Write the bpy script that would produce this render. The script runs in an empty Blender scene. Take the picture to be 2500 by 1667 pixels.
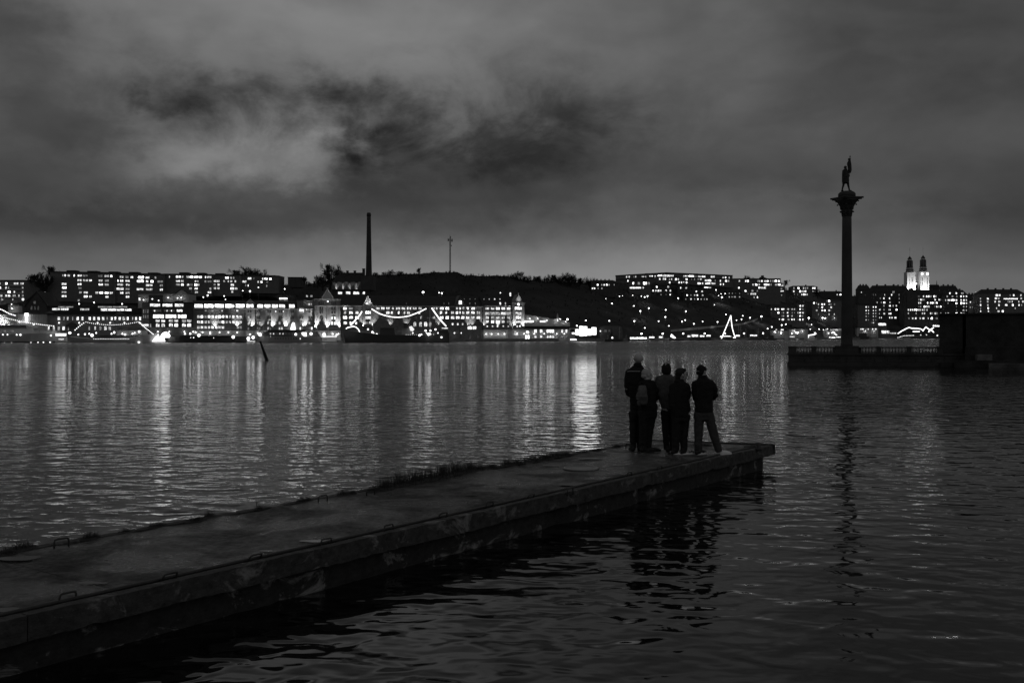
import bpy, bmesh, math, random
from mathutils import Vector, Matrix, noise as mnoise
R = math.radians
random.seed(11)
scene = bpy.context.scene
col = scene.collection

# ------------------------------------------------------------------ camera
F, CX, HOR, EYE = 2430.0, 1250.0, 822.0, 2.65      # focal length in photo pixels, centre column, horizon row, eye height
cam_d = bpy.data.cameras.new('camera')
cam = bpy.data.objects.new('camera', cam_d)
col.objects.link(cam)
cam.location = (0, 0, EYE)
cam.rotation_euler = (R(90), 0, 0)
cam_d.sensor_width = 36.0
cam_d.lens = 36.0 * F / 2500.0
cam_d.shift_y = -(833.5 - HOR) / 2500.0
cam_d.clip_start, cam_d.clip_end = 0.1, 9000
scene.camera = cam

# ------------------------------------------------------------------ sky: low night overcast lit by the city
SKY_GAIN = 1.0
world = bpy.data.worlds.new('World')
scene.world = world
world.use_nodes = True
def build_sky():
    nt = world.node_tree
    N, L = nt.nodes, nt.links
    N.clear()
    out = N.new('ShaderNodeOutputWorld')
    bg = N.new('ShaderNodeBackground')
    L.new(bg.outputs[0], out.inputs[0])
    tc = N.new('ShaderNodeTexCoord')
    sep = N.new('ShaderNodeSeparateXYZ'); L.new(tc.outputs['Generated'], sep.inputs[0])
    def m(op, a, b=None, clamp=False):
        n = N.new('ShaderNodeMath'); n.operation = op; n.use_clamp = clamp
        for i, v in enumerate((a, b)):
            if v is None: continue
            if isinstance(v, (int, float)): n.inputs[i].default_value = v
            else: L.new(v, n.inputs[i])
        return n.outputs[0]
    az = m('ARCTAN2', sep.outputs[0], sep.outputs[1])
    el = m('ARCSINE', sep.outputs[2])
    comb = N.new('ShaderNodeCombineXYZ'); L.new(az, comb.inputs[0]); L.new(el, comb.inputs[1])
    def noise(scale, sx, sy, detail, rough, off=0.0, dist=0.0):
        mp = N.new('ShaderNodeMapping'); L.new(comb.outputs[0], mp.inputs[0])
        mp.inputs['Scale'].default_value = (sx, sy, 1); mp.inputs['Location'].default_value = (off, off * .7, off * .3)
        n = N.new('ShaderNodeTexNoise'); L.new(mp.outputs[0], n.inputs['Vector'])
        n.inputs['Scale'].default_value = scale; n.inputs['Detail'].default_value = detail
        n.inputs['Roughness'].default_value = rough; n.inputs['Distortion'].default_value = dist
        return n
    # ragged cloud edges: bend the directions with noise before the cloud banks are laid out
    w1 = noise(9, 1, 1.6, 5, .62, 3.1); w2 = noise(24, 1, 1.4, 5, .62, 7.7)
    def vm(op, a, b):
        n = N.new('ShaderNodeVectorMath'); n.operation = op
        for i, v in enumerate((a, b)):
            if v is None: continue
            if isinstance(v, tuple): n.inputs[i].default_value = v
            else: L.new(v, n.inputs[i])
        return n
    d1 = vm('MULTIPLY', vm('SUBTRACT', w1.outputs['Color'], (.5, .5, .5)).outputs[0], (.14, .065, 0)).outputs[0]
    d2 = vm('MULTIPLY', vm('SUBTRACT', w2.outputs['Color'], (.5, .5, .5)).outputs[0], (.075, .045, 0)).outputs[0]
    pos = vm('ADD', vm('ADD', comb.outputs[0], d1).outputs[0], d2).outputs[0]
    ramp = N.new('ShaderNodeValToRGB')
    t = m('DIVIDE', el, R(45), True)
    L.new(t, ramp.inputs[0])
    stops = [(0, 122), (3.2, 120), (4.6, 104), (6.2, 88), (8.7, 83), (12, 92), (15, 100), (19, 99), (28, 92), (45, 86)]
    cr = ramp.color_ramp
    while len(cr.elements) < len(stops): cr.elements.new(.5)
    for e, (a, v) in zip(cr.elements, stops):
        e.position = a / 45; e.color = (v / 255, v / 255, v / 255, 1)
    total = ramp.outputs[0]
    bk = N.new('ShaderNodeSeparateColor'); L.new(total, bk.inputs[0]); total = bk.outputs[0]
    banks = [  # column, row, half width, half height (photo pixels at the place of the bank), brightness
        (1500, 670, 700, 100, 20), (0, 640, 330, 100, -16), (2500, 640, 420, 170, -24), (650, 40, 560, 150, 22),
        (2450, 0, 560, 260, -30), (0, 20, 150, 120, -26), (1250, 130, 420, 130, 8), (545, 385, 280, 85, 40),
        (770, 370, 100, 85, 30), (490, 222, 100, 36, -26), (352, 232, 45, 24, -20), (250, 355, 140, 50, -17),
        (925, 330, 90, 80, -28), (830, 222, 62, 40, -26), (1100, 390, 240, 60, -24), (1375, 300, 130, 110, -24),
        (900, 490, 560, 44, -17), (450, 545, 700, 40, -16), (1950, 500, 420, 60, 10), (0, 330, 220, 130, -8),
        (1650, 400, 160, 60, -8), (2000, 470, 90, 50, -10), (640, 215, 60, 25, -16), (1000, 250, 120, 30, -10)]
    for px, py, sx, sy, a in banks:
        baz = math.atan((px - CX) / F); bel = math.atan((HOR - py) / F * math.cos(baz))
        q = vm('MULTIPLY', vm('SUBTRACT', pos, (baz, bel, 0)).outputs[0], (F / sx, F / sy, 0))
        dt = N.new('ShaderNodeVectorMath'); dt.operation = 'DOT_PRODUCT'
        L.new(q.outputs[0], dt.inputs[0]); L.new(q.outputs[0], dt.inputs[1])
        g = m('MULTIPLY', m('POWER', math.e, m('MULTIPLY', dt.outputs['Value'], -1.0)), a / 255)
        total = m('ADD', total, g)
    # the torn dark bank across the upper left: broken by noise inside a wide soft outline
    def bank(px, py, sx, sy):
        baz = math.atan((px - CX) / F); bel = math.atan((HOR - py) / F * math.cos(baz))
        q = vm('MULTIPLY', vm('SUBTRACT', pos, (baz, bel, 0)).outputs[0], (F / sx, F / sy, 0))
        dt = N.new('ShaderNodeVectorMath'); dt.operation = 'DOT_PRODUCT'; L.new(q.outputs[0], dt.inputs[0]); L.new(q.outputs[0], dt.inputs[1])
        return m('POWER', math.e, m('MULTIPLY', dt.outputs['Value'], -1.0))
    torn = noise(10, 1, 1.5, 8, .62, 21.4, .4)
    tr = N.new('ShaderNodeMapRange'); tr.interpolation_type = 'SMOOTHSTEP'; L.new(torn.outputs['Fac'], tr.inputs[0])
    tr.inputs[1].default_value = .39; tr.inputs[2].default_value = .64; tr.inputs[3].default_value = .3; tr.inputs[4].default_value = -1.0
    total = m('ADD', total, m('MULTIPLY', m('MULTIPLY', tr.outputs[0], bank(880, 290, 640, 125)), .11))
    s1 = noise(6, 1, 2.2, 3, .5, 1.3, .4); s2 = noise(17, 1, 2.0, 3, .55, 5.3, .5)
    total = m('ADD', total, m('MULTIPLY', m('SUBTRACT', s1.outputs['Fac'], .5), .16))
    total = m('ADD', total, m('MULTIPLY', m('SUBTRACT', s2.outputs['Fac'], .5), .04))
    total = m('MAXIMUM', total, .1)
    lin = m('MULTIPLY', m('POWER', total, 2.25), SKY_GAIN)
    # the last of the twilight behind the clouds
    st = N.new('ShaderNodeTexSky'); st.sky_type = 'NISHITA'; st.sun_disc = False
    st.sun_elevation = R(-6); st.sun_rotation = R(200)
    bw = N.new('ShaderNodeRGBToBW'); L.new(st.outputs[0], bw.inputs[0])
    lin = m('ADD', lin, m('MULTIPLY', bw.outputs[0], .05))
    L.new(lin, bg.inputs['Color']); bg.inputs['Strength'].default_value = 1.0
build_sky()

rear_fill_d = bpy.data.lights.new('rear_fill', 'SUN')
rear_fill_d.energy = 0.06; rear_fill_d.angle = R(40)  # weak fill added from behind to lift shoes, heads and jetty face
rear_fill = bpy.data.objects.new('rear_fill', rear_fill_d); col.objects.link(rear_fill)
rear_fill.rotation_euler = (R(50), 0, R(20)); rear_fill.location = (0, -20, 60)

vs = scene.view_settings
vs.view_transform = 'Standard'; vs.look = 'None'; vs.exposure = 0.0; vs.gamma = 1.0; vs.use_curve_mapping = False
cy = scene.cycles
cy.use_denoising = True
cy.sample_clamp_indirect = 6.0
cy.max_bounces = 6; cy.diffuse_bounces = 2; cy.glossy_bounces = 3; cy.transmission_bounces = 3
cy.caustics_reflective = False; cy.caustics_refractive = False

# ------------------------------------------------------------------ helpers
def pt(px, py, Y): return Vector(((px - CX) / F * Y, Y, EYE + (HOR - py) / F * Y))
def on_plane(px, py, z):
    Y = F * (EYE - z) / (py - HOR)
    return Vector(((px - CX) / F * Y, Y, z))
def lerp_tab(tab, x):
    if x <= tab[0][0]: return tab[0][1]
    for (a, va), (b, vb) in zip(tab, tab[1:]):
        if x <= b: return va + (vb - va) * (x - a) / (b - a)
    return tab[-1][1]

class MB:
    def __init__(s): s.v = []; s.f = []; s.m = []; s.sm = []
    def add(s, vs, fs, mat=0, smooth=False):
        o = len(s.v); s.v += [tuple(v) for v in vs]
        for f in fs: s.f.append(tuple(i + o for i in f)); s.m.append(mat); s.sm.append(smooth)
    def box(s, x0, x1, y0, y1, z0, z1, mat=0):
        s.add([(x0,y0,z0),(x1,y0,z0),(x1,y1,z0),(x0,y1,z0),(x0,y0,z1),(x1,y0,z1),(x1,y1,z1),(x0,y1,z1)],
              [(0,3,2,1),(4,5,6,7),(0,1,5,4),(1,2,6,5),(2,3,7,6),(3,0,4,7)], mat)
    def prism_xz(s, poly, y0, y1, mat=0):          # polygon in x,z (counter-clockwise seen from -y), pushed along y
        n = len(poly)
        s.add([(x, y0, z) for x, z in poly] + [(x, y1, z) for x, z in poly],
              [tuple(range(n)), tuple(range(2*n-1, n-1, -1))] + [(i, i+n, (i+1) % n + n, (i+1) % n) for i in range(n)], mat)
    def prism_xy(s, poly, z0, z1, mat=0):
        n = len(poly)
        s.add([(x, y, z0) for x, y in poly] + [(x, y, z1) for x, y in poly],
              [tuple(range(n-1, -1, -1)), tuple(range(n, 2*n))] + [(i, (i+1) % n, (i+1) % n + n, i+n) for i in range(n)], mat)
    def tube(s, pts, rad, n=8, mat=0, caps=True, smooth=True):
        pts = [Vector(p) for p in pts]
        if not isinstance(rad, (list, tuple)): rad = [rad] * len(pts)
        o = len(s.v); vs = []; up = None
        for i, p in enumerate(pts):
            d = (pts[min(i+1, len(pts)-1)] - pts[max(i-1, 0)]).normalized()
            if up is None:
                up = Vector((0,0,1)) if abs(d.z) < .9 else Vector((1,0,0))
            a = d.cross(up)
            if a.length < 1e-4: a = d.cross(Vector((1,.3,0)))
            a.normalize(); b = d.cross(a).normalized(); up = -b
            for k in range(n):
                t = 2*math.pi*k/n
                vs.append(p + (a*math.cos(t) + b*math.sin(t)) * rad[i])
        fs = [(i*n+k, i*n+(k+1) % n, (i+1)*n+(k+1) % n, (i+1)*n+k) for i in range(len(pts)-1) for k in range(n)]
        if caps: fs += [tuple(range(n-1, -1, -1)), tuple(range((len(pts)-1)*n, len(pts)*n))]
        s.add(vs, fs, mat, smooth)
    def lathe(s, prof, n=16, c=(0,0,0), mat=0, smooth=True):       # prof: (radius, z)
        vs = []
        for r, z in prof:
            for k in range(n):
                t = 2*math.pi*k/n; vs.append((c[0]+r*math.cos(t), c[1]+r*math.sin(t), c[2]+z))
        fs = [(i*n+k, i*n+(k+1) % n, (i+1)*n+(k+1) % n, (i+1)*n+k) for i in range(len(prof)-1) for k in range(n)]
        fs += [tuple(range(n-1, -1, -1)), tuple(range((len(prof)-1)*n, len(prof)*n))]
        s.add(vs, fs, mat, smooth)
    def loft(s, secs, n=20, mat=0, smooth=True, sq=1.0):                   # secs: (cx, cy, z, rx, ry)
        vs = []
        for cx_, cy_, z, rx, ry in secs:
            for k in range(n):
                t = 2*math.pi*k/n; c, sn = math.cos(t), math.sin(t)
                c = math.copysign(abs(c)**sq, c); sn = math.copysign(abs(sn)**sq, sn)
                vs.append((cx_ + rx*c, cy_ + ry*sn, z))
        fs = [(i*n+k, i*n+(k+1) % n, (i+1)*n+(k+1) % n, (i+1)*n+k) for i in range(len(secs)-1) for k in range(n)]
        fs += [tuple(range(n-1, -1, -1)), tuple(range((len(secs)-1)*n, len(secs)*n))]
        s.add(vs, fs, mat, smooth)
    def ball(s, c, r, n=12, mat=0, rot=None):
        rx, ry, rz = r if isinstance(r, (tuple, list)) else (r, r, r)
        c = Vector(c); vs = []; rows = n // 2
        for i in range(rows + 1):
            ph = math.pi * (i + .0) / rows
            if i == 0: ph = .06
            if i == rows: ph = math.pi - .06
            for k in range(n):
                t = 2*math.pi*k/n
                v = Vector((rx*math.sin(ph)*math.cos(t), ry*math.sin(ph)*math.sin(t), -rz*math.cos(ph)))
                if rot is not None: v = rot @ v
                vs.append(c + v)
        fs = [(i*n+k, i*n+(k+1) % n, (i+1)*n+(k+1) % n, (i+1)*n+k) for i in range(rows) for k in range(n)]
        fs += [tuple(range(n-1, -1, -1)), tuple(range(rows*n, (rows+1)*n))]
        s.add(vs, fs, mat, True)
    def mesh(s, name, mats):
        me = bpy.data.meshes.new(name); me.from_pydata(s.v, [], s.f)
        for mt in mats if isinstance(mats, (list, tuple)) else [mats]: me.materials.append(mt)
        me.polygons.foreach_set('material_index', s.m); me.polygons.foreach_set('use_smooth', s.sm)
        me.update(); return me
    def build(s, name, mats, parent=None, loc=(0,0,0)):
        return link(name, s.mesh(name, mats), parent, loc)

def link(name, me, parent=None, loc=(0,0,0), scale=None, rz=None):
    o = bpy.data.objects.new(name, me); col.objects.link(o)
    o.location = loc
    if scale is not None: o.scale = scale
    if rz is not None: o.rotation_euler = (0, 0, rz)
    if parent is not None: o.parent = parent
    return o
def tag(o, label=None, cat=None, group=None, kind=None):
    if label: o['label'] = label
    if cat: o['category'] = cat
    if group: o['group'] = group
    if kind: o['kind'] = kind
    return o
def thing(name, label, cat, loc=(0,0,0), rz=0.0, group=None):
    o = bpy.data.objects.new(name, None); col.objects.link(o)
    o.location = loc; o.rotation_euler = (0, 0, rz); o.empty_display_size = .3
    return tag(o, label, cat, group)
ORD = 'first second third fourth fifth sixth seventh eighth ninth tenth eleventh twelfth thirteenth fourteenth fifteenth sixteenth seventeenth eighteenth nineteenth twentieth'.split()
ORD += ['twenty-' + w for w in ORD[:9]] + ['thirtieth'] + ['thirty-' + w for w in ORD[:9]] + ['fortieth']

# ------------------------------------------------------------------ materials (all neutral greys: the photograph is black and white)
MATS = {}
def mat(name, base=.2, rough=.8, var=0.0, vscale=1.0, bump=0.0, bscale=20.0, spec=.3, metal=0.0, stretch=(1,1,1)):
    if name in MATS: return MATS[name]
    mt = bpy.data.materials.new(name); mt.use_nodes = True
    nt = mt.node_tree; N, L = nt.nodes, nt.links
    b = N['Principled BSDF']
    b.inputs['Base Color'].default_value = (base, base, base, 1); b.inputs['Roughness'].default_value = rough
    b.inputs['Specular IOR Level'].default_value = spec; b.inputs['Metallic'].default_value = metal
    if var or bump:
        g = N.new('ShaderNodeTexCoord'); mp = N.new('ShaderNodeMapping'); L.new(g.outputs['Object'], mp.inputs[0])
        mp.inputs['Scale'].default_value = stretch
    if var:
        n = N.new('ShaderNodeTexNoise'); L.new(mp.outputs[0], n.inputs['Vector'])
        n.inputs['Scale'].default_value = vscale; n.inputs['Detail'].default_value = 6; n.inputs['Roughness'].default_value = .65
        r = N.new('ShaderNodeMapRange'); L.new(n.outputs['Fac'], r.inputs[0])
        r.inputs[1].default_value = .3; r.inputs[2].default_value = .7
        r.inputs[3].default_value = base * (1 - var); r.inputs[4].default_value = base * (1 + var)
        L.new(r.outputs[0], b.inputs['Base Color'])
    if bump:
        n = N.new('ShaderNodeTexNoise'); L.new(mp.outputs[0], n.inputs['Vector'])
        n.inputs['Scale'].default_value = bscale; n.inputs['Detail'].default_value = 5
        bp = N.new('ShaderNodeBump'); bp.inputs['Strength'].default_value = 1; bp.inputs['Distance'].default_value = bump
        L.new(n.outputs['Fac'], bp.inputs['Height']); L.new(bp.outputs[0], b.inputs['Normal'])
    MATS[name] = mt
    return mt
def emit(name, strength, sample=False):
    if name in MATS: return MATS[name]
    mt = bpy.data.materials.new(name); mt.use_nodes = True
    b = mt.node_tree.nodes['Principled BSDF']
    b.inputs['Base Color'].default_value = (.5, .5, .5, 1)
    b.inputs['Emission Color'].default_value = (1, 1, 1, 1); b.inputs['Emission Strength'].default_value = strength
    if not sample: mt.cycles.emission_sampling = 'NONE'
    MATS[name] = mt
    return mt
WIN_GAIN = 1.7
def window_mat():
    mt = bpy.data.materials.new('window_pane'); mt.use_nodes = True
    nt = mt.node_tree; N, L = nt.nodes, nt.links; b = N['Principled BSDF']
    b.inputs['Base Color'].default_value = (.03, .03, .03, 1); b.inputs['Roughness'].default_value = .15
    oi = N.new('ShaderNodeObjectInfo')
    tc = N.new('ShaderNodeTexCoord')
    ad = N.new('ShaderNodeVectorMath'); ad.operation = 'ADD'; L.new(tc.outputs['Object'], ad.inputs[0]); L.new(oi.outputs['Location'], ad.inputs[1])
    n = N.new('ShaderNodeTexNoise'); L.new(ad.outputs[0], n.inputs['Vector']); n.inputs['Scale'].default_value = 3.0; n.inputs['Detail'].default_value = 2
    r = N.new('ShaderNodeMapRange'); L.new(n.outputs['Fac'], r.inputs[0]); r.inputs[1].default_value = .35; r.inputs[2].default_value = .65
    r.inputs[3].default_value = .15 * WIN_GAIN; r.inputs[4].default_value = 1.5 * WIN_GAIN     # noise in the glow imitates lit rooms and curtains
    L.new(oi.outputs['Color'], b.inputs['Emission Color']); L.new(r.outputs[0], b.inputs['Emission Strength'])
    mt.cycles.emission_sampling = 'NONE'
    return mt
M_PANE = window_mat()
M_FRAME = mat('window_frame_paint', .12, .6)
M_DARKMETAL = mat('dark_metal', .05, .5)
M_CABLE = mat('cable_rubber', .03, .7)
M_BULB = emit('bulb_glow', 2.4)
M_LAMP = emit('lamp_glow', 6.0, True)
M_LAMP_DIM = emit('lamp_glow_dim', 2.6, True)
M_GLOWCLOTH = emit('glowing_cloth', 2.0, True)  # cloth emits by itself, standing in for light inside or on it
# ================================================================== THE SETTING
# ------------------------------------------------------------------ water
def water_material():
    mt = bpy.data.materials.new('harbour_water'); mt.use_nodes = True
    nt = mt.node_tree; N, L = nt.nodes, nt.links; b = N['Principled BSDF']
    b.inputs['Base Color'].default_value = (.006, .006, .006, 1); b.inputs['Roughness'].default_value = WATER_ROUGH
    b.inputs['IOR'].default_value = 1.33
    tc = N.new('ShaderNodeTexCoord'); P = tc.outputs['Object']
    def m(op, a, c=None, clamp=False):
        n = N.new('ShaderNodeMath'); n.operation = op; n.use_clamp = clamp
        for i, v in enumerate((a, c)):
            if v is None: continue
            if isinstance(v, (int, float)): n.inputs[i].default_value = v
            else: L.new(v, n.inputs[i])
        return n.outputs[0]
    def layer(scale, sx, rot, detail, off, dist=.0, rough=.5):
        mp = N.new('ShaderNodeMapping'); L.new(P, mp.inputs[0])
        mp.vector_type = 'TEXTURE'
        mp.inputs['Rotation'].default_value = (0, 0, R(rot)); mp.inputs['Scale'].default_value = (1/sx, 1, 1)
        mp.inputs['Location'].default_value = (off, off, 0)
        n = N.new('ShaderNodeTexNoise'); n.noise_dimensions = '2D'; L.new(mp.outputs[0], n.inputs['Vector'])
        n.inputs['Scale'].default_value = scale; n.inputs['Detail'].default_value = detail; n.inputs['Distortion'].default_value = dist
        n.inputs['Roughness'].default_value = rough
        return m('SUBTRACT', n.outputs['Fac'], .5)
    h = None
    for scale, sx, rot, det, amp, off in WAVES:
        v = m('MULTIPLY', layer(scale, sx, rot, det, off, .3), amp)
        h = v if h is None else m('ADD', h, v)
    # gusts: stretched patches where the wind roughens the water more or less
    patch = layer(.034, .3, 4, 4, 31)
    gust = N.new('ShaderNodeMapRange'); L.new(patch, gust.inputs[0])
    gust.inputs[1].default_value = -.16; gust.inputs[2].default_value = .16; gust.inputs[3].default_value = .4; gust.inputs[4].default_value = 1.65
    # lee of the jetty: the wind comes over the open water, so its near side is calmer
    sp = N.new('ShaderNodeSeparateXYZ'); L.new(P, sp.inputs[0])
    side = m('ADD', m('ADD', m('MULTIPLY', sp.outputs[0], .804), m('MULTIPLY', sp.outputs[1], -.594)), 7.73)
    lee = N.new('ShaderNodeMapRange'); lee.interpolation_type = 'SMOOTHSTEP'; L.new(side, lee.inputs[0])
    lee.inputs[1].default_value = -6.0; lee.inputs[2].default_value = 4.0; lee.inputs[3].default_value = 1.0; lee.inputs[4].default_value = LEE
    # a slick of calmer water lies across the bay, with rippled water on both sides
    wob = m('ADD', sp.outputs[1], m('MULTIPLY', layer(.01, .5, 0, 2, 77), 50))
    s1 = N.new('ShaderNodeMapRange'); s1.interpolation_type = 'SMOOTHSTEP'; L.new(wob, s1.inputs[0])
    s1.inputs[1].default_value = 66; s1.inputs[2].default_value = 86; s1.inputs[3].default_value = 1.0; s1.inputs[4].default_value = SLICK
    s2 = N.new('ShaderNodeMapRange'); s2.interpolation_type = 'SMOOTHSTEP'; L.new(wob, s2.inputs[0])
    s2.inputs[1].default_value = 120; s2.inputs[2].default_value = 170; s2.inputs[3].default_value = 1.0; s2.inputs[4].default_value = FARW / SLICK
    slick = m('MULTIPLY', s1.outputs[0], s2.outputs[0])
    h = m('MULTIPLY', m('MULTIPLY', m('MULTIPLY', h, gust.outputs[0]), lee.outputs[0]), slick)
    # ripples too small to be told apart far off act as a duller gloss
    rr = N.new('ShaderNodeMapRange'); rr.interpolation_type = 'SMOOTHSTEP'; L.new(wob, rr.inputs[0])
    rr.inputs[1].default_value = 70; rr.inputs[2].default_value = 220; rr.inputs[3].default_value = WATER_ROUGH; rr.inputs[4].default_value = FAR_ROUGH
    L.new(rr.outputs[0], b.inputs['Roughness'])
    bp = N.new('ShaderNodeBump'); bp.inputs['Strength'].default_value = 1.0; bp.inputs['Distance'].default_value = 1.0
    L.new(h, bp.inputs['Height']); L.new(bp.outputs[0], b.inputs['Normal'])
    return mt
SLICK, FARW, FAR_ROUGH = .8, 2.6, .24
WATER_ROUGH, LEE = .05, .42
WAVES = [(.35, .55, 8, 2, .065, 3), (1.8, .62, -16, 1, .072, 17), (3.5, .75, 7, 1, .028, 41), (7.0, .8, -20, 0, .0045, 63)]
w = MB(); w.add([(-3500, -600, 0), (3500, -600, 0), (3500, 3600, 0), (-3500, 3600, 0)], [(0, 1, 2, 3)])
tag(w.build('water', water_material()), kind='structure')

# ------------------------------------------------------------------ far shore: quay line and hillside
SHORE = [(-900, 470), (0, 480), (700, 505), (1100, 530), (1300, 545), (1450, 590), (1600, 660), (1900, 830), (2200, 1250), (2500, 1480), (3400, 1700)]
RIDGE_D = [(-900, 690), (700, 700), (1100, 730), (1350, 800), (1600, 980), (1900, 1200), (2100, 1500), (2300, 1750), (3400, 2000)]
RIDGE_Y = [(-900, 700), (0, 715), (90, 690), (150, 684), (400, 688), (600, 690), (700, 696), (745, 694), (775, 690), (800, 682), (850, 672), (890, 672), (960, 670),
           (1000, 669), (1030, 667), (1070, 664), (1110, 664), (1122, 667), (1132, 671), (1160, 674), (1200, 673), (1240, 674), (1262, 678), (1280, 683),
           (1320, 686), (1360, 688), (1420, 690), (1460, 690), (1520, 692), (1600, 688), (1800, 696), (1900, 706), (1990, 718), (2050, 724), (2100, 722), (2300, 738), (2500, 742), (3400, 742)]
def shore(px): return lerp_tab(SHORE, px)
def ridge(px): return lerp_tab(RIDGE_D, px), EYE + (HOR - lerp_tab(RIDGE_Y, px)) / F * lerp_tab(RIDGE_D, px)
QUAY_Z = 1.6
def terrain(px, Y):
    ys = shore(px); yr, zr = ridge(px)
    flat = ys + lerp_tab([(0, 70), (1200, 60), (1350, 30), (1500, 26), (2300, 60)], px)
    if Y <= flat: return QUAY_Z - .06
    if Y >= yr: return zr - (Y - yr) * .06
    t = (Y - flat) / (yr - flat)
    n = mnoise.noise(Vector(((px - CX) / F * Y * .02, Y * .02, 0))) * 3.0 * min(1, 4*t*(1-t))
    return QUAY_Z - .06 + (zr - QUAY_Z) * (t**.85 * (1.0 - .12*math.sin(math.pi*t))) + n
def ground_hit(px, py, lift=0.0):
    """Where the line of sight through a pixel meets the hillside, the target standing `lift` metres above the ground."""
    ys, (yr, zr) = shore(px), ridge(px)
    n = 160
    for i in range(n + 1):
        Y = ys + 3 + (yr - 4 - ys - 3) * i / n
        if EYE + (HOR - py) / F * Y - terrain(px, Y) <= lift: return Y
    return yr - 4
M_HILL = mat('hillside_scrub', .024, .95, .6, .05, .0)
cols = list(range(-900, 3420, 18)); rows = 46
tv, tf = [], []
for px in cols:
    ys, (yr, _z) = shore(px), ridge(px)
    for j in range(rows):
        s = j / (rows - 1)
        Y = ys + 6 + (yr + 160 - ys - 6) * s
        if abs(Y - yr) < (yr + 160 - ys) / rows * .5: Y = yr
        z = terrain(px, Y)
        if s > .1: z += mnoise.noise(Vector((px * .05, Y * .05, 2))) * 1.0
        tv.append(((px - CX) / F * Y, Y, z))
for i in range(len(cols) - 1):
    for j in range(rows - 1):
        a = i*rows + j; tf.append((a, a + rows, a + rows + 1, a + 1))
me = bpy.data.meshes.new('hillside'); me.from_pydata(tv, [], tf); me.materials.append(M_HILL)
me.polygons.foreach_set('use_smooth', [True] * len(tf))
tag(link('hillside_terrain', me), kind='structure')

M_QUAY = mat('quay_stone', .22, .85, .35, .6)
q = MB(); pts_ = [((px - CX) / F * shore(px), shore(px)) for px in range(-900, 3420, 45)]
vs_, fs_ = [], []
for x, y in pts_:
    k = (y + 34) / y
    vs_ += [(x, y, -3), (x, y, QUAY_Z), (x, y + 1.2, QUAY_Z + .004), (x * k, y + 34, QUAY_Z + .02)]
for i in range(len(pts_) - 1):
    for j in range(3):
        a = i*4 + j; fs_.append((a, a + 4, a + 5, a + 1))
q.add(vs_, fs_)
tag(q.build('quay_pavement', M_QUAY), kind='structure')

# ------------------------------------------------------------------ the jetty
DECK = .45
JD = Vector((.594, .804, 0)); JN = Vector((.804, -.594, 0))           # along it towards the end, across it towards the near side
JR = Vector((-3.945, 7.67, 0)); JW = 2.46
def jp(along, across, z=0.0): p = JR + JD*along - JN*across; return Vector((p.x, p.y, z))
def deck_material():
    mt = bpy.data.materials.new('wet_concrete_deck'); mt.use_nodes = True
    nt = mt.node_tree; N, L = nt.nodes, nt.links; b = N['Principled BSDF']
    tc = N.new('ShaderNodeTexCoord')
    def noise(s, d, r=.6, st=(1, 1, 1), dist=0.0):
        mp = N.new('ShaderNodeMapping'); L.new(tc.outputs['Object'], mp.inputs[0]); mp.inputs['Scale'].default_value = st
        n = N.new('ShaderNodeTexNoise'); L.new(mp.outputs[0], n.inputs['Vector']); n.inputs['Scale'].default_value = s
        n.inputs['Detail'].default_value = d; n.inputs['Roughness'].default_value = r; n.inputs['Distortion'].default_value = dist; return n.outputs['Fac']
    def rng(v, a, c, d, e):
        r = N.new('ShaderNodeMapRange'); L.new(v, r.inputs[0])
        for i, x in enumerate((a, c, d, e)): r.inputs[i+1].default_value = x
        return r.outputs[0]
    n1 = noise(1.1, 8, .68, dist=.4); n2 = noise(14, 6, .7); n3 = noise(45, 4, .7)
    mx = N.new('ShaderNodeMath'); mx.operation = 'MULTIPLY'
    L.new(rng(n1, .34, .66, .012, .13), mx.inputs[0]); L.new(rng(n2, .34, .66, .25, 1.8), mx.inputs[1])
    L.new(mx.outputs[0], b.inputs['Base Color'])
    L.new(rng(noise(.9, 5, .6, dist=.5), .44, .58, .24, .8), b.inputs['Roughness'])
    b.inputs['Specular IOR Level'].default_value = .4
    ad = N.new('ShaderNodeMath'); ad.operation = 'ADD'; L.new(rng(n2, 0, 1, 0, .02), ad.inputs[0]); L.new(rng(n3, 0, 1, 0, .010), ad.inputs[1])
    bp = N.new('ShaderNodeBump'); bp.inputs['Distance'].default_value = 1; L.new(ad.outputs[0], bp.inputs['Height']); L.new(bp.outputs[0], b.inputs['Normal'])
    return mt
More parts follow.
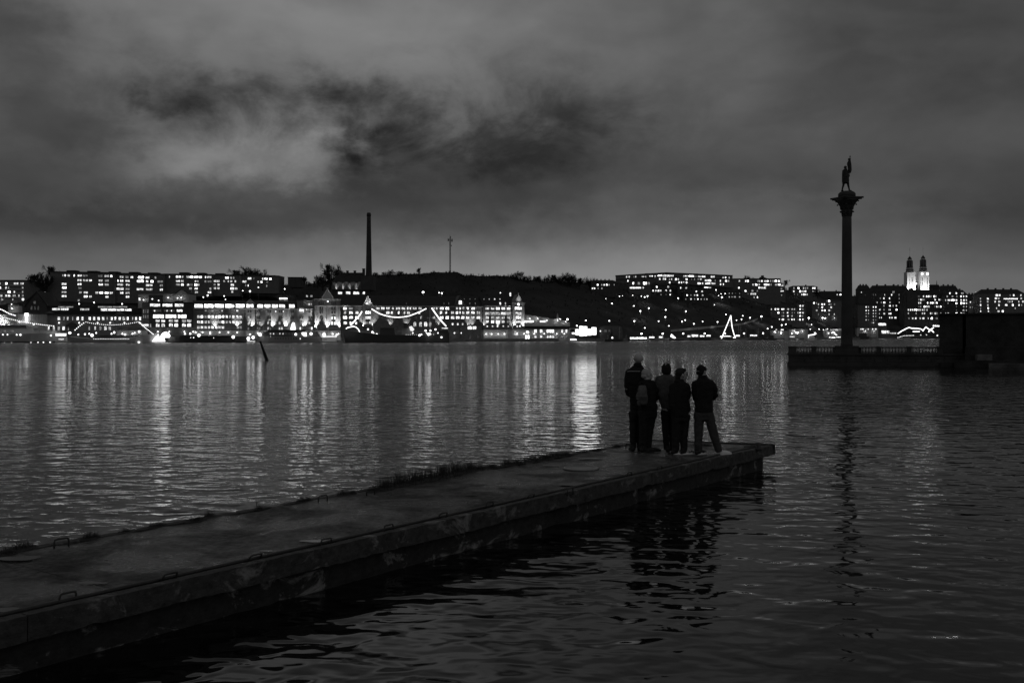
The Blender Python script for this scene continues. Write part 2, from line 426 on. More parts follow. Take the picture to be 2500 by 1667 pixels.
def beam_material(name, lo, hi, spots, thr):
    mt = bpy.data.materials.new(name); mt.use_nodes = True
    nt = mt.node_tree; N, L = nt.nodes, nt.links; b = N['Principled BSDF']; b.inputs['Roughness'].default_value = .8
    tc = N.new('ShaderNodeTexCoord'); mp = N.new('ShaderNodeMapping'); L.new(tc.outputs['Object'], mp.inputs[0]); mp.inputs['Scale'].default_value = (1, 1, 1.4)
    def noise(s, d, r, dist=0.0):
        n = N.new('ShaderNodeTexNoise'); L.new(mp.outputs[0], n.inputs['Vector']); n.inputs['Scale'].default_value = s
        n.inputs['Detail'].default_value = d; n.inputs['Roughness'].default_value = r; n.inputs['Distortion'].default_value = dist; return n.outputs['Fac']
    def rng(v, a, c, d, e):
        r = N.new('ShaderNodeMapRange'); L.new(v, r.inputs[0])
        for i, x in enumerate((a, c, d, e)): r.inputs[i+1].default_value = x
        return r.outputs[0]
    mx = N.new('ShaderNodeMix'); mx.data_type = 'RGBA'
    L.new(rng(noise(2.2, 8, .7, .6), thr, thr + .10, 0, 1), mx.inputs['Factor'])
    cb = N.new('ShaderNodeCombineColor'); v = rng(noise(9, 6, .7), .3, .7, lo, hi)
    for i in range(3): L.new(v, cb.inputs[i])
    L.new(cb.outputs[0], mx.inputs['A']); mx.inputs['B'].default_value = (spots, spots, spots, 1)
    L.new(mx.outputs['Result'], b.inputs['Base Color'])
    bp = N.new('ShaderNodeBump'); bp.inputs['Distance'].default_value = .02; L.new(noise(16, 6, .7), bp.inputs['Height']); L.new(bp.outputs[0], b.inputs['Normal'])
    return mt
M_DECK = deck_material()
M_BEAM = beam_material('edge_beam_concrete', .015, .085, .26, .56)
M_JWALL = beam_material('tidal_wall_concrete', .006, .04, .30, .55)
LEN0, LEN1 = -16.0, 15.55
jetty = thing('jetty', 'low wet concrete jetty running out from the shore, people standing at its end', 'jetty', (0, 0, 0))
end_r, end_l = jp(LEN1, 0, 0), on_plane(1548, 1087, DECK)
# deck slab: a grid with slight unevenness, four long cast bays with open joints
joints = [LEN0, -9.5, -4.2, 1.1, 6.4, 11.3, LEN1]
for a0, a1 in zip(joints, joints[1:]):
    d = MB(); na, nb = max(2, int((a1 - a0) / .22)), 12
    vs_ = []
    for i in range(na + 1):
        al = a0 + .004 + (a1 - a0 - .008) * i / na
        for j in range(nb + 1):
            ac = .10 + (JW - .10) * j / nb
            p = jp(al, ac)
            if a1 == LEN1:            # the end is cut at a slant
                lim = LEN1 - (ac / JW) * .62
                k = (al - a0) / (a1 - a0); p = jp(a0 + (lim - a0) * k, ac)
            p.z = DECK + .014 * mnoise.noise(Vector((p.x*.7, p.y*.7, 5))) - .008 + (-.02 if j == nb and random.random() < .3 else 0)
            vs_.append(p)
    fs_ = [(i*(nb+1)+j, (i+1)*(nb+1)+j, (i+1)*(nb+1)+j+1, i*(nb+1)+j+1) for i in range(na) for j in range(nb)]
    d.add(vs_, fs_, 0, True)
    d.build('deck_slab', M_DECK, jetty)
def strip(name, a0, a1, c0, c1, z0, z1, mtl, n=None, rag=0.0):
    d = MB(); n = n or max(1, int(abs(a1 - a0) / (.09 if rag else .5))); vs_ = []
    for i in range(n + 1):
        al = a0 + (a1 - a0) * i / n
        r1, r2, r3 = (rag*(mnoise.noise(Vector((al*1.3, c0*9, q_*7.1)))*1.2 + random.uniform(-.5, .5)) for q_ in range(3))
        chip = max(0.0, mnoise.noise(Vector((al*2.1, c0*5, 33))) - .28) * rag * 7          # broken-off corners
        vs_ += [jp(al, c0 + r1, z0 + r3*.8 + chip*.6), jp(al, c0 + r2*.6 + chip, z1 + r1*.5 - chip*.8), jp(al, c1, z1 + r2*.3), jp(al, c1, z0)]
    fs_ = [(i*4+k, (i+1)*4+k, (i+1)*4+(k+1) % 4, i*4+(k+1) % 4) for i in range(n) for k in range(4)] + [(0, 1, 2, 3), (n*4+3, n*4+2, n*4+1, n*4)]
    d.add(vs_, fs_, 0)
    return d.build(name, mtl, jetty)
for a0, a1 in ((LEN0, -6.2), (-6.19, .2), (.21, 5.3), (5.31, 10.4), (10.41, LEN1)):
    strip('edge_beam', a0, a1, -.02, .085, DECK - .19, DECK + .012, M_BEAM, rag=.016)          # near-side cap beam
strip('edge_beam', LEN0, LEN1 - .62, JW - .02, JW + .10, DECK - .19, DECK - .004, M_BEAM, rag=.02)
strip('sea_wall', LEN0, LEN1 - .42, .06, .30, -1.2, DECK - .19, M_JWALL, rag=.03)
strip('sea_wall', LEN0, LEN1 - .95, JW - .30, JW - .02, -1.2, DECK - .19, M_JWALL, rag=.008)
d = MB(); e0, e1 = jp(LEN1 + .03, -.02), jp(LEN1 - .60, JW + .10); t_ = (e1 - e0).normalized(); nn = Vector((t_.y, -t_.x, 0)); nn = nn if nn.dot(JD) > 0 else -nn
d.add([tuple(e0 + Vector((0, 0, DECK-.19))), tuple(e1 + Vector((0, 0, DECK-.19))), tuple(e1 + nn*.12 + Vector((0, 0, DECK-.19))), tuple(e0 + nn*.12 + Vector((0, 0, DECK-.19))),
       tuple(e0 + Vector((0, 0, DECK+.02))), tuple(e1 + Vector((0, 0, DECK+.005))), tuple(e1 + nn*.12 + Vector((0, 0, DECK+.005))), tuple(e0 + nn*.12 + Vector((0, 0, DECK+.02)))],
      [(0,3,2,1),(4,5,6,7),(0,1,5,4),(1,2,6,5),(2,3,7,6),(3,0,4,7)])
d.build('end_beam', M_BEAM, jetty)
d = MB(); f0, f1 = jp(LEN1 - .42, .07), jp(LEN1 - .95, JW - .05)
d.add([tuple(f0 + Vector((0,0,-1.2))), tuple(f1 + Vector((0,0,-1.2))), tuple(f1 - JD*.25 + Vector((0,0,-1.2))), tuple(f0 - JD*.25 + Vector((0,0,-1.2))),
       tuple(f0 + Vector((0,0,DECK-.19))), tuple(f1 + Vector((0,0,DECK-.19))), tuple(f1 - JD*.25 + Vector((0,0,DECK-.19))), tuple(f0 - JD*.25 + Vector((0,0,DECK-.19)))],
      [(0,1,2,3),(4,7,6,5),(0,4,5,1),(1,5,6,2),(2,6,7,3),(3,7,4,0)])
d.build('sea_wall', M_JWALL, jetty)
# shadow gap filler under the deck so that no light leaks through
strip('deck_gap_filler', LEN0, LEN1 - .7, .2, JW - .2, DECK - .19, DECK - .05, M_JWALL)
# steel rail let into the deck along the near side
M_RUST = mat('rusted_steel', .035, .55, .5, 12, .002, 40, .5)
d = MB()
d.tube([jp(LEN0, .165, DECK + .012), jp(LEN1 - .3, .165, DECK + .012)], .018, 6)
d.build('edge_rail', M_RUST, jetty)
# inverted-U mooring irons cast into both edges
def staple(pos, along=.16, high=.08, turn=None, lean=0.0, name='mooring_iron'):
    s = MB(); a = JD if turn is None else turn; p = Vector(pos); up = Vector((JN.x*lean, JN.y*lean, 1)).normalized()
    l, r = p - a*along/2, p + a*along/2
    b_ = .028
    s.tube([l - up*.03, l + up*(high - b_), l + up*high*.96 + a*b_*.35, l + a*b_ + up*high, r - a*b_ + up*high, r + up*high*.96 - a*b_*.35, r + up*(high - b_), r - up*.03], .0095, 7)
    return s.build(name, M_RUST, jetty)
for i, (px, py) in enumerate([(165, 1466), (412, 1414), (620, 1366), (795, 1330), (950, 1296), (1080, 1265), (1195, 1238), (1293, 1217), (1392, 1204), (1536, 1163), (1610, 1148)]):
    staple(on_plane(px, py, DECK), .145, .07, lean=[.1, .55, .7, .2, -.1, .3, .1, .6, 0, .2, .1][i])
for px, py in ((150, 1332), (788, 1223), (905, 1206), (1275, 1133), (1533, 1092)):
    staple(on_plane(px, py, DECK), .16, .075)
# shallow puddles lying on the deck
M_PUD = mat('puddle_water', .01, .03, spec=.5)
def puddle(px, py, rx, ry, seed):
    c = on_plane(px, py, DECK); rnd = random.Random(seed); d = MB(); n = 28
    k = c.y / F; ph = [rnd.uniform(0, 6.28) for _ in range(4)]
    dy = ry * c.y * c.y / (F * (EYE - DECK))
    ring = []
    for i in range(n):
        t = 2*math.pi*i/n; r = 1 + .16*math.sin(2*t + ph[0]) + .10*math.sin(3*t + ph[1]) + .05*math.sin(7*t + ph[2])
        ring.append((c.x + rx*k*r*math.cos(t), c.y + dy*r*math.sin(t), DECK + .009))
    d.add([(c.x, c.y, DECK + .009)] + ring, [(0, i+1, (i+1) % n + 1) for i in range(n)])
    d.build('puddle', M_PUD, jetty)
for i, a in enumerate([(45, 1364, 55, 5), (10, 1490, 30, 6), (1402, 1183, 40, 3), (1440, 1120, 26, 1.5), (780, 1322, 46, 3), (650, 1346, 20, 2), (905, 1303, 12, 1.2), (1345, 1136, 20, 1.2), (1240, 1190, 22, 1.2), (225, 1424, 34, 3), (1150, 1209, 16, 1)]): puddle(*a, i)
M_STEEL = mat('worn_steel', .25, .35, .3, 8, metal=.6)
c = on_plane(1419, 1143, DECK); d = MB()
d.lathe([(.30, -.01), (.30, .012), (.27, .014), (.265, .008), (.0, .008)], 32, (c.x, c.y, DECK))
d.build('puddle_disc', M_STEEL, jetty)  # steel disc stands in for a puddle reflecting the sky
# ring-headed mooring post at the far corner
c = on_plane(1852, 1097, DECK)
d = MB(); d.tube([c + Vector((0, 0, -.02)), c + Vector((0, 0, .03)), c + Vector((0, 0, .04)), c + Vector((0, 0, .10)), c + Vector((0, 0, .125)), c + Vector((0, 0, .14))], [.075, .075, .05, .045, .04, .02], 12)
d.tube([c + Vector((-.02, 0, .10)) + Vector((.018*math.sin(t/10*6.283), .03*math.cos(t/10*6.283), .02*math.cos(t/10*6.283))) for t in range(11)], .012, 6, caps=False)
tag(d.build('mooring_bollard', M_RUST, None), 'small dark iron bollard at the tip of the concrete jetty', 'bollard')
d = MB(); c2_ = on_plane(1828, 1094, DECK)
d.tube([c2_ + Vector((-.09, 0, 0)), c2_ + Vector((-.09, 0, .03)), c2_ + Vector((.13, .02, .045)), c2_ + Vector((.13, .02, 0))], .012, 6)
d.build('mooring_iron', M_RUST, jetty)

# ------------------------------------------------------------------ leaning pole out in the water
M_POLE = mat('tarred_timber', .015, .8, .3, 6)
pb = on_plane(652, 880, 0); k = pb.y / F
d = MB(); d.tube([pb + Vector((3*k, 0, -.9)), pb, pb + Vector((-10*k, .1, 25*k)), pb + Vector((-17.5*k, .2, 46*k))], [.19, .185, .15, .11], 10)
d.tube([pb + Vector((-17.5*k, .2, 46*k)), pb + Vector((-17.9*k, .2, 47*k))], [.11, .07], 10)
tag(d.build('leaning_pole', M_POLE), 'thin dark mooring pole leaning out of the open water', 'pole')

# ------------------------------------------------------------------ stone terrace with balustrade
M_STONE = mat('dark_granite', .05, .8, .4, .8, .01, 9)
M_STONE2 = mat('pale_granite', .13, .8, .4, 1.5, .01, 9)
ter = thing('stone_terrace', 'dark stone waterside terrace carrying the column and balustrade', 'terrace')
TY0, TY1 = 91.0, 87.0                         # front wall: far at its free corner, nearer towards the building
A = Vector(((1925 - CX) / F * TY0, TY0)); B = Vector(((2640 - CX) / F * TY1, TY1))
td = (B - A).normalized(); tn = Vector((-td.y, td.x))
def ts_d(px, d):
    k_ = (px - CX) / F; return (k_*(A.y + tn.y*d) - A.x - tn.x*d) / (td.x - k_*td.y)
def tp(s, dpt, z): p = A + td*s + tn*dpt; return (p.x, p.y, z)
def tbox(mb, s0, s1, d0, d1, z0, z1, m=0):
    mb.add([tp(s0,d0,z0), tp(s1,d0,z0), tp(s1,d1,z0), tp(s0,d1,z0), tp(s0,d0,z1), tp(s1,d0,z1), tp(s1,d1,z1), tp(s0,d1,z1)],
           [(0,3,2,1),(4,5,6,7),(0,1,5,4),(1,2,6,5),(2,3,7,6),(3,0,4,7)], m)
def ts(px):                                   # distance along the wall at a photo column
    k_ = (px - CX) / F; return (k_*A.y - A.x) / (td.x - k_*td.y)
S1 = ts(2640)
def courses(name, s0, s1, d0, d1, z0, z1, n, bl, mtl):      # coursed stone blocks laid as single pieces
    hh = (z1 - z0) / n
    for r in range(n):
        s = s0 - (bl*.5 if r % 2 else 0)
        while s < s1:
            e = s + bl * random.uniform(.85, 1.15)
            a, c_ = max(s, s0) + .012, min(e, s1) - .012
            if c_ - a > .15:
                mb = MB(); tbox(mb, a, c_, d0 + random.uniform(-.015, .015), d0 + .3, z0 + r*hh + .008, z0 + (r+1)*hh - .008)
                mb.build('stone_block', mtl, ter)
            s = e
mb = MB(); mb.prism_xy([tp(.05, .26, 0)[:2], tp(S1, .26, 0)[:2], tp(S1, 16, 0)[:2], tp(ts_d(1931, 16), 16, 0)[:2]], -3, 1.10); mb.build('terrace_core', M_STONE, ter)
courses('block', 0, S1, 0, 0, .36, .98, 2, 1.25, M_STONE)
mb = MB(); tbox(mb, -.12, S1, -.10, .45, .985, 1.12); mb.build('coping', M_STONE, ter)
mb = MB(); tbox(mb, -.10, S1, -.28, .25, -3, .352); mb.build('plinth', M_STONE, ter)
bal = thing('stone_balustrade', 'low stone balustrade with turned balusters along the terrace edge', 'balustrade')
def pier(s0, s1, z1=1.72):
    mb = MB(); tbox(mb, s0, s1, .02, .36, 1.125, z1); tbox(mb, s0 - .03, s1 + .03, -.01, .39, z1 - .02, z1 + .055); tbox(mb, s0 - .03, s1 + .03, -.01, .39, 1.122, 1.20)
    mb.build('pier', M_STONE, bal)
piers = [(1925.5, 1945), (1981.5, 1994), (2041, 2096), (2141, 2152), (2215, 2226), (2290, 2302)]
mb = MB(); s_, e_ = ts(1926), ts(2298); tbox(mb, s_, e_, .06, .32, 1.64, 1.73); mb.build('hand_rail', M_STONE, bal)
mb = MB(); tbox(mb, s_, e_, .06, .32, 1.122, 1.16); mb.build('base_rail', M_STONE, bal)
for a, c_ in piers: pier(ts(a), ts(c_))
bm_ = MB(); bm_.lathe([(.06, .0), (.06, .025), (.028, .05), (.05, .11), (.058, .17), (.045, .25), (.024, .34), (.022, .41), (.06, .45), (.06, .485)], 10)
balm = bm_.mesh('baluster', M_STONE)
for (a0, a1), (b0, b1) in zip(piers, piers[1:]):
    x0, x1 = ts(a1), ts(b0); n = max(3, round((x1 - x0) / .285))
    for i in range(n):
        link('baluster', balm, bal, tp(x0 + (x1 - x0)*(i + .5)/n, .19, 1.158))
# ------------------------------------------------------------------ column and statue
ccd = 1.1; ccx = ts_d(2067.5, ccd)
cpos = Vector(tp(ccx, ccd, 0)); CS = cpos.y / F      # metres per photo pixel at the column
column = thing('memorial_column', 'tall slender stone column with a flared capital on the terrace', 'column', (cpos.x, cpos.y, 1.10))
zc = lambda py: EYE + (HOR - py) * CS - 1.10
M_COL = mat('column_stone', .06, .85, .25, .7, .01, 4)
mb = MB(); mb.box(-1.05, 1.05, -.85, .85, 0, .55); mb.box(-.85, .85, -.75, .75, .55, .72); mb.build('pedestal', M_COL, column)
z0, z1 = .72, zc(529); prof = [(13.9*CS, z0), (14.2*CS, z0 + .12), (13.6*CS, z0 + .25)]
for i in range(13):
    t = i / 12; r = (13.3 - 2.3*t**1.3) * CS; prof.append((r, z0 + .3 + (z1 - z0 - .3)*t))
mb = MB(); mb.lathe(prof, 28); mb.build('shaft', M_COL, column)
capz = lambda py: zc(py)
mb = MB(); mb.lathe([(11.3*CS, capz(529)), (12.2*CS, capz(527.5)), (12.2*CS, capz(526)), (12*CS, capz(521)), (13*CS, capz(514)), (15*CS, capz(508)), (18*CS, capz(500)), (23*CS, capz(494)), (27*CS, capz(490)), (27*CS, capz(488))], 24)
mb.build('capital_bell', M_COL, column)
for ring, (pz, rr, out, hgt) in enumerate(((526, 11.5, 5, 11), (512, 14, 8.5, 15), (500, 18, 11, 12))):        # acanthus leaves in three tiers
    for i in range(8):
        t = 2*math.pi*(i + .5*(ring % 2))/8; dv = Vector((math.cos(t), math.sin(t), 0)); tv_ = Vector((-dv.y, dv.x, 0))
        z_ = capz(pz); r_ = rr*CS; hh = hgt*CS; o_ = out*CS; w_ = 4.2*CS
        P0 = [dv*r_, dv*(r_ + .15*o_) + Vector((0,0,.55*hh)), dv*(r_ + .6*o_) + Vector((0,0,.95*hh)), dv*(r_ + o_) + Vector((0,0,.85*hh)), dv*(r_ + o_*.95) + Vector((0,0,.68*hh))]
        W = [w_, w_*1.05, w_*.85, w_*.5, w_*.25]; mb = MB(); vs_ = []
        for p_, ww in zip(P0, W):
            base = p_ + Vector((0, 0, z_)); vs_ += [base - tv_*ww, base + dv*.05, base + tv_*ww, base - dv*.08]
        mb.add(vs_, [(a*4+b_, (a+1)*4+b_, (a+1)*4+(b_+1) % 4, a*4+(b_+1) % 4) for a in range(4) for b_ in range(4)] + [(0,1,2,3), (19,18,17,16)], 0, True)
        mb.build('acanthus_leaf', M_COL, column)
# abacus: concave-sided slab turned a little so that one horn points to the side
def abacus(r, z0, z1):
    poly = []
    for q_ in range(4):
        a0 = R(45 + 90*q_ + 18); a1 = a0 + R(90)
        c0 = Vector((math.cos(a0), math.sin(a0))) * r; c1 = Vector((math.cos(a1), math.sin(a1))) * r
        t0 = Vector((-c0.y, c0.x)).normalized() * r * .05
        poly.append(c0 - t0); poly.append(c0 + t0)
        for j in range(1, 6):
            t = j / 6; p_ = c0.lerp(c1, t); p_ *= 1 - .13*math.sin(math.pi*t); poly.append(p_)
    mb.prism_xy([(p_.x, p_.y) for p_ in poly], z0, z1)
mb = MB(); abacus(35*CS, capz(488), capz(485.5)); abacus(39*CS, capz(485.5), capz(482)); mb.build('abacus', M_COL, column)
mb = MB(); mb.lathe([(20.5*CS, capz(482)), (20.5*CS, capz(473)), (18*CS, capz(471)), (17*CS, capz(469.5)), (13*CS, capz(467.5))], 20); mb.build('statue_base', M_COL, column)

# ------------------------------------------------------------------ dark stone building on the right
M_STONE3 = mat('black_granite', .032, .85, .6, .8, .01, 9)
pav = thing('stone_pavilion', 'big dark windowless stone block beyond the balustrade', 'building')
def pbox(name, px0, px1, py1, d0, d1, z0, mtl=None, z1=None):
    s0, s1 = ts_d(px0, d0), ts(px1); mb = MB(); Y = tp(s0, d0, 0)[1]
    zt = z1 if z1 is not None else EYE + (HOR - py1) / F * Y
    sb = max(s0, ts_d(px0 + 2, d1)) if px0 < 2400 else s0
    mb.prism_xy([tp(s0, d0, 0)[:2], tp(s1, d0, 0)[:2], tp(max(s1, ts_d(px1, d1)), d1, 0)[:2], tp(sb, d1, 0)[:2]], z0, zt); return mb.build(name, mtl or M_STONE3, pav)
pbox('wall', 2293, 2354, 768, .5, 14, -1)
pbox('wall', 2358, 2760, 766.5, .45, 14, -1)
pbox('wall', 2353, 2359, 770, .8, 13.9, -1)
pbox('parapet', 2292, 2760, 764.5, .3, 14.2, 4.62)
pbox('lower_wall', 2356, 2760, 846, -1.6, .45, -1)
pbox('ledge', 2330, 2760, 880, -2.6, -1.6, -1)
pbox('step', 2296, 2330, 884, -1.4, .4, -1)
mb = MB(); s0, s1 = ts(2366), ts(2401); tbox(mb, s0, s1, -2.5, -1.7, tp(s0,0,0)[1]*0 + .62, 1.12); 
tag(mb.build('stone_slab', M_STONE2), 'pale stone slab lying on the dark ledge at the water edge', 'slab')
for px0, px1 in ((2415, 2440), (2441, 2462), (2463, 2486), (2487, 2510)):
    pbox('kerb_stone', px0, px1, 0, -3.0, -2.62, -.5, M_STONE2, .36 + random.uniform(-.03, .03))
# ================================================================== THE FAR SHORE
def crop(x0, y0, s): return lambda x, y: (x0 + x / s, y0 + y / s)
c1, c2, c3, c4 = crop(0, 580, 4.9), crop(340, 620, 6.532), crop(620, 620, 6.532), crop(940, 620, 6.532)
c5, c6, c7, c8 = crop(1240, 620, 6.532), crop(1500, 620, 6.532), crop(1800, 620, 6.532), crop(2100, 560, 5.2275)
cf = lambda x, y: (x, y)

M_BRICK = mat('brick_dim_tone', .16, .9, .25, .5)
M_BRICKL = mat('brick_lit_tone', .22, .9, .25, .5)  # lit and dim copies of one brick, light put into their colours
M_PLASTER = mat('pale_plaster', .5, .9, .2, .4)
M_PANEL = mat('concrete_panel', .14, .9, .2, .4)
M_DARKWALL = mat('dark_render', .07, .9, .25, .4)
M_ROOF = mat('dark_roof_sheet', .03, .7, .3, .5)
M_TRIM = mat('pale_trim', .55, .85, .1, 1)
M_WHITE = mat('white_boat_paint', .7, .45)
M_HULL = mat('dark_hull_paint', .07, .5)
M_GREYHULL = mat('grey_hull_paint', .34, .6)

# window units: a frame standing proud of the wall, panes set back in it, n lights wide; unit size 1 x 1
WINM = {}
def win_mesh(n, arch=False):
    key = (n, arch)
    if key in WINM: return WINM[key]
    mb = MB(); fw = .10 / max(1, n*.8)
    if arch:
        K = 8; arc = [(.5*math.cos(math.pi*i/K), .22 + .28*math.sin(math.pi*i/K)) for i in range(K + 1)]
        inner = [(x*.84, z*.92) for x, z in arc]
        mb.add([(x, 0, z) for x, z in [(-.42, -.5), (.42, -.5)] + inner], [tuple(range(K + 3))], 0)
        out = [(-.5, -.5)] + arc[::-1] + [(.5, -.5)]; inn = [(-.42, -.5)] + inner[::-1] + [(.42, -.5)]
        o = [(x, -.12, z) for x, z in out] + [(x, -.12, z) for x, z in inn] + [(x, 0, z) for x, z in inn]
        k_ = len(out); mb.add(o, [(i, i+1, k_+i+1, k_+i) for i in range(k_-1)] + [(k_+i, k_+i+1, 2*k_+i+1, 2*k_+i) for i in range(k_-1)], 1)
        mb.box(-.03, .03, -.10, -.01, -.5, .45, 1)
    else:
        mb.add([(-.5+fw*.5, 0, -.5+.05), (.5-fw*.5, 0, -.5+.05), (.5-fw*.5, 0, .5-.05), (-.5+fw*.5, 0, .5-.05)], [(0,1,2,3)], 0)
        mb.box(-.5, .5, -.12, .02, -.5, -.43, 1); mb.box(-.5, .5, -.10, .02, .44, .5, 1)
        for i in range(n + 1):
            x = -.5 + fw/2 + (1 - fw) * i / n; w_ = fw/2 if i in (0, n) else fw*.42
            mb.box(x - w_, x + w_, -.10, .02, -.43, .44, 1)
    WINM[key] = mb.mesh('window_%d' % n, [M_PANE, M_FRAME]); return WINM[key]

POINT_GAIN, SPOT_GAIN = .75, 3.0
_mb = MB(); _mb.ball((0, 0, 0), 1, 8); GLOBE = _mb.mesh('lamp_globe', M_LAMP_DIM)
class Bld:
    """A building whose front runs between two photo columns; local x along the front, y into the building, z up from its base."""
    def __init__(s, name, label, cat, cr, x0, x1, Y0, Y1=None, base=QUAY_Z, group=None):
        s.cr = cr; p0, p1 = cr(x0, 0)[0], cr(x1, 0)[0]
        Y1 = Y0 if Y1 is None else Y1
        s.A = Vector(((p0 - CX) / F * Y0, Y0)); s.B = Vector(((p1 - CX) / F * Y1, Y1))
        s.d = s.B - s.A; s.L = s.d.length; s.d = s.d / s.L; s.base = base
        mid = (s.A + s.B) / 2
        s.root = thing(name, label, cat, (mid.x, mid.y, base), math.atan2(s.d.y, s.d.x), group)
    def lx(s, x):
        k = (s.cr(x, 0)[0] - CX) / F
        t = (k * s.A.y - s.A.x) / (s.d.x - k * s.d.y); return t - s.L / 2, s.A.y + s.d.y * t
    def p(s, x, y):
        l, Y = s.lx(x); return l, EYE + (HOR - s.cr(x, y)[1]) / F * Y - s.base
    def box(s, name, x0, x1, yt, yb, d0, d1, mtl, rnd=None):
        l0, zt = s.p(x0, yt); l1 = s.lx(x1)[0]; zb = s.p(x0, yb)[1] if yb is not None else -9
        mb = MB(); mb.box(l0, l1, d0, d1, zb, zt); return mb.build(name, mtl, s.root)
    def poly(s, name, pts, d0, d1, mtl):
        q = [s.p(x, y) for x, y in pts]
        a = sum(q[i][0]*q[(i+1) % len(q)][1] - q[(i+1) % len(q)][0]*q[i][1] for i in range(len(q)))
        if a < 0: q = q[::-1]
        mb = MB(); mb.prism_xz(q, d0, d1); return mb.build(name, mtl, s.root)
    def hip(s, x0, x1, ye, yr, dep, mtl=None, inset=.0, over=.4, name='roof'):        # ridge roof, ridge parallel to the front
        l0, ze = s.p(x0, ye); l1 = s.lx(x1)[0]; zr = s.p((x0 + x1)/2, yr)[1]; i_ = (l1 - l0) * inset
        l0 -= over; l1 += over
        mb = MB(); mb.add([(l0, -over, ze), (l1, -over, ze), (l1, dep+over, ze), (l0, dep+over, ze), (l0+i_, dep*.45, zr), (l1-i_, dep*.45, zr)],
                          [(0,1,5,4), (1,2,5), (2,3,4,5), (3,0,4), (0,3,2,1)]); return mb.build(name, mtl or M_ROOF, s.root)
    def win(s, x0, x1, y0, y1, v=1.0, n=2, arch=False, d=-.03, name='window'):
        l0, z0 = s.p(x0, y1); l1, z1 = s.p(x1, y0)
        o = link(name, win_mesh(n, arch), s.root, ((l0 + l1)/2, d, (z0 + z1)/2), (max(.3, l1 - l0), 1.2, max(.3, z1 - z0)))
        o.color = (v, v, v, 1); return o
    def row(s, y, hgt, xs, v=1.0, var=.45, n=2, slope=0.0, sx=0, arch=False):
        for it in xs:
            a, b = it[0], it[1]; vv = it[2] if len(it) > 2 else v
            vv *= math.exp(random.gauss(-.3, var*1.9)) if vv > .03 else 1; yy = y + ((a + b)/2 - sx) * slope
            s.win(a, b, yy - hgt/2, yy + hgt/2, vv, n, arch)
    def grid(s, xs, ys, w_, h_, lit, v=1.0, n=2, jit=0.5, dark=.004):                # a regular facade; lit = share of lit windows
        for y in ys:
            for x in xs:
                on = random.random() < lit
                if not on and dark <= 0: continue
                s.win(x - w_/2, x + w_/2, y - h_/2, y + h_/2, v*random.uniform(1 - jit, 1 + jit) if on else dark, n)
    def lamp(s, x, y, d, power, kind='POINT', rx=None, size=1.2, r=.25, blend=.6, aim=None):
        if kind == 'POINT': power *= (2.2 / max(2.2, -d))**2; d = max(d, -2.2) if d > -9 else d * .5
        l, z = s.p(x, y); pnt = kind == 'POINT'; kind = 'SPOT'; ld = bpy.data.lights.new('facade_light', kind); ld.energy = power * (POINT_GAIN if pnt else SPOT_GAIN); ld.shadow_soft_size = .4 if pnt else r
        if pnt:
            size, blend, rx = R(150), 1.0, (R(84), 0, 0); link('lamp_globe', GLOBE, s.root, (l, d, z), (.36,)*3)
        if kind == 'SPOT': ld.spot_size = size; ld.spot_blend = blend
        o = bpy.data.objects.new('facade_light', ld); col.objects.link(o); o.parent = s.root; o.location = (l, d, z)
        if rx is not None: o.rotation_euler = rx
        return o

def slab(label, cr, x0, x1, yt, yb, Y, dep, rows, hgt, slope=0.0, huts=(), wall=None, group='long apartment blocks along the hilltop', cat='apartment block', v=.8, n=2, name='apartment_block', dim_rows=(), hutmat=None):
    b = Bld(name, label, cat, cr, x0, x1, Y, None, terrain(cr((x0+x1)/2, 0)[0], Y + dep*.3) - 4, group)
    pts = [(x0, yt), (x1, yt + (x1 - x0)*slope), (x1, yb + (x1 - x0)*slope + 60), (x0, yb + 60)]
    b.poly('wall', pts, 0, dep, wall or M_PANEL)
    t = 9; b.poly('roof', [(x0-4, yt - t), (x1+4, yt - t + (x1 - x0)*slope), (x1+4, yt + (x1-x0)*slope - .3), (x0-4, yt - .3)], -.5, dep + .4, M_ROOF)
    for hx0, hx1, hy in huts: b.box('roof_hut', hx0, hx1, hy, yt + (hx0 - x0)*slope + 2, dep*.3, dep*.7, M_ROOF)
    for y, xs in rows: b.row(y, hgt, xs, v, .5, n, slope, x0)
    return b

# ---------------- hilltop apartment blocks on the left
A_ = slab('low apartment block at the far left edge of the hilltop, balconies glowing', c1, -420, 290, 516, 760, 655, 22, [
    (550, [(-10,10),(62,90),(165,190),(195,222),(245,260),(262,285)]), (600, [(-6,14),(62,82),(95,110),(262,282)]),
    (650, [(90,130),(165,180),(262,280)]), (695, [(5,30),(62,88),(95,125),(150,190),(220,235),(262,285)]), (740, [(10,40),(148,160),(262,288)])], 26, wall=M_BRICKL)
for y in (574, 622, 670, 717): A_.box('balcony_rail', -300, 292, y - 4, y + 4, -1.2, -.05, M_TRIM)
A_.lamp(180, 800, -9, 2500); A_.lamp(20, 780, -9, 2500)
tab = [(450, [(745,760,.4),(770,790,.4),(808,838,.4),(880,895),(925,985),(990,1055),(1170,1235),(1248,1308),(1320,1345,.6)]),
  (505, [(925,980),(990,1060),(1068,1100),(1178,1232),(1252,1305,.4)]), (552, [(735,800),(925,980,.7),(1175,1235,2),(1250,1305)]),
  (598, [(740,800,.5),(935,980,.3)]), (650, [(735,800),(945,980,.4),(1000,1055),(1140,1180,.5),(1190,1235),(1252,1300),(1310,1352)]), (698, [(735,800),(1002,1050),(1065,1100),(1260,1300)]), (745, [(930,955)]), (790, [(930,960)])]
slab('long apartment block with a blank dark gable end standing beside the two bare hilltop trees', c1, 600, 1375, 412, 720, 640, 16, tab, 26, .016, [(755,862,385),(1005,1118,392),(1262,1368,400)])
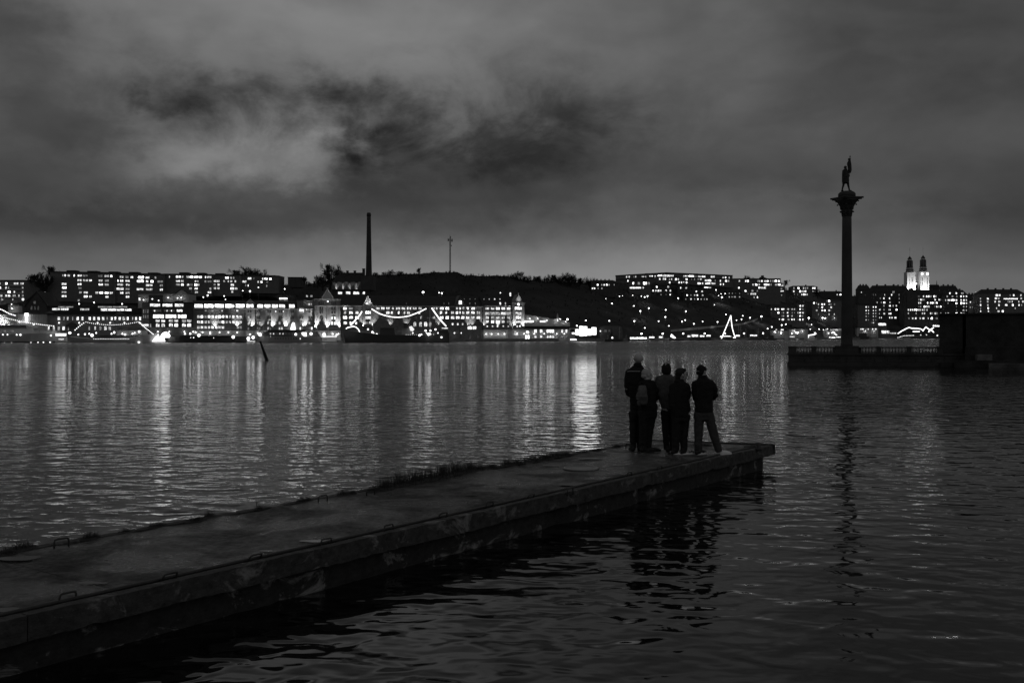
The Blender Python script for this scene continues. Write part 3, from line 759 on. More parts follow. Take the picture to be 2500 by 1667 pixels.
tab = [(470, [(1430,1480,.5),(1500,1540),(1562,1595),(1650,1725),(1738,1790),(1850,1870)]), (516, [(1405,1420),(1435,1478),(1498,1555),(1635,1725),(1745,1775,.5),(1802,1835),(1880,1955,.4)]),
  (562, [(1400,1478),(1505,1555),(1742,1830,.6),(1910,1950,.6)]), (612, [(1390,1485),(1500,1555),(1630,1720,1.3),(1742,1830,.6),(1910,1950)]), (660, [(1435,1480),(1498,1555)]), (706, [(1502,1550,.7)])]
slab('long apartment block behind the pale gabled house, its roof huts level with the skyline', c1, 1378, 1960, 430, 720, 642, 16, tab, 26, .02, [(1505,1612,405),(1735,1850,412)])
tab = [(362, [(475,490),(580,670,1.4),(675,705,.5),(750,800),(805,862),(878,940),(945,1003,1.3),(1048,1068,.5),(1080,1155,1.4)]),
  (430, [(582,655,1.3),(662,710),(885,910,.6),(920,945,.6),(1040,1070,.6),(1085,1155,.6)]), (486, [(582,650),(665,712),(760,800,.6),(810,855,.5),(878,925),(930,960)]),
  (545, [(795,840,.6),(878,935,1.3),(1120,1150,.5)]), (604, [(805,835,.5),(885,940,.5),(1090,1150,.5)])]
slab('apartment block with the brightest corner flats on the hilltop, right above the pale gable', c2, 398, 1160, 322, 610, 646, 16, tab, 34, .012, [(595,735,285),(880,1005,292)])
tab = [(378, [(1368,1430),(1448,1482),(1498,1515,.6)]), (432, [(1168,1290,1.4),(1340,1370,.5),(1410,1430),(1448,1485),(1520,1545,.5)]), (488, [(1178,1220,.6),(1248,1282),(1455,1515,.5)]),
  (546, [(1172,1230),(1245,1282),(1452,1510,1.2),(1518,1568)]), (600, [(1465,1500)])]
slab('apartment block just below the wide bare tree crown on the hilltop', c2, 1163, 1600, 334, 610, 650, 16, tab, 34, .014, [(1175,1305,300),(1450,1580,308)])
tab = [(388, [(1728,1790,1.2),(1812,1840),(1960,1980,.6),(1990,2050,1.3),(2070,2112,1.4)]), (440, [(1602,1630,.5),(1640,1712,1.3),(1885,1910,.5),(1935,1965,1.3),(2025,2055,.2)]), (500, [(1690,1705,.5),(1730,1745,.5),(2025,2040,.3)])]
slab('darkest apartment block at the end of the hilltop row, near the old brewery house', c2, 1603, 2225, 340, 560, 655, 16, tab, 34, .022, [(1715,1850,318),(1990,2140,332)])
slab('unlit low flat roofed block on the saddle between the hilltop flats and the chimney', c3, 540, 750, 376, 470, 660, 14, [(460, [(405,425,.6)])], 18, .01, [(545,552,372)], M_DARKWALL)
# ---------------- pale house, dark chapel, long hall, boat hall on the left
b = Bld('gabled_house', 'wide pale house with a triangular gable lit by street lamps', 'house', c2, -18, 785, 575, None, 8)
b.poly('wall', [(-18,636),(785,636),(785,860),(-18,860)], 0, 14, M_PLASTER); b.poly('gable', [(585,634),(775,634),(680,566)], -.25, 12, M_PLASTER)
b.hip(-18, 580, 636, 606, 14, inset=.05); b.poly('roof_edge', [(575,640),(680,562),(785,640),(790,632),(680,552),(570,632)], -.6, 12.5, M_ROOF)
b.row(718, 42, [(138,168,.25),(318,342,.5),(350,372,.5),(222,236,.4)], .5, .3); b.win(-10, 22, 695, 745, 1.2, 2)
b.box('lean_to', 170, 380, 655, 860, -2, -.05, M_DARKWALL)
for x, y in ((630, 705), (90, 735), (690, 700), (330, 745), (480, 700), (230,720)): b.lamp(x, y, -5, 700)
b = Bld('dark_chapel', 'dark steep roofed chapel with a faint round window', 'chapel', c1, 300, 565, 560, None, 4)
b.poly('wall', [(310,905),(310,800),(440,660),(560,800),(560,905)], 0, 18, M_DARKWALL); b.poly('roof', [(295,815),(440,640),(575,815),(575,830),(440,655),(295,830)], -.4, 18.4, M_ROOF)
b.win(398, 434, 757, 793, .05, 2, True); b.row(840, 48, [(366,390),(407,431),(447,470)], .045, .1, 1, arch=True)
b = Bld('long_hall', 'long dark waterfront hall with strips of roof lights', 'hall', c1, 545, 1745, 512, 520, QUAY_Z)
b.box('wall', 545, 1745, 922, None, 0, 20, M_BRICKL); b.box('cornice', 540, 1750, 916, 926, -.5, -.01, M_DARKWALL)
b.poly('roof', [(540,918),(660,862),(1690,852),(1750,918)], .2, 20, M_ROOF); b.poly('roof', [(680,862),(700,820),(1540,812),(1560,854)], 3, 17, M_ROOF)
for x0, x1, y0, y1, n, v in ((622,718,843,870,4,.55),(724,822,843,870,4,.6),(695,786,822,836,6,.2),(790,878,822,836,6,.2),(960,1012,846,872,3,.4),(1020,1072,846,872,3,.4),(1205,1288,848,878,5,1),(1294,1386,848,878,5,1),(1392,1484,850,878,5,.9),(1490,1575,850,878,5,.9),(1170,1345,822,838,8,.22),(1350,1525,822,838,8,.2)):
    b.win(x0, x1, y0, y1, v, n, name='roof_light')
b.poly('pediment', [(520,908),(590,882),(660,908)], -.3, 3, M_BRICK); b.poly('pediment', [(1370,918),(1435,884),(1500,918)], -.3, 3, M_BRICK)
b.win(1424, 1446, 896, 918, .8, 1)
b.row(968, 42, [(690,722,1.4),(755,775,.4),(800,822,.6),(865,875,.3),(912,945,.9),(975,1000,1.1),(1058,1088,.7),(1112,1140,.7),(1165,1195,.8),(1220,1250,.9),(1275,1290,.2),(1325,1350,1.2),(1370,1392,1),(1418,1448,.9),(1465,1498,1),(1515,1540,1.1),(1580,1592,.4),(1615,1640,1),(1665,1690,1.2),(1700,1735,.6)], 1, .2)
b.row(1085, 48, [(536,552,.6),(556,572,.6),(576,592,.6),(632,658,.8),(690,718,.7),(745,778,1.1),(812,826,.5),(1060,1076,.4),(1128,1150,.6),(1190,1215,.35),(1245,1280,.7),(1298,1330,.5)], 1, .2)
b.poly('entrance_gable', [(800,1070),(800,1045),(868,1010),(940,1045),(940,1070)], -2, -.02, M_DARKWALL)
for x in (720, 960, 1180, 1330, 1500, 1680): b.lamp(x, 1020, -5, 420)
b = Bld('boat_hall', 'floodlit waterfront shed of pale vertical boards by the moored ships', 'shed', c1, -420, 535, 503, 508, QUAY_Z)
b.box('wall', -420, 535, 915, None, 0, 12, M_PLASTER); b.box('roof', -425, 540, 898, 914, -.4, 12, M_DARKWALL)
for i in range(38): x = -200 + i*19; b.box('board', x, x + 6, 918, 1075, -.22, -.01, M_TRIM)
b.box('scaffold_tower', 98, 225, 818, 930, .5, 5, M_PLASTER)
for i in range(9): b.box('scaffold_pole', 102 + i*15, 105 + i*15, 800, 1000, -.6, -.35, M_TRIM)
b.box('sign_column', 312, 338, 915, 1015, -1.4, -.7, emit('sign_glow', 3.0)); b.box('sign_top', 306, 346, 905, 935, -1.5, -.6, MATS['sign_glow'])
for x, y, p in ((40,1000,14000),(0,960,14000),(160,850,3000),(70,1040,10000),(250,1010,1600),(420,1040,500),(330,960,700)): b.lamp(x, y, -6, p)

# ---------------- modern office with rows of wide windows
FY0, FY1 = 506.0, 562.0                             # the brewery front, running slightly away
def fY(px): return FY0 + (FY1 - FY0) * (px - 340) / 940
def seg(name, label, cat, cr, x0, x1, dy=0.0):
    return Bld(name, label, cat, cr, x0, x1, fY(cr(x0, 0)[0]) + dy, fY(cr(x1, 0)[0]) + dy, QUAY_Z)
b = seg('office_building', 'modern office block with three bands of wide bright windows', 'office', c2, 40, 862, -3)
b.box('wall', 160, 862, 778, None, 0, 18, M_DARKWALL); b.box('stair_tower', 42, 158, 770, None, .6, 15, M_BRICK); b.box('roof', 150, 866, 764, 777, -.5, 18, M_ROOF)
b.box('roof_plant', 560, 700, 742, 765, 4, 12, M_ROOF)
for y0, y1, xs, v in ((792,842,[(168,335),(370,530),(566,706)],.9), (964,1026,[(218,395),(418,590),(615,752)],1.3)):
    for x0, x1 in xs: b.win(x0, x1, y0, y1, v*random.uniform(.8,1.2), 6)
for x0, x1, v in ((210,352,.02),(392,570,.02),(598,690,.9)): b.win(x0, x1, 884, 926, v, 5)
b.row(906, 26, [(232,256,1.4),(430,454,1.3),(502,524,1.4)], 1, .1, 1)
xs = [(260,328),(350,413),(470,540),(558,622),(678,748),(762,832)]
b.row(1066, 42, xs, 1.2, .3, 3); b.row(1132, 54, xs, 1.2, .2, 3, arch=True)
for i, x in enumerate((60, 95, 130)): b.row(915, 60, [(x, x+16)], .12, .2, 1); b.row(1000, 60, [(x, x+16)], .18, .2, 1); b.row(1140, 60, [(x+40, x+62)], .25, .2, 1)
b.box('plinth', 160, 862, 1168, 1310, -.5, -.01, M_BRICKL)
for x0, x1 in ((470,600),(650,740),(770,830)): b.row(1270, 60, [(x0, x1)], .3, .2, 4)
for x in (300, 480, 720, 860): b.lamp(x, 1240, -5, 900)

# ---------------- the old brewery along the quay
def uplights(b, xs, y, yfac=1.0, p=900, d=-1.6, size=R(58)):
    for x in xs: b.lamp(x, y, d, p, 'SPOT', (R(180 - 16), 0, 0), size, .15, .8)
def ground_floor(b, x0, x1, y0, y1, n, p=350, mtl=None):
    b.box('ground_floor', x0, x1, y0, y1, -.7, -.01, mtl or M_PLASTER)
b = seg('brewery_wing', 'brewery wing with an unbroken band of bright attic windows', 'brewery', c2, 862, 1688)
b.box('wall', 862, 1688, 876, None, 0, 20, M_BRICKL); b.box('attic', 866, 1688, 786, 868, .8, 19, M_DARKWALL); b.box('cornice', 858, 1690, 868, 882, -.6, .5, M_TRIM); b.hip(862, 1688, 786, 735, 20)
for x0, x1 in ((878,1016),(1034,1184),(1202,1350),(1370,1516),(1537,1682)): b.win(x0, x1, 796, 858, 1.5*random.uniform(.85,1.15), 6, d=.76)
b.row(905, 26, [(1040,1080,.5),(1100,1125,.3),(1150,1190,.4),(1310,1332,.5),(1500,1520,.3),(1545,1582,1)], 1, .2, 2)
xs = [(922,966),(978,1020),(1040,1080),(1094,1134),(1150,1190),(1206,1248),(1260,1300),(1312,1356),(1376,1412),(1430,1466),(1484,1520),(1542,1582),(1596,1636)]
b.row(1000, 46, xs, 1.25, .25); b.row(1086, 46, [(a, c_, random.choice((.35,.8,1.2))) for a, c_ in xs], 1, .2)
b.row(1170, 46, [(a, c_, random.choice((.7,1.0))) for a, c_ in xs[:8]] + [(1552,1590,.5),(1596,1636,.4)], 1, .2)
ground_floor(b, 862, 1688, 1218, None, 6); b.row(1265, 60, [(690+200,930,.2),(1080,1140,.6),(1180,1240,.4),(1255,1310,.5)], 1, .2, 3, arch=True)
uplights(b, (1205, 1562), 1205, p=1500)
for x in (900, 1010, 1130, 1280, 1420, 1560): b.lamp(x, 1250, -4, 500)
b = seg('brewery_gable_bay', 'narrow brewery bay under a small pointed gable, next to the bright attic band', 'brewery', c2, 1690, 1846, -.8)
b.box('wall', 1690, 1846, 786, None, 0, 20, M_BRICKL); b.poly('gable', [(1684,786),(1768,714),(1852,786)], -.3, 8, M_BRICKL); b.box('cornice', 1684, 1852, 870, 882, -.5, -.01, M_TRIM)
b.win(1704, 1822, 800, 858, 1.3, 3)
for y in (912, 1010, 1110, 1190): b.row(y, 44, [(1728,1752,.02 if y < 1000 else .4),(1768,1792,.01)], 1, .2, 1)
ground_floor(b, 1690, 1846, 1218, None, 1); uplights(b, (1800,), 1205, p=2400); b.lamp(1760, 1280, -4, 500)
b = seg('brewery_wing', 'brewery wing with tall light streaks between its pairs of dark windows', 'brewery', c3, 16, 968)
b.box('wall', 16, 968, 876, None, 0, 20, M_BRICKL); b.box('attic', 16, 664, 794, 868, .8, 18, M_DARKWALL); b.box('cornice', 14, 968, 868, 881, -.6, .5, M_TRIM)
b.box('upper_wall', 690, 968, 744, 868, 0, 18, M_BRICKL); b.hip(16, 664, 794, 735, 18); b.box('roof', 684, 972, 734, 743, -.4, 18, M_DARKWALL)
for x0, x1 in ((52,148),(168,264),(286,382),(400,497),(560,650)): b.win(x0, x1, 802, 858, 1.3*random.uniform(.8,1.2), 4, d=.76)
b.win(714, 796, 868, 936, 2.0, 2)
PX = [(45,104),(212,272),(393,462),(580,636),(726,786),(868,936)]
for y, lv in ((800,.02),(916,.02),(1018,.02),(1100,.3),(1186,.8)):
    for x0, x1 in PX if y > 850 else PX[4:]:
        mid = (x0 + x1) / 2
        for a, c_ in ((x0, mid - 4), (mid + 4, x1)): b.win(a, c_, y - 22, y + 22, lv*random.choice((.1, .5, 1.2)) if lv > .1 else lv*.5, 1)
b.row(916, 24, [(334,358,1.2),(455,480,.8),(578,604,.6),(908,936,1.5)], 1, .1, 1); b.row(803, 36, [(862,896,1.5),(908,926,.5)], 1, .1, 1)
b.poly('glowing_awning', [(575,1212),(605,1100),(645,1100),(662,1212)], -2.2, -1.2, M_GLOWCLOTH)  # awning light put into the cloth as its own glow
ground_floor(b, 16, 968, 1216, None, 6); uplights(b, (298, 512, 806), 1205, p=2600); uplights(b, (120, 640), 1205, p=500)
for x in (60, 180, 420, 640, 780, 900): b.lamp(x, 1262, -4, 450)
b = seg('brewery_tower', 'tall brewery tower block with a steep floodlit gable', 'brewery', c3, 970, 1380, -2.2)
b.box('wall', 970, 1380, 722, None, 0, 18, M_BRICKL); b.box('cornice', 964, 1386, 716, 727, -.5, 18.2, M_TRIM); b.box('string_course', 966, 1384, 826, 836, -.4, -.01, M_TRIM)
b.poly('gable', [(1085,715),(1085,690),(1172,562),(1258,690),(1258,715)], -.6, 7, M_BRICKL); b.poly('gable_coping', [(1078,694),(1172,552),(1266,694),(1258,698),(1172,566),(1086,698)], -.9, -.1, M_TRIM)
b.box('finial', 1160, 1184, 540, 556, -.5, 1, M_TRIM); b.hip(1100, 1250, 700, 590, 16, name='roof')
for x0, x1 in ((970,1000),(1155,1192),(1345,1378)): b.box('pilaster', x0, x1, 838, 1215, -.35, -.01, M_BRICKL)
for y in (780, 860, 930, 1020, 1105):
    for xs in ((1028,1052),(1060,1082),(1090,1112),(1232,1256),(1262,1284),(1290,1308)) if y < 800 else ((1045,1070),(1078,1104),(1232,1260),(1276,1304)):
        lit = {1020: 1.1, 1105: 1.6}.get(y, .01) if xs[0] > 1200 else .01
        b.win(xs[0], xs[1], y - 24, y + 24, lit*random.uniform(.7,1.2), 1)
    if y > 800: b.row(y, 40, [(1162,1184,.01)], 1, .1, 1)
b.row(920, 30, [(1274,1302,1.4)], 1, .1, 1); b.row(1022, 22, [(1044,1066,1.2)], 1, .1, 1)
b.row(672, 30, [(830,862,.5),(898,934,.3)], 1, .2, 2)
ground_floor(b, 970, 1380, 1220, None, 3); uplights(b, (988, 1175, 1358), 1205, p=3800); b.lamp(1172, 760, -4, 500)
for x in (1010, 1115, 1250, 1340): b.lamp(x, 1275, -3.5, 900)
b = seg('brewery_wing', 'long brewery wing with a steep dark roof and arched lower windows', 'brewery', c4, -708, 1560, 1.5)
b.box('wall', -708, 1560, 828, None, 0, 22, M_BRICK); b.box('cornice', -710, 1562, 820, 830, -.6, -.01, M_TRIM); b.hip(-708, 1545, 822, 655, 22, inset=.01)
def c43(xs): return [(x[0] - 2090.2, x[1] - 2090.2) + tuple(x[2:]) for x in xs]
R1 = c43([(1420,1482,1.2),(1515,1575,.4),(1945,2005,1.3),(2025,2085,.9),(2105,2168,1.3)]) + [(12,78),(110,140),(175,200),(212,240),(260,325),(350,372),(390,415),(440,508),(530,588,.5),(758,800,.4),(812,838),(872,938,1.4),(962,1022,1.4),(1132,1160,.7),(1178,1212,1.4),(1232,1265,.5),(1302,1335,1.2),(1375,1435,1.4)]
R2 = c43([(1435,1470,.4),(1515,1580,1.1),(1618,1670,1.2),(2105,2165,1.3)]) + [(12,78,1.3),(92,125),(205,230),(298,322),(350,400),(533,560),(875,908),(960,990),(1050,1105,.6),(1128,1165,1.2),(1178,1210),(1228,1265),(1292,1345,.8),(1372,1432,1.2),(1460,1518,.5)]
R3 = c43([(1418,1485,1.3),(1515,1582,1.4),(1612,1675,1.4)]) + [(565,590,.7),(758,800,.5),(870,932,1.2),(962,1018,1.2),(1048,1108,.9),(1128,1190,1.4),(1208,1268,1.4),(1288,1345,1.4),(1372,1430,.9),(1458,1520,1.3)]
R4 = c43([(1425,1485,1),(1525,1582,1.4),(1612,1645,1.3)])
b.row(868, 38, R1, 1, .2); b.row(936, 44, R2, 1, .2); b.row(1014, 46, R3, 1, .2, 2); b.row(1100, 48, R4, 1, .2)
for x in range(-60, 860, 90):
    b.row(1018, 40, [(x - 30, x - 4, .01), (x + 4, x + 30, .02)], 1, .2, 1)
b.row(1118, 76, [(452,500,.5),(540,590,.5),(620,675,1.1),(700,738,.5)], 1, .1, 2, arch=True)
b.row(1118, 34, [(1062,1090),(1145,1175),(1225,1250,.6),(1305,1330,.8)], 1.2, .1, 1)
b.row(790, 34, [(1345,1360,.15),(1432,1446,.12),(933,945,.08),(1010,1022,.08),(335,347,.05)], 1, .2, 1); b.row(718, 16, [(1258,1270,.2),(1348,1360,.15),(1430,1442,.15)], 1, .2, 1)
b.poly('dark_gable', [(1108,826),(1196,660),(1288,826)], -.7, 8, M_BRICK); b.poly('gable_coping', [(1104,826),(1196,650),(1292,826),(1282,826),(1196,668),(1114,826)], -1, -.65, M_DARKWALL); b.win(1170, 1222, 742, 802, 2.2, 2, True, d=-.75)
b.poly('gable_tower', [x for x in [(-361,1160),(-361,822),(-280,680),(-196,822),(-196,1160)]], -1.4, 8, M_BRICKL); b.poly('gable_coping', [(-368,830),(-280,668),(-188,830),(-200,832),(-280,690),(-358,832)], -1.8, -.8, M_TRIM)
b.row(934, 52, [(x - 2090.2, y - 2090.2, 1.4) for x, y in ((1772,1800),(1802,1830),(1832,1860))], 1, .1, 1, ); b.row(1016, 50, c43([(1770,1798,1.2),(1800,1828,1.2),(1830,1858,1.2)]), 1, .1, 1); b.row(1098, 44, c43([(1770,1790,.7),(1802,1820,.3),(1832,1856,.8)]), 1, .1, 1)
for o in [o_ for o_ in b.root.children if o_.name.startswith('window')]:
    if -1.75 < 0 and b.lx(-361)[0] < o.location.x < b.lx(-196)[0]: o.location.y = -1.45
b.row(868, 34, c43([(1820,1850,.7)]), 1, .1, 1); b.win(-310, -280, 780, 804, 2.0, 1, d=-1.45)
uplights(b, (-275,), 900, p=1200, d=-4); uplights(b, (85, 340, 850, 1330, 1390), 1180, p=700); uplights(b, (-360, -190), 1190, p=1500, d=-2.6)
b.box('portal_wall', 1190, 1500, 1150, None, -6, -2, M_BRICKL); b.win(1275, 1350, 1150, 1200, 1.2, 3, True, d=-6.05); b.win(1352, 1420, 1152, 1200, 1.0, 3, True, d=-6.05)
b.row(1330, 100, [(1300,1340,.02),(1425,1468,.02)], 1, .1, 1, arch=True)
for o in [o_ for o_ in b.root.children if o_.name.startswith('window')][-2:]: o.location.y = -6.05
ground_floor(b, -708, 1190, 1216, None, 6, mtl=M_BRICKL); ground_floor(b, 1500, 1560, 1210, None, 1)
for x, p in ((-540,700),(-420,500),(-200,400),(100,300),(420,700),(640,900),(820,300),(1080,1200),(1190,1500),(1330,1500),(1480,800)): b.lamp(x, 1260, -9, p)
b = seg('brewery_wing', 'last brewery wing with five columns of lit windows beside the corner tower', 'brewery', c4, 1562, 2036, .5)
b.box('wall', 1562, 2036, 832, None, 0, 20, M_BRICK); b.box('cornice', 1590, 2036, 822, 832, -.5, -.01, M_TRIM); b.hip(1562, 2036, 830, 655, 20, inset=.02)
XS = [(1602,1658),(1688,1742),(1768,1828),(1858,1912),(1940,1998)]
b.row(870, 36, XS, 1.2, .2, 3); b.row(948, 52, [(a - 10, c_ + 10, .45) for a, c_ in XS], .4, .2, 4); b.row(1014, 44, XS, 1.1, .35, 2); b.row(1080, 44, XS, .6, .35, 2); b.row(1152, 28, [(a + 12, a + 40) for a, c_ in XS], .8, .2, 1)
b.row(790, 42, [(1822,1852,1.4),(1910,1930,.5)], 1, .1, 1); b.row(720, 20, [(1570,1584,.2),(1652,1670,.6),(1736,1760,1.2),(1822,1842,.6)], 1, .1, 1)
ground_floor(b, 1562, 2036, 1206, None, 3); uplights(b, (1575, 1800, 2020), 1190, p=1200)
for x in (1600, 1685, 1790, 1890, 1980): b.lamp(x, 1275, -4.5, 1400)
b = seg('brewery_corner_tower', 'slim brewery corner tower with a bright pointed spire roof', 'brewery', c4, 2038, 2222, -2)
b.box('wall', 2038, 2222, 785, None, 0, 13, M_BRICKL); b.poly('spire_roof', [(2040,784),(2062,770),(2130,645),(2198,770),(2220,784)], -.4, 9, M_BRICKL); b.box('cornice', 2030, 2228, 776, 786, -.7, -.41, M_TRIM); b.box('finial', 2124, 2136, 618, 648, 0, 1, M_TRIM)
b.win(2108, 2145, 780, 822, 2, 1, True); b.win(2068, 2182, 844, 892, 1.5, 5); b.win(2080, 2176, 922, 974, .5, 4); b.win(2086, 2170, 990, 1036, 1.2, 3); b.win(2090, 2168, 1060, 1102, .6, 3); b.row(1152, 32, [(2092,2118),(2138,2164)], 1.2, .1, 1)
ground_floor(b, 2038, 2222, 1206, None, 1); uplights(b, (2052, 2205), 1195, p=2600); uplights(b, (2130,), 840, p=900, d=-3); b.lamp(2088, 1272, -4.5, 1500)
b = Bld('dark_church', 'dark church gable rising behind the brewery corner tower, one lancet lit', 'church', c4, 1870, 2150, 640, None, 12)
b.poly('gable', [(1870,800),(1900,600),(1935,480),(1960,560),(2060,470),(2090,560),(2150,640),(2150,800)], 0, 16, M_DARKWALL); b.win(1984, 2012, 610, 672, .9, 1, True)
# old brewery house and chimney on the hill
b = Bld('hilltop_house', 'steep roofed old house with four chimneys next to the tall factory chimney', 'house', c3, 1248, 1702, 610, None, 14)
b.poly('wall', [(1248,445),(1702,445),(1702,720),(1248,720)], 0, 15, M_BRICK)
l0, ze = b.p(1240, 445); l1, zr = b.p(1740, 288); mb = MB(); mb.add([(l0, -.6, ze), (l1, -.6, ze), (l1, 16, ze), (l0, 16, ze), (l0 + 4, 6, zr), (l1, 6, zr)], [(0,1,5,4),(1,2,5),(2,3,4,5),(3,0,4),(0,3,2,1)]); mb.build('roof', M_ROOF, b.root)
for x0, x1, y in ((1340,1370,262),(1455,1485,262),(1573,1605,262),(1712,1750,228)): b.box('chimney', x0, x1, y, 330, 4, 6, M_DARKWALL); b.box('chimney_cap', x0 - 3, x1 + 3, y - 4, y + 6, 3.8, 6.2, M_DARKWALL)
for x in (1310, 1420, 1525, 1632): b.box('pilaster', x - 14, x + 14, 470, 590, -.35, -.01, M_PLASTER)
b.row(478, 20, [(1296,1322,.01),(1408,1432,.35),(1514,1538,.01),(1622,1644,.01)], 1, .1, 1)
for x in (1320, 1425, 1530, 1636): b.lamp(x, 592, -1.5, 130, 'SPOT', (R(165), 0, 0), R(60), .1)
b = Bld('terrace_pavilion', 'low dark pavilion with four bright openings below the old hilltop house', 'pavilion', c3, 1245, 1900, 596, None, 14)
b.box('wall', 1245, 1840, 578, None, 0, 8, M_DARKWALL); b.row(622, 44, [(1340,1408,.9),(1465,1540,1.2),(1582,1682,1.6),(1735,1770,1.5)], 1, .1, 3); b.box('roof', 1240, 1850, 566, 577, -.8, 8, M_DARKWALL)
b.box('chimney_base', 1705, 1900, 350, 577, 1, 12, M_DARKWALL)
k = 600 / F; cb = pt(900.5, 672, 606)
mb = MB(); mb.lathe([(9.0*k, -9), (8.2*k, -4)] + [((7.6 - 2.7*t**.8)*k, (664 - 527)*k*t + 2) for t in [i/10 for i in range(11)]], 20); ch = thing('factory_chimney', 'very tall tapering brick factory chimney on the hill', 'chimney', (cb.x, cb.y, cb.z)); mb.build('shaft', mat('sooty_brick', .05, .9, .2, .4), ch)
mb = MB(); mb.lathe([(5.3*k, (664-527)*k + 2), (5.5*k, (672-524)*k), (4.6*k, (672-518.5)*k), (3.2*k, (672-518)*k)], 20); mb.build('rim', M_ROOF, ch)
# telecom mast
mp_ = pt(1099, 665, 728); k = 728 / F
ms = thing('telecom_mast', 'thin lattice telecom mast with small antennas on the bare hill crest', 'mast', tuple(mp_))
mb = MB()
for sx, sy in ((-1,-1),(1,-1),(0,1)): mb.tube([(sx*1.5*k, sy*1.5*k, -1), (sx*1.35*k, sy*1.35*k, 84*k)], .13, 4)
for i in range(28):
    z = i*3*k; mb.tube([(-1.5*k, -1.5*k, z), (1.5*k, -1.5*k, z + 3*k)], .07, 3); mb.tube([(1.5*k, -1.5*k, z), (0, 1.5*k, z + 3*k)], .07, 3); mb.tube([(0, 1.5*k, z), (-1.5*k, -1.5*k, z + 3*k)], .07, 3)
mb.build('lattice', mat('galvanised_steel', .12, .6), ms)
mb = MB(); mb.tube([(-.8*k, 0, 84*k), (-.8*k, 0, 92*k)], .08, 5); mb.build('aerial', M_DARKMETAL, ms)
for x, z, r_ in ((-4.5, 79, 3.0), (4.6, 78, 3.4), (1, 86, 2.0), (3.3, 65, 1.6)):
    mb = MB(); mb.tube([(x*k, -1.5*k, (z - r_)*k), (x*k, -1.5*k, (z + r_)*k)], r_*.45*k, 8); mb.tube([(0, 0, z*k), (x*k, -1.5*k, z*k)], .08, 4); mb.build('antenna', M_DARKMETAL, ms)
mb = MB(); mb.box(-1.8*k, 1.8*k, -1.8*k, 1.8*k, -1.5, 5*k); mb.build('equipment_hut', M_DARKMETAL, ms)

# ---------------- low quay buildings and the self-glowing marquee
b = Bld('quay_building', 'pale two storey quay building with bright square windows', 'building', c5, 0, 985, 556, 566, QUAY_Z)
b.box('wall', 0, 985, 1206, None, 0, 10, M_PLASTER); b.box('roof', 265, 1000, 1150, 1204, .6, 10, M_ROOF); b.box('string_course', 0, 985, 1300, 1308, -.3, -.01, M_TRIM); b.box('cornice', -4, 990, 1198, 1206, -.6, -.01, M_TRIM)
b.win(282, 340, 1226, 1266, 1.5, 3, True); b.win(274, 346, 1290, 1358, 2.2, 3)
for x0, x1, v in ((420,460,1.4),(510,550,1.4),(618,652,1.6),(660,694,1.6),(700,736,1.6),(850,878,1.1),(918,946,1.1)): b.win(x0, x1, 1196, 1258, v, 2); b.win(x0 + 2, x1 - 2, 1294, 1338, v*(.6 if x0 < 800 else .12), 2)
for x in (128, 240, 400, 560, 760, 880): b.lamp(x, 1272, -5, 1100)
b = Bld('sloping_hall', 'floodlit pale hall with a roofline falling away from the corner tower', 'hall', c5, 250, 1000, 590, 600, QUAY_Z)
b.poly('wall', [(250,1260),(250,962),(420,985),(690,1032),(790,1042),(990,1092),(990,1260)], 0, 14, M_PLASTER); b.poly('roof', [(250,962),(420,985),(690,1032),(790,1042),(990,1092),(990,1084),(790,1030),(690,1022),(420,974),(250,952)], -.4, 14, M_DARKWALL); b.poly('spirelet', [(768,1040),(788,948),(800,1040)], -1, 0, M_TRIM)
b.win(256, 410, 1060, 1092, 2, 6); b.win(508, 600, 1062, 1090, 1.6, 4)
for x, y, p in ((455,1030,4000),(330,1030,2500),(600,1060,3000),(770,1060,4500),(900,1080,3000)): b.lamp(x, y, -7, p)
scr = Bld('glowing_marquee', 'blazing white marquee of uneven panels facing the water', 'marquee', c5, 1070, 1420, 562, None, QUAY_Z)
g_ = emit('marquee_glow', 1.9, True)  # panels emit by themselves; their uneven outline copies an overexposed glare
for x0, x1, y0, y1, d_ in ((1076,1138,1196,1292,.3),(1139,1206,1146,1308,0),(1207,1266,1150,1304,.1),(1267,1332,1192,1296,.4),(1333,1412,1166,1288,.2)): scr.poly('panel', [(x0, y0 + 4), (x0 + (x1-x0)*.4, y0), (x1, y0 + 6), (x1, y1), (x0 + (x1-x0)*.5, y1 + 4), (x0, y1 - 3)], d_, d_ + .4, g_)
scr.box('back_frame', 1080, 1408, 1200, 1286, .9, 1.6, M_DARKMETAL)
for x in (1085, 1245, 1400): scr.box('support_leg', x, x + 8, 1302, None, .6, 1.4, M_DARKMETAL)
b = Bld('boat_shed', 'dim rounded boat shed behind the dark tug', 'shed', c5, 1465, 1830, 610, None, QUAY_Z)
b.poly('wall', [(1465,1380),(1465,1200),(1500,1160),(1560,1146),(1780,1146),(1812,1160),(1826,1210),(1830,1380)], 0, 12, M_PANEL); b.row(1225, 40, [(1530,1580,.08),(1600,1640,.05)], 1, .1, 3)
b.lamp(1470, 1230, -5, 900)
b = Bld('kiosk', 'small glowing kiosk at the water between the quay building and the marquee', 'kiosk', c5, 990, 1075, 558, None, QUAY_Z)
b.box('wall', 992, 1070, 1240, None, 0, 4, M_PLASTER); b.box('canopy', 985, 1080, 1182, 1196, -1.5, 4, M_TRIM); b.win(1020, 1068, 1252, 1278, 2.4, 3); b.win(992, 1095, 1352, 1376, 1.6, 6)

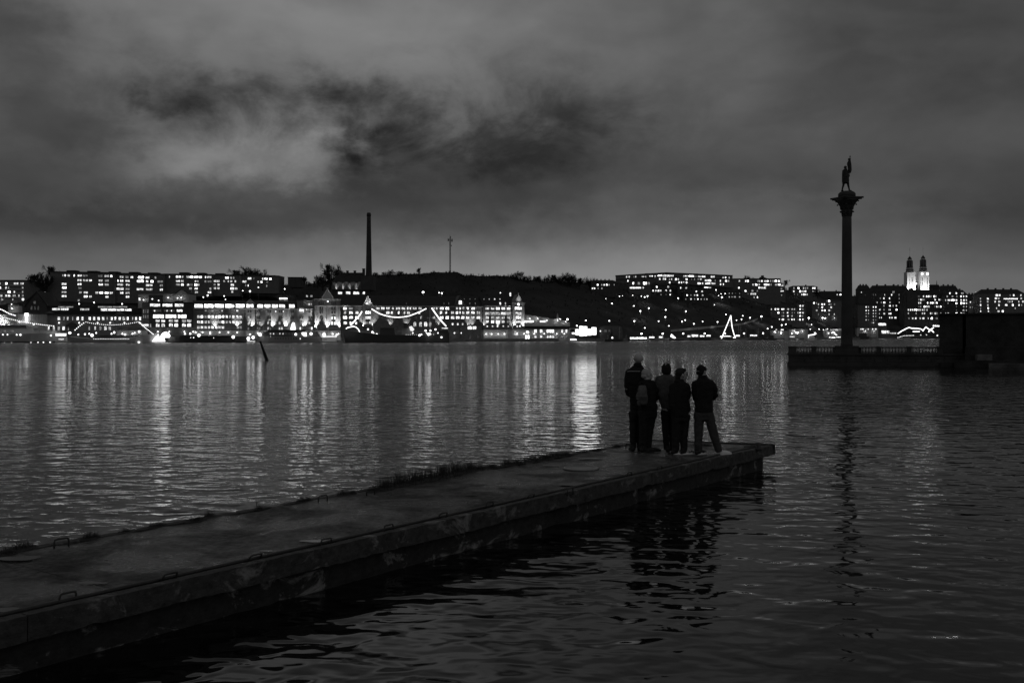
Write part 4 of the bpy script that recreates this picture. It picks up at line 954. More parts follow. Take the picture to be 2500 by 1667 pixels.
# ---------------- right-hand hillside houses
def house(label, cr, x0, x1, yr, ye, yb, rows, hgt, wall=None, v=.9, n=1, Y=None, dep=11, name='hillside_house', cat='house', group='houses on the lamp-dotted slope', chim=1, flat=False, base_lift=0):
    Y = Y or ground_hit(cr((x0 + x1)/2, yb)[0], cr(x0, yb)[1] + 5) - 8; b = Bld(name, label, cat, cr, x0, x1, Y, None, terrain(cr((x0+x1)/2, 0)[0], Y + 3) - 3, group)
    b.poly('wall', [(x0, ye), (x1, ye), (x1, yb + 90), (x0, yb + 90)], 0, dep, wall or M_DARKWALL)
    if flat: b.box('roof', x0 - 4, x1 + 4, ye - 10, ye - .5, -.5, dep + .3, M_ROOF)
    else: b.hip(x0, x1, ye, yr, dep, inset=.12)
    for i in range(chim):
        xc = x0 + (x1 - x0)*(.25 + .5*i/max(1, chim - 1) if chim > 1 else .6); b.box('chimney', xc - 8, xc + 8, yr - 16, yr + 14, dep*.35, dep*.5, M_DARKWALL)
    for y, xs in rows: b.row(y, hgt, xs, v, .4, n)
    return b
b = Bld('curved_apartment_block', 'very long apartment block on the hill crest whose roof bends in the middle', 'apartment block', c6, 20, 830, 960, 955, 40)
def crest(b, x0, x1, y0, y1, rows, huts):
    b.poly('wall', [(x0, y0), (x1, y1), (x1, y1 + 190), (x0, y0 + 160)], 0, 14, M_PANEL); b.poly('roof', [(x0 - 6, y0 - 9), (x1, y1 - 9), (x1, y1 - .5), (x0 - 6, y0 - .5)], -.8, 14.5, M_ROOF)
    b.poly('balcony_band', [(x0, y0 + 46), (x1, y1 + 46), (x1, y1 + 56), (x0, y0 + 56)], -1.2, -.1, M_PANEL)
    for hx0, hx1, hy in huts: b.box('roof_hut', hx0, hx1, hy, hy + 26, 4, 9, M_ROOF)
    for y, xs, n in rows: b.row(y, 30, xs, 1.1, .35, n)
crest(b, 20, 830, 350, 302, [(366, [(185,205,.5),(225,248),(305,320,.4),(332,348,.4),(432,478,1.5),(488,508)], 1), (358, [(555,585,1.3),(592,615,1.2),(635,662,.8)], 1), (350, [(690,760,1.2),(762,828,1.2)], 6), (400, [(712,735),(770,825,1.4)], 2), (430, [(205,228,1.4)], 1)], [(218,298,322),(492,570,304),(800,830,290)])
b = Bld('curved_apartment_block', 'far half of the bent crest apartment block with bright strips of top floor windows', 'apartment block', c6, 832, 1885, 955, 985, 38)
crest(b, 832, 1885, 302, 348, [(350, [(832,890,1.3),(892,945,1.2)], 6), (358, [(1100,1180,1.4),(1184,1268,1.4)], 7), (364, [(1280,1315,.6),(1330,1388,1.4),(1392,1448,1.4),(1535,1600,1.2)], 4), (378, [(1720,1745,1.3),(1758,1785,1.2),(1820,1838,.6)], 1),
   (404, [(868,890,.5),(905,920,.5),(965,1000,1.4),(1010,1030,.6),(1132,1168,1.5),(1225,1235,.3),(1268,1285,.5),(1325,1345,.4),(1360,1395,.7)], 1), (424, [(1440,1495,.7),(1500,1540,.7),(1600,1615,.4)], 3), (430, [(1680,1700,.7),(1762,1800,.6),(1812,1830,.7)], 1),
   (455, [(870,890,.9),(1018,1045,1.2),(1058,1080,1),(1095,1115,1),(1138,1162,1)], 1), (470, [(1325,1380,.7),(1395,1415,.9),(1445,1530,1),(1540,1610,.8)], 4), (484, [(1680,1705,1),(1730,1745,.6)], 1)], [(832,878,290),(1060,1132,300),(1308,1372,306),(1605,1680,320)])
b = house('long low house with chimneys left of the bent crest apartment block', c5, 1330, 1720, 412, 440, 600, [(492, [(1418,1445),(1488,1505,.5),(1525,1545,1.2),(1550,1561,.5),(1565,1590,1),(1605,1620,.4),(1690,1700,.3)]), (549, [(1336,1362,1.3),(1370,1392,.8),(1432,1446,.4),(1488,1508,.9)])], 26, chim=4)
house('villa with a glowing veranda under the crest apartment block', c6, 235, 575, 405, 440, 600, [(468, [(285,315,1.2),(370,410,.8),(455,495,1.3),(500,520,.8),(535,565,1.1)])], 46, M_PLASTER if False else M_PANEL, chim=2).row(540, 26, [(245,330,1.8),(334,425,1.8),(450,470,1)], 1.2, .1, 6)
house('broad house with a row of eight small lit windows on the slope', c6, 580, 905, 455, 500, 610, [(526, [(662,690,.9),(840,875,1.3)]), (586, [(538,565,1),(605,628,.4),(645,675,1.3),(685,718,1.4),(728,748,.7),(812,835,1),(880,905,.8)])], 30, chim=2)
house('small dark cottage with three lit dots below the broad house', c6, 690, 930, 600, 625, 665, [(648, [(733,752),(815,835,.3),(878,900,.6)])], 20)
house('gabled house standing alone above the middle of the slope', c6, 1010, 1195, 470, 520, 630, [(541, [(1048,1066,.7),(1130,1160,1.2)]), (601, [(1118,1138),(1140,1158)])], 28)
house('terrace house with two long rows of lit dots in the middle of the slope', c6, 1100, 1500, 570, 610, 745, [(598, [(1292,1318,1.2),(1385,1412,1.2)]), (658, [(1148,1172,1.2),(1210,1230,.5),(1268,1292,.9),(1308,1335,1.6),(1393,1420,1.6)]), (720, [(1128,1148,.4),(1208,1234,1.1),(1268,1288,.6),(1320,1342,1),(1375,1390,.5),(1425,1442,.5),(1465,1486,.7)])], 24, chim=3)
house('house whose bright bay window shines below the crest apartment block', c6, 1400, 1560, 480, 500, 560, [], 20).row(526, 36, [(1432,1488,1.8),(1490,1542,1.7)], 1, .1, 4)
house('long dim house with a faint row of windows beside the bright double lamp', c6, 1800, 2030, 560, 600, 715, [(628, [(1825,1838,.3),(1875,1888,.25),(1925,1938,.25),(1988,2003,.4)]), (685, [(1824,1840,.8),(1870,1880,.3),(1905,1918,.6),(1922,1936,.7),(1986,2006,.7)])], 22, chim=2)
house('block with curved balcony terraces near the column', c7, -60, 690, 380, 400, 720, [(432, [(22,44,.7),(124,146,1.1),(160,182,1.3),(322,340,.7),(345,370,1),(382,402,1),(425,462,.9),(466,500,.9),(520,540,.6),(555,582,1.4),(600,628,1.4),(648,675,1.1)]), (490, [(240,260,.7),(285,318,1.4),(340,360,.5),(425,468,1.3),(472,515,1.3),(530,545,.5),(600,645,1.4),(650,688,1.3)]),
   (540, [(335,365,1.1),(370,412,1),(416,460,.9),(15,35,.9)]), (590, [(10,32,.8),(115,145,1.2),(228,256,.8),(308,330,.8)]), (636, [(26,40,.6),(160,182,.5),(212,232,.9),(240,268,1.1),(272,300,1.3)]), (690, [(28,44,.8),(262,275,.3),(314,330,.7)])], 30, M_PANEL, dep=16, name='terraced_block', cat='apartment block', flat=True, chim=1, n=2).poly('roof_pavilion', [(355,390),(410,365),(410,338),(440,338),(440,365),(505,390)], 4, 9, M_ROOF)
house('villa with stacked bright balconies on the slope', c7, 570, 770, 520, 545, 690, [(503, [(700,726,.6)]), (556, [(648,684,1),(686,718,1)]), (592, [(590,664,1.3),(668,742,1.3)]), (658, [(586,625,.5),(628,662,.5),(700,714,.5)])], 18, M_PANEL, n=4)
house('square apartment house with a pitched roof just left of the column', c7, 865, 1280, 503, 523, 690, [(545, [(895,912,.4),(960,992,1.5),(1046,1064,.8),(1074,1096,.9),(1106,1130,.9),(1195,1220,1.5),(1224,1248,1.5)]), (596, [(890,915,1.1),(986,1018,1.6),(1030,1064,1),(1072,1102,1.5),(1197,1220,1.1),(1224,1248,1.4)]), (646, [(840,874,1.8),(905,915,.3),(958,966,.4),(1020,1040,.9),(1050,1072,1.1),(1078,1095,1.1),(1100,1126,1.2)])], 30, M_PANEL, dep=14, cat='apartment house', name='apartment_house')
house('dark low house touching the column on its open side', c7, 1310, 1690, 590, 615, 720, [(648, [(1580,1605,.9),(1632,1660,1)])], 22, chim=2)
house('wide tenement with a taller corner bay at the foot of the slope', c7, 530, 1095, 800, 855, 1075, [(880, [(536,552,.8),(595,620,1),(635,668,1.4),(702,725,.9),(728,752,1),(792,828,1),(860,888,1.1),(900,922,.9),(990,1014,.8),(1036,1056,.8)]), (828, [(990,1018,1.1),(1034,1056,.9)]), (937, [(534,546,.4),(635,672,1.5),(708,720,.3),(732,744,.3),(788,814,.9),(870,880,.2),(905,915,.2),(960,974,.8),(988,1018,1.5),(1034,1062,1.3)]), (988, [(708,720,.5),(734,746,.5),(794,820,1.2),(860,884,.8),(962,972,.4),(988,1014,1.2),(1034,1050,.5)]), (1045, [(556,580,1.3),(584,608,1.2),(664,678,.5),(705,748,1.4),(798,834,1.4),(860,884,1.1),(898,916,1),(965,974,.6),(990,1010,.8),(1036,1056,.7)])], 26, M_PANEL, dep=14, name='tenement', cat='apartment house', n=1).box('corner_bay', 955, 1092, 800, 1110, -.02 + .4, 10, M_PANEL)
b = house('tall pale tenement under the yellow glare next to the column', c7, 1195, 1668, 725, 748, 1075, [(750, [(1420,1430,.4),(1448,1480,1.5)]), (782, [(1210,1236,1),(1255,1268,.4)]), (802, [(1284,1304,.8),(1340,1364,1.3),(1376,1400,1),(1454,1476,.8),(1486,1500,.5),(1536,1562,1.4)]), (850, [(1286,1300,.6),(1344,1366,.8),(1454,1470,.4),(1484,1512,1)]), (900, [(1250,1282,1.3),(1340,1365,1.4),(1380,1410,1.5),(1452,1480,1),(1486,1496,.4)]), (962, [(1288,1298,.3),(1456,1470,.4),(1540,1552,.5)])], 26, M_BRICK, dep=14, name='tenement', cat='apartment house', n=1)
for x, y in ((1360, 1015), (1400, 1020), (1540, 1020), (1130, 1015)): b.lamp(x, y, -6, 5000)
# beyond the column
house('dark ridge of tall roofs seen just beyond the column', c8, -20, 130, 712, 770, 960, [(803, [(10,22,.5)]), (840, [(60,70,.2)])], 14, Y=1250, chim=3, name='tenement', cat='apartment house', group='tenements beyond the column')
house('dark tenement with two chimney stacks left of the twin towers', c8, 132, 560, 712, 800, 1140, [(800, [(412,420,.3),(426,436,.3)]), (835, [(164,172,.3),(192,202,.3),(308,316,.5),(394,410,1.1),(492,500,.4),(540,550,.5)]), (880, [(250,264,.5),(296,310,.8),(366,382,.7),(495,510,1),(524,545,1.4)]), (932, [(212,222,.5),(264,274,.4),(294,320,1.2),(374,386,.6),(495,512,1.2),(528,548,1),(564,580,.8)]), (975, [(296,310,.6),(366,392,1.3),(414,428,.6),(452,470,.9),(497,518,1.4),(530,548,.9),(568,592,1.2)]), (1025, [(240,262,1),(296,310,.8),(362,372,.5),(378,388,.4),(450,476,1.4),(562,584,1.1)]), (1075, [(240,252,.6),(292,320,1.3),(360,380,1),(382,398,.9)]), (1126, [(242,255,.7),(266,276,.5),(368,384,1),(394,416,1),(434,466,1),(500,510,.6),(540,558,1.1),(562,580,1)])], 22, Y=1290, dep=16, chim=3, name='tenement', cat='apartment house', group='tenements beyond the column')
b = house('tenement with a dark domed gable in front of the twin towers', c8, 562, 1075, 770, 830, 1150, [(855, [(738,745,.3),(752,764,.4),(800,816,.7),(838,862,1.2),(868,882,1.2),(886,896,.7),(902,912,.9),(936,952,1.1),(958,974,1.2)]), (897, [(608,620,.6),(742,754,.8),(764,786,1.1),(794,806,.7),(812,824,.7),(946,968,1.3),(1000,1012,.6),(1018,1030,.6)]), (938, [(608,620,.9),(632,646,.9),(655,684,1.5),(740,756,1.1),(762,780,1.2),(854,866,.8),(890,912,1.4),(916,936,1.4),(950,962,.7),(970,990,1),(1040,1062,1.2)]), (985, [(606,624,1.2),(632,650,1.3),(655,676,1.3),(745,754,.3),(768,776,.3),(810,834,1.5),(845,860,1),(868,886,1.2),(950,958,.7),(972,984,.6),(996,1010,1),(1020,1036,1.2)]), (1027, [(606,624,1.4),(634,652,1.4),(658,676,1.3),(684,702,1.5),(706,730,1.5),(742,756,.9),(764,778,1),(788,806,1.1),(812,830,1),(844,862,1.1),(1044,1056,.7)]), (1072, [(608,622,.7),(708,720,.3),(786,804,1.3),(812,830,1.3),(890,910,1.2),(918,928,.5),(948,966,1),(974,984,.5),(1020,1036,1.1)]), (1135, [(618,628,.4),(660,682,1.2),(698,722,1.5),(755,778,1.4),(794,820,1.5),(864,872,.4),(900,926,1.4),(960,968,.4),(976,984,.4)])], 24, Y=1270, dep=16, chim=2, name='tenement', cat='apartment house', group='tenements beyond the column')
b.poly('domed_gable', [(592,1000),(592,850),(612,800),(640,775),(660,750),(680,775),(706,800),(726,850),(726,1000)], -1, 8, M_DARKWALL)
house('tenement with a bright strip window right of the twin towers', c8, 1078, 1372, 770, 835, 1140, [(815, [(1138,1152,1),(1215,1238,1.3),(1288,1308,.9),(1310,1322,.7)]), (855, [(1100,1120,1.1),(1164,1192,1.5),(1228,1240,.5),(1278,1296,1.1),(1312,1328,1.2),(1346,1366,1.4)]), (903, [(1084,1098,1),(1112,1160,1.4),(1162,1206,1.4),(1212,1242,1.5),(1278,1296,1),(1312,1336,1.4),(1348,1364,1)]), (943, [(1116,1126,.2),(1216,1240,1.3),(1278,1300,1.3),(1312,1334,1.4),(1346,1366,1.3)]), (985, [(1222,1234,.2),(1312,1330,.5),(1350,1362,.4)]), (1032, [(1222,1236,.3),(1310,1320,.8),(1322,1336,.9),(1348,1362,1)]), (1072, [(1084,1098,.8),(1114,1134,.9),(1214,1242,1.3),(1280,1298,.9),(1304,1316,.8),(1318,1332,.7)])], 22, Y=1260, dep=16, chim=2, name='tenement', cat='apartment house', group='tenements beyond the column')
b = house('pale fronted lower house in front of the tenements beyond the column', c8, -30, 232, 940, 962, 1190, [(y, [(68,84,v_),(100,112,v_*.5),(162,174,v_*.8),(192,206,v_*.7)]) for y, v_ in ((990,1.1),(1035,.9),(1072,.5),(1110,.5),(1155,.5))], 18, M_PANEL, Y=1180, chim=0, name='tenement', cat='apartment house', group='tenements beyond the column', flat=True)
b.lamp(160, 1190, -8, 4000)
house('low pale house in the gap between the last tenements', c8, 1385, 1510, 890, 905, 1080, [(928, [(1400,1414,.7),(1468,1478,.3)]), (995, [(1398,1412,.4),(1428,1440,.3)])], 16, M_PLASTER, Y=1260, chim=0, flat=True, group='tenements beyond the column')
b = house('last tenement above the dark stone block, a long white strip of windows on top', c8, 1512, 2110, 762, 826, 1150, [(885, [(1524,1540,.5),(1612,1640,1.3)]), (922, [(1524,1542,1),(1612,1638,1.2),(1712,1732,1.2),(1760,1790,1),(1882,1892,.8),(1904,1916,.7),(1934,1946,.7),(2018,2032,.7),(2064,2092,1.2)]), (840, [(1728,1760,1.3),(1764,1792,1.2),(1906,1922,.8),(1948,1970,1.2),(2040,2062,1.4)]), (880, [(1716,1746,.7),(1750,1780,.7),(2044,2066,.6)]), (966, [(1524,1544,1.4),(1618,1634,.3),(1762,1782,1),(1846,1882,1.3),(1936,1960,1),(2020,2034,.8),(2050,2070,.4)]), (1006, [(1528,1540,.5),(1620,1640,1),(1734,1748,.7),(1972,1986,.3)]), (1044, [(1528,1540,.7),(1626,1642,.7),(1750,1782,1.6),(1806,1834,1.6)])], 24, M_BRICK, Y=1230, dep=16, chim=4, name='tenement', cat='apartment house', group='tenements beyond the column')
b.row(886, 14, [(1830,1918,1.8),(1922,2012,1.8)], 1, .1, 8); b.box('pale_side_bay', 1508, 1700, 826, 1100, -.6, -.02, M_PANEL); 
for o in [o_ for o_ in b.root.children if o_.name.startswith('window') and o_.location.x < b.lx(1700)[0]]: o.location.y = -.66
b.lamp(1660, 1080, -8, 2500)
# twin towered church
CH = pt(2237, 712, 1500); k = 1500 / F
for lab, px, ytop, ywall, yb, clock in (('floodlit church tower with plain slit windows, the left of the pair', 2221, 625, 666, 712, False), ('floodlit church tower with two glowing clock faces, the right of the pair', 2253.5, 623, 664, 714, True)):
    base = pt(px, yb, 1500); t_ = thing('church_tower', lab, 'church tower', (base.x, base.y, base.z - 8), R(45) * 0, 'twin church towers')
    hw = 10.3*k; zw = (yb - ywall)*k + 8
    def oct_(r): return [(r*math.cos(R(22.5 + 45*i)), r*math.sin(R(22.5 + 45*i))) for i in range(8)]
    mb = MB(); mb.box(-hw, hw, -hw, hw, -6, zw); mb.build('wall', M_TRIM, t_)
    mb = MB(); mb.box(-hw*1.04, hw*1.04, -hw*1.04, hw*1.04, zw - .4, zw + .5); mb.build('cornice', M_TRIM, t_)
    for sx in (-.45, .2) if not clock else (-.6, .6):
        mb = MB(); mb.box(hw*sx - .5, hw*sx + .5, -hw - .12, -hw - .01, zw*.32, zw*.78); mb.build('slit_window', M_DARKWALL, t_)
    for sx in (-.4, .05, .5): mb = MB(); mb.box(hw*sx - .35, hw*sx + .35, -hw - .35, -hw - .13, 1, zw*.95) if not clock else mb.box(hw*sx*1.9 - .3, hw*sx*1.9 + .3, -hw - .3, -hw - .13, 1, zw*.8); mb.build('buttress', M_TRIM, t_)
    tiers = [(9.8, 3, 'roof'), (8.4, 3, 'band'), (9.0, 3, 'roof'), (7.8, 3.5, 'band'), (8.2, 2.5, 'roof'), (6.3, 17, 'lantern'), (6.8, 2.0, 'roof'), (4.6, 4.0, 'band'), (5.2, 9, 'tip')]
    z = zw + .5; tot = sum(t__[1] for t__ in tiers); sc_ = ((yb - ytop)*k + 8 - z) / tot
    for r_, hh, kind in tiers:
        mb = MB(); h_ = hh*sc_
        if kind == 'tip':
            mb.prism_xy(oct_(r_*k), z, z + h_*.15); mb.lathe([(r_*k, z + h_*.15), (r_*k*.35, z + h_*.7), (.12, z + h_)], 8)
            mb.build('spire_cap', M_ROOF, t_)
        elif kind == 'lantern':
            mb.prism_xy(oct_(r_*k*.72), z, z + h_); mb.build('lantern', M_ROOF, t_)
            for p_ in oct_(r_*k): m2 = MB(); m2.box(p_[0] - .45, p_[0] + .45, p_[1] - .45, p_[1] + .45, z, z + h_); m2.build('lantern_post', M_DARKWALL, t_)
        else:
            mb.prism_xy(oct_(r_*k), z, z + h_); mb.build('tier_' + kind, M_ROOF if kind == 'roof' else M_PLASTER, t_)
        z += h_
    mb = MB(); mb.tube([(0, 0, z - .3), (0, 0, z + 17*k)], .16, 5); zt = z + 16*k; mb.ball((0, 0, zt - 2), .45, 8); mb.build('finial', mat('gilt_metal', .6, .4), t_)
    mb = MB(); mb.box(-.9, .9, -.1, .1, zt, zt + .4); mb.box(-.18, .18, -.1, .1, zt - 1, zt + 2.2); mb.build('cross', MATS['gilt_metal'], t_)
    if clock:
        for sx in (-.62, .62):
            mb = MB(); mb.tube([(hw*sx, -hw - .15, zw - 3.2), (hw*sx, -hw - .02, zw - 3.2)], 1.7, 16); mb.build('clock_face', emit('clock_glow', 3.0), t_)
    for sx, sy, en in ((-1.0, -1.6, 30000), (1.1, -1.7, 30000)):
        ld = bpy.data.lights.new('floodlight', 'SPOT'); ld.energy = en; ld.spot_size = R(70); ld.spot_blend = .5; ld.shadow_soft_size = .5
        o = bpy.data.objects.new('floodlight', ld); col.objects.link(o); o.parent = t_; o.location = (sx*hw, sy*hw - 8, 5)
        o.rotation_euler = (Vector((0, 0, zw*.6)) - o.location).to_track_quat('-Z', 'Y').to_euler()
b = Bld('church_nave', 'dark church roof with a thin ridge spike beside the floodlit towers', 'church', c8, 640, 1010, 1510, None, CH.z - 14)
b.poly('roof', [(660,820),(660,740),(690,700),(850,705),(1000,705),(1040,760),(1040,820)], 0, 14, M_ROOF); b.poly('spike', [(992,706),(997,648),(1002,706)], 5, 6, M_ROOF); b.poly('pale_gable', [(622,740),(648,690),(672,740)], -2, -.1, M_PLASTER); b.win(702, 726, 684, 706, 1.6, 1, d=-.1)  # front gable is simply paler than the roof
for lab, x0, x1, yr, ye in (('dark roofs trailing down from the church hill', 1020, 1260, 715, 790), ('dark saddle roof at the foot of the church hill', 1370, 1530, 825, 845), ('dark roofs in front of the left church tower', 380, 620, 718, 790)):
    house(lab, c8, x0, x1, yr, ye, 900, [(800, [(x0 + 100, x0 + 112, .4)])], 12, Y=1420, chim=3, name='tenement', cat='apartment house', group='dark roofs on the church hill')
# ================================================================== LAMPS, BOATS, LIGHT STRINGS, TREES
_mb = MB(); _mb.tube([(0, 0, -1), (0, 0, -.05)], [.016, .010], 6); POLE = _mb.mesh('lamp_pole', M_DARKMETAL)
_mb = MB(); _mb.ball((0, 0, 0), 1, 8); HEAD = _mb.mesh('lamp_head', M_LAMP)
_mb = MB(); _mb.ball((0, 0, 0), 1, 8); HEAD2 = _mb.mesh('lamp_head_dim', M_LAMP_DIM)
_mb = MB(); _mb.tube([(0, 0, 0), (0, 0, .18)], [.9, .35], 8); HOOD = _mb.mesh('lamp_hood', M_DARKMETAL)
def street_lamp(label, px, py, Y, r=.45, power=0, height=8.0, group=None, dim=False):
    p = pt(px, py, Y); h_ = max(2.5, min(12, p.z - terrain(px, Y))) if height is None else height
    t = thing('street_lamp', label, 'street lamp', (p.x, p.y, p.z - h_), 0, group)
    link('pole', POLE, t, (0, 0, h_), (h_*.9, h_*.9, h_)); link('lamp_head', HEAD2 if dim else HEAD, t, (0, 0, h_ - r*.4), (r, r, r*.8)); link('hood', HOOD, t, (0, 0, h_ + r*.45), (r, r, r))
    if power:
        ld = bpy.data.lights.new('lamp_light', 'SPOT'); ld.energy = power; ld.shadow_soft_size = .3; ld.spot_size = R(140); ld.spot_blend = .5      # hooded: throws its light down
        o = bpy.data.objects.new('lamp_light', ld); col.objects.link(o); o.parent = t; o.location = (0, -r*1.2, h_ - r*1.3)
# lamps scattered over the slope between the marquee and the column: (crop, x, y, radius, light)
SL = [(c5,1243,1057,.42,0),(c5,1617,1062,.42,0),(c5,1662,785,.42,300),(c5,1780,672,.34,0),(c5,1830,665,.22,0),(c5,1990,657,.3,0),(c5,1562,710,.22,0),(c5,2182,1175,.38,0),
      (c6,310,825,.42,0),(c6,413,905,.5,1500),(c6,548,860,.5,500),(c6,818,887,.5,300),(c6,812,1000,.5,500),(c6,318,1065,.5,300),(c6,705,1067,.42,0),(c6,868,1143,.38,0),(c6,1140,910,.5,500),(c6,1130,1050,.45,0),(c6,1080,1072,.45,300),
      (c6,1267,1110,.5,400),(c6,1407,1073,.42,0),(c6,1645,1080,.5,700),(c6,1778,962,.45,0),(c6,1948,1052,.42,300),(c6,2027,1038,.45,300),(c6,2047,982,.45,0),(c6,2163,1013,.55,900),(c6,1018,702,.5,900),(c6,1620,570,.55,900),(c6,1595,808,.3,0),
      (c6,430,670,.35,0),(c6,482,683,.5,500),(c6,528,668,.55,900),(c6,1660,662,.35,0),(c6,1715,686,.75,2500),(c6,1765,630,.4,0),(c6,1700,634,.35,0),
      (c7,385,990,.75,2500),(c7,550,1160,.55,0),(c7,485,1187,.5,0),(c7,597,1237,.5,600),(c7,1140,1015,.95,5000),(c7,1360,1015,.8,2500),(c7,1400,1020,.7,0),(c7,1540,1020,.8,2500),(c7,1018,1108,.65,1200),(c7,775,1118,.5,0),(c7,710,1128,.6,1000),(c7,1185,1122,.4,0),(c7,1018,1192,.6,1800),(c7,908,1192,.6,1200),(c7,1165,1195,.45,0),(c7,1305,1195,.5,500),(c7,1437,1195,.55,900),(c7,1375,1207,.4,0)]
SL.sort(key=lambda a: a[0](a[1], 0)[0])
for i, (cr, x, y, r, pw) in enumerate(SL):
    px, py = cr(x, y); Y = ground_hit(px, py, 7.0) - 2
    where = 'just under the crest flats' if py < 735 else ('high on the dark slope' if py < 765 else ('halfway up the dark slope' if py < 792 else 'low on the slope above the quay'))
    lab = ('%s slope lamp counting from the marquee, %s' % (ORD[i] if i < len(ORD) else 'later', where)) if i < 39 else ('%s slope lamp counting back from the column, %s' % (ORD[len(SL) - 1 - i], where))
    street_lamp(lab, px, py, Y, r, pw*.6, None, 'street lamps on the far slope')
QL = [(c6,90,1270,.55),(c6,432,1265,.6),(c6,770,1265,.6),(c6,1097,1263,.6),(c6,1440,1262,.6),(c6,1765,1262,.45),(c6,2068,1260,.65),(c7,412,1258,.65),(c7,698,1258,.6),(c7,762,1266,.5),(c7,870,1266,.5),(c7,960,1258,.6),(c7,1240,1255,.6),(c7,1455,1258,.5)]
for i, (cr, x, y, r) in enumerate(QL):
    px, py = cr(x, y); street_lamp('%s bright quay lamp counting from the dark tug' % ORD[i], px, py, shore(px) + 4, r*.95, 600, None, 'quay lamps right of the screen')
HL = [(c2,1650,583,.4,0,'lamp on the hilltop below the last flats, paler twin of the bright one beside it'),(c2,1765,588,.6,500,'bright single lamp on the hilltop under the wide bare tree'),(c2,1900,530,.36,0,'small lamp on the hill to the chimney side of the bright single lamp'),(c2,1090,655,.55,600,'bright lamp between the hilltop flats and the attic band of the brewery'),(c2,1022,685,.42,0,'small lamp just beside the bright lamp above the brewery attic band'),
      (c2,1355,668,.4,0,'upper lamp of the stacked pair above the brewery attic band'),(c2,1375,722,.34,0,'lower lamp of the stacked pair above the brewery attic band'),(c3,485,553,.62,700,'bright lamp on the hill above the lit brewery roof sign'),(c3,1162,425,.4,0,'lone lamp beside the steep roofed old house on the hill'),
      (c4,607,603,.85,1500,'biggest glaring lamp behind the long dark brewery roof'),(c4,862,615,.36,0,'smaller lamp of the close pair behind the brewery roof'),(c4,907,620,.6,700,'larger lamp of the close pair behind the brewery roof'),(c4,1033,712,.4,0,'lamp against the dark roof left of the dark brewery gable'),(c4,1840,617,.4,0,'round lamp next to the dark church gable'),
      (c5,770,1045,.8,900,'left lamp of the trio on the roof end of the sloping hall'),(c5,828,1040,.9,900,'middle lamp of the trio at the roof end of the sloping hall'),(c5,950,1035,.7,700,'lamp standing apart right of the pair at the sloping hall'),(c5,1100,1140,.5,0,'lamp just above the left corner of the marquee'),
      (c1,540,650,.4,0,'lamp in the trees beside the dark gable end of the flats'),(c1,462,648,.24,0,'weak lamp among the trees by the far left flats'),(c1,515,738,.3,0,'small lamp beside the dark chapel roof'),(c1,945,790,.5,0,'lamp above the roof lights of the long hall'),(c1,1125,772,.5,300,'bright lamp behind the long hall roof'),(c1,1460,790,.5,300,'lamp in front of the lit wall behind the long hall')]
for cr, x, y, r, pw, lab in HL:
    px, py = cr(x, y)
    Y = ground_hit(px, py, 6) if py < 752 else 600
    if cr is c2: Y = min(Y, 634)
    street_lamp(lab, px, py, Y, r*.85, pw*.4, None if py < 752 else 9, 'lamps above the brewery')
# lit roof sign behind the brewery roof, and the rows beneath it
b = Bld('roof_sign', 'bright horizontal light strip on a roof behind the brewery', 'sign', c3, 385, 560, 600, None, 6)
b.box('housing', 385, 555, 690, 800, 0, 3, M_DARKWALL); b.win(390, 550, 698, 724, 2.0, 1); b.row(748, 22, [(405,440,.25),(445,470,.2),(475,545,.35)], 1, .1, 2); b.row(790, 18, [(405,440,.15),(470,520,.3)], 1, .1, 2)
# the road embankment climbing the slope
M_EMB = mat('pale_road_wall', .4, .9, .3, .3)
pts_ = [(c6, 900, 1232), (c6, 1060, 1219), (c6, 1240, 1197), (c6, 1640, 1166), (c6, 1900, 1142), (c6, 2060, 1122), (c6, 2221, 1068), (c7, 330, 1040)]
mb = MB(); vs_ = []
for cr, x, y in pts_:
    px, py = cr(x, y); Y = ground_hit(px, py) - 3; p = pt(px, py, Y); vs_ += [(p.x, p.y, p.z - 3), (p.x, p.y, p.z + 1.2), (p.x, p.y + .5, p.z + 1.2), (p.x, p.y + .5, p.z - 3)]
mb.add(vs_, [(i*4+k, (i+1)*4+k, (i+1)*4+(k+1) % 4, i*4+(k+1) % 4) for i in range(len(pts_)-1) for k in range(4)])
tag(mb.build('road_wall', M_EMB), 'pale retaining wall of the road climbing the slope above the boats', 'wall')

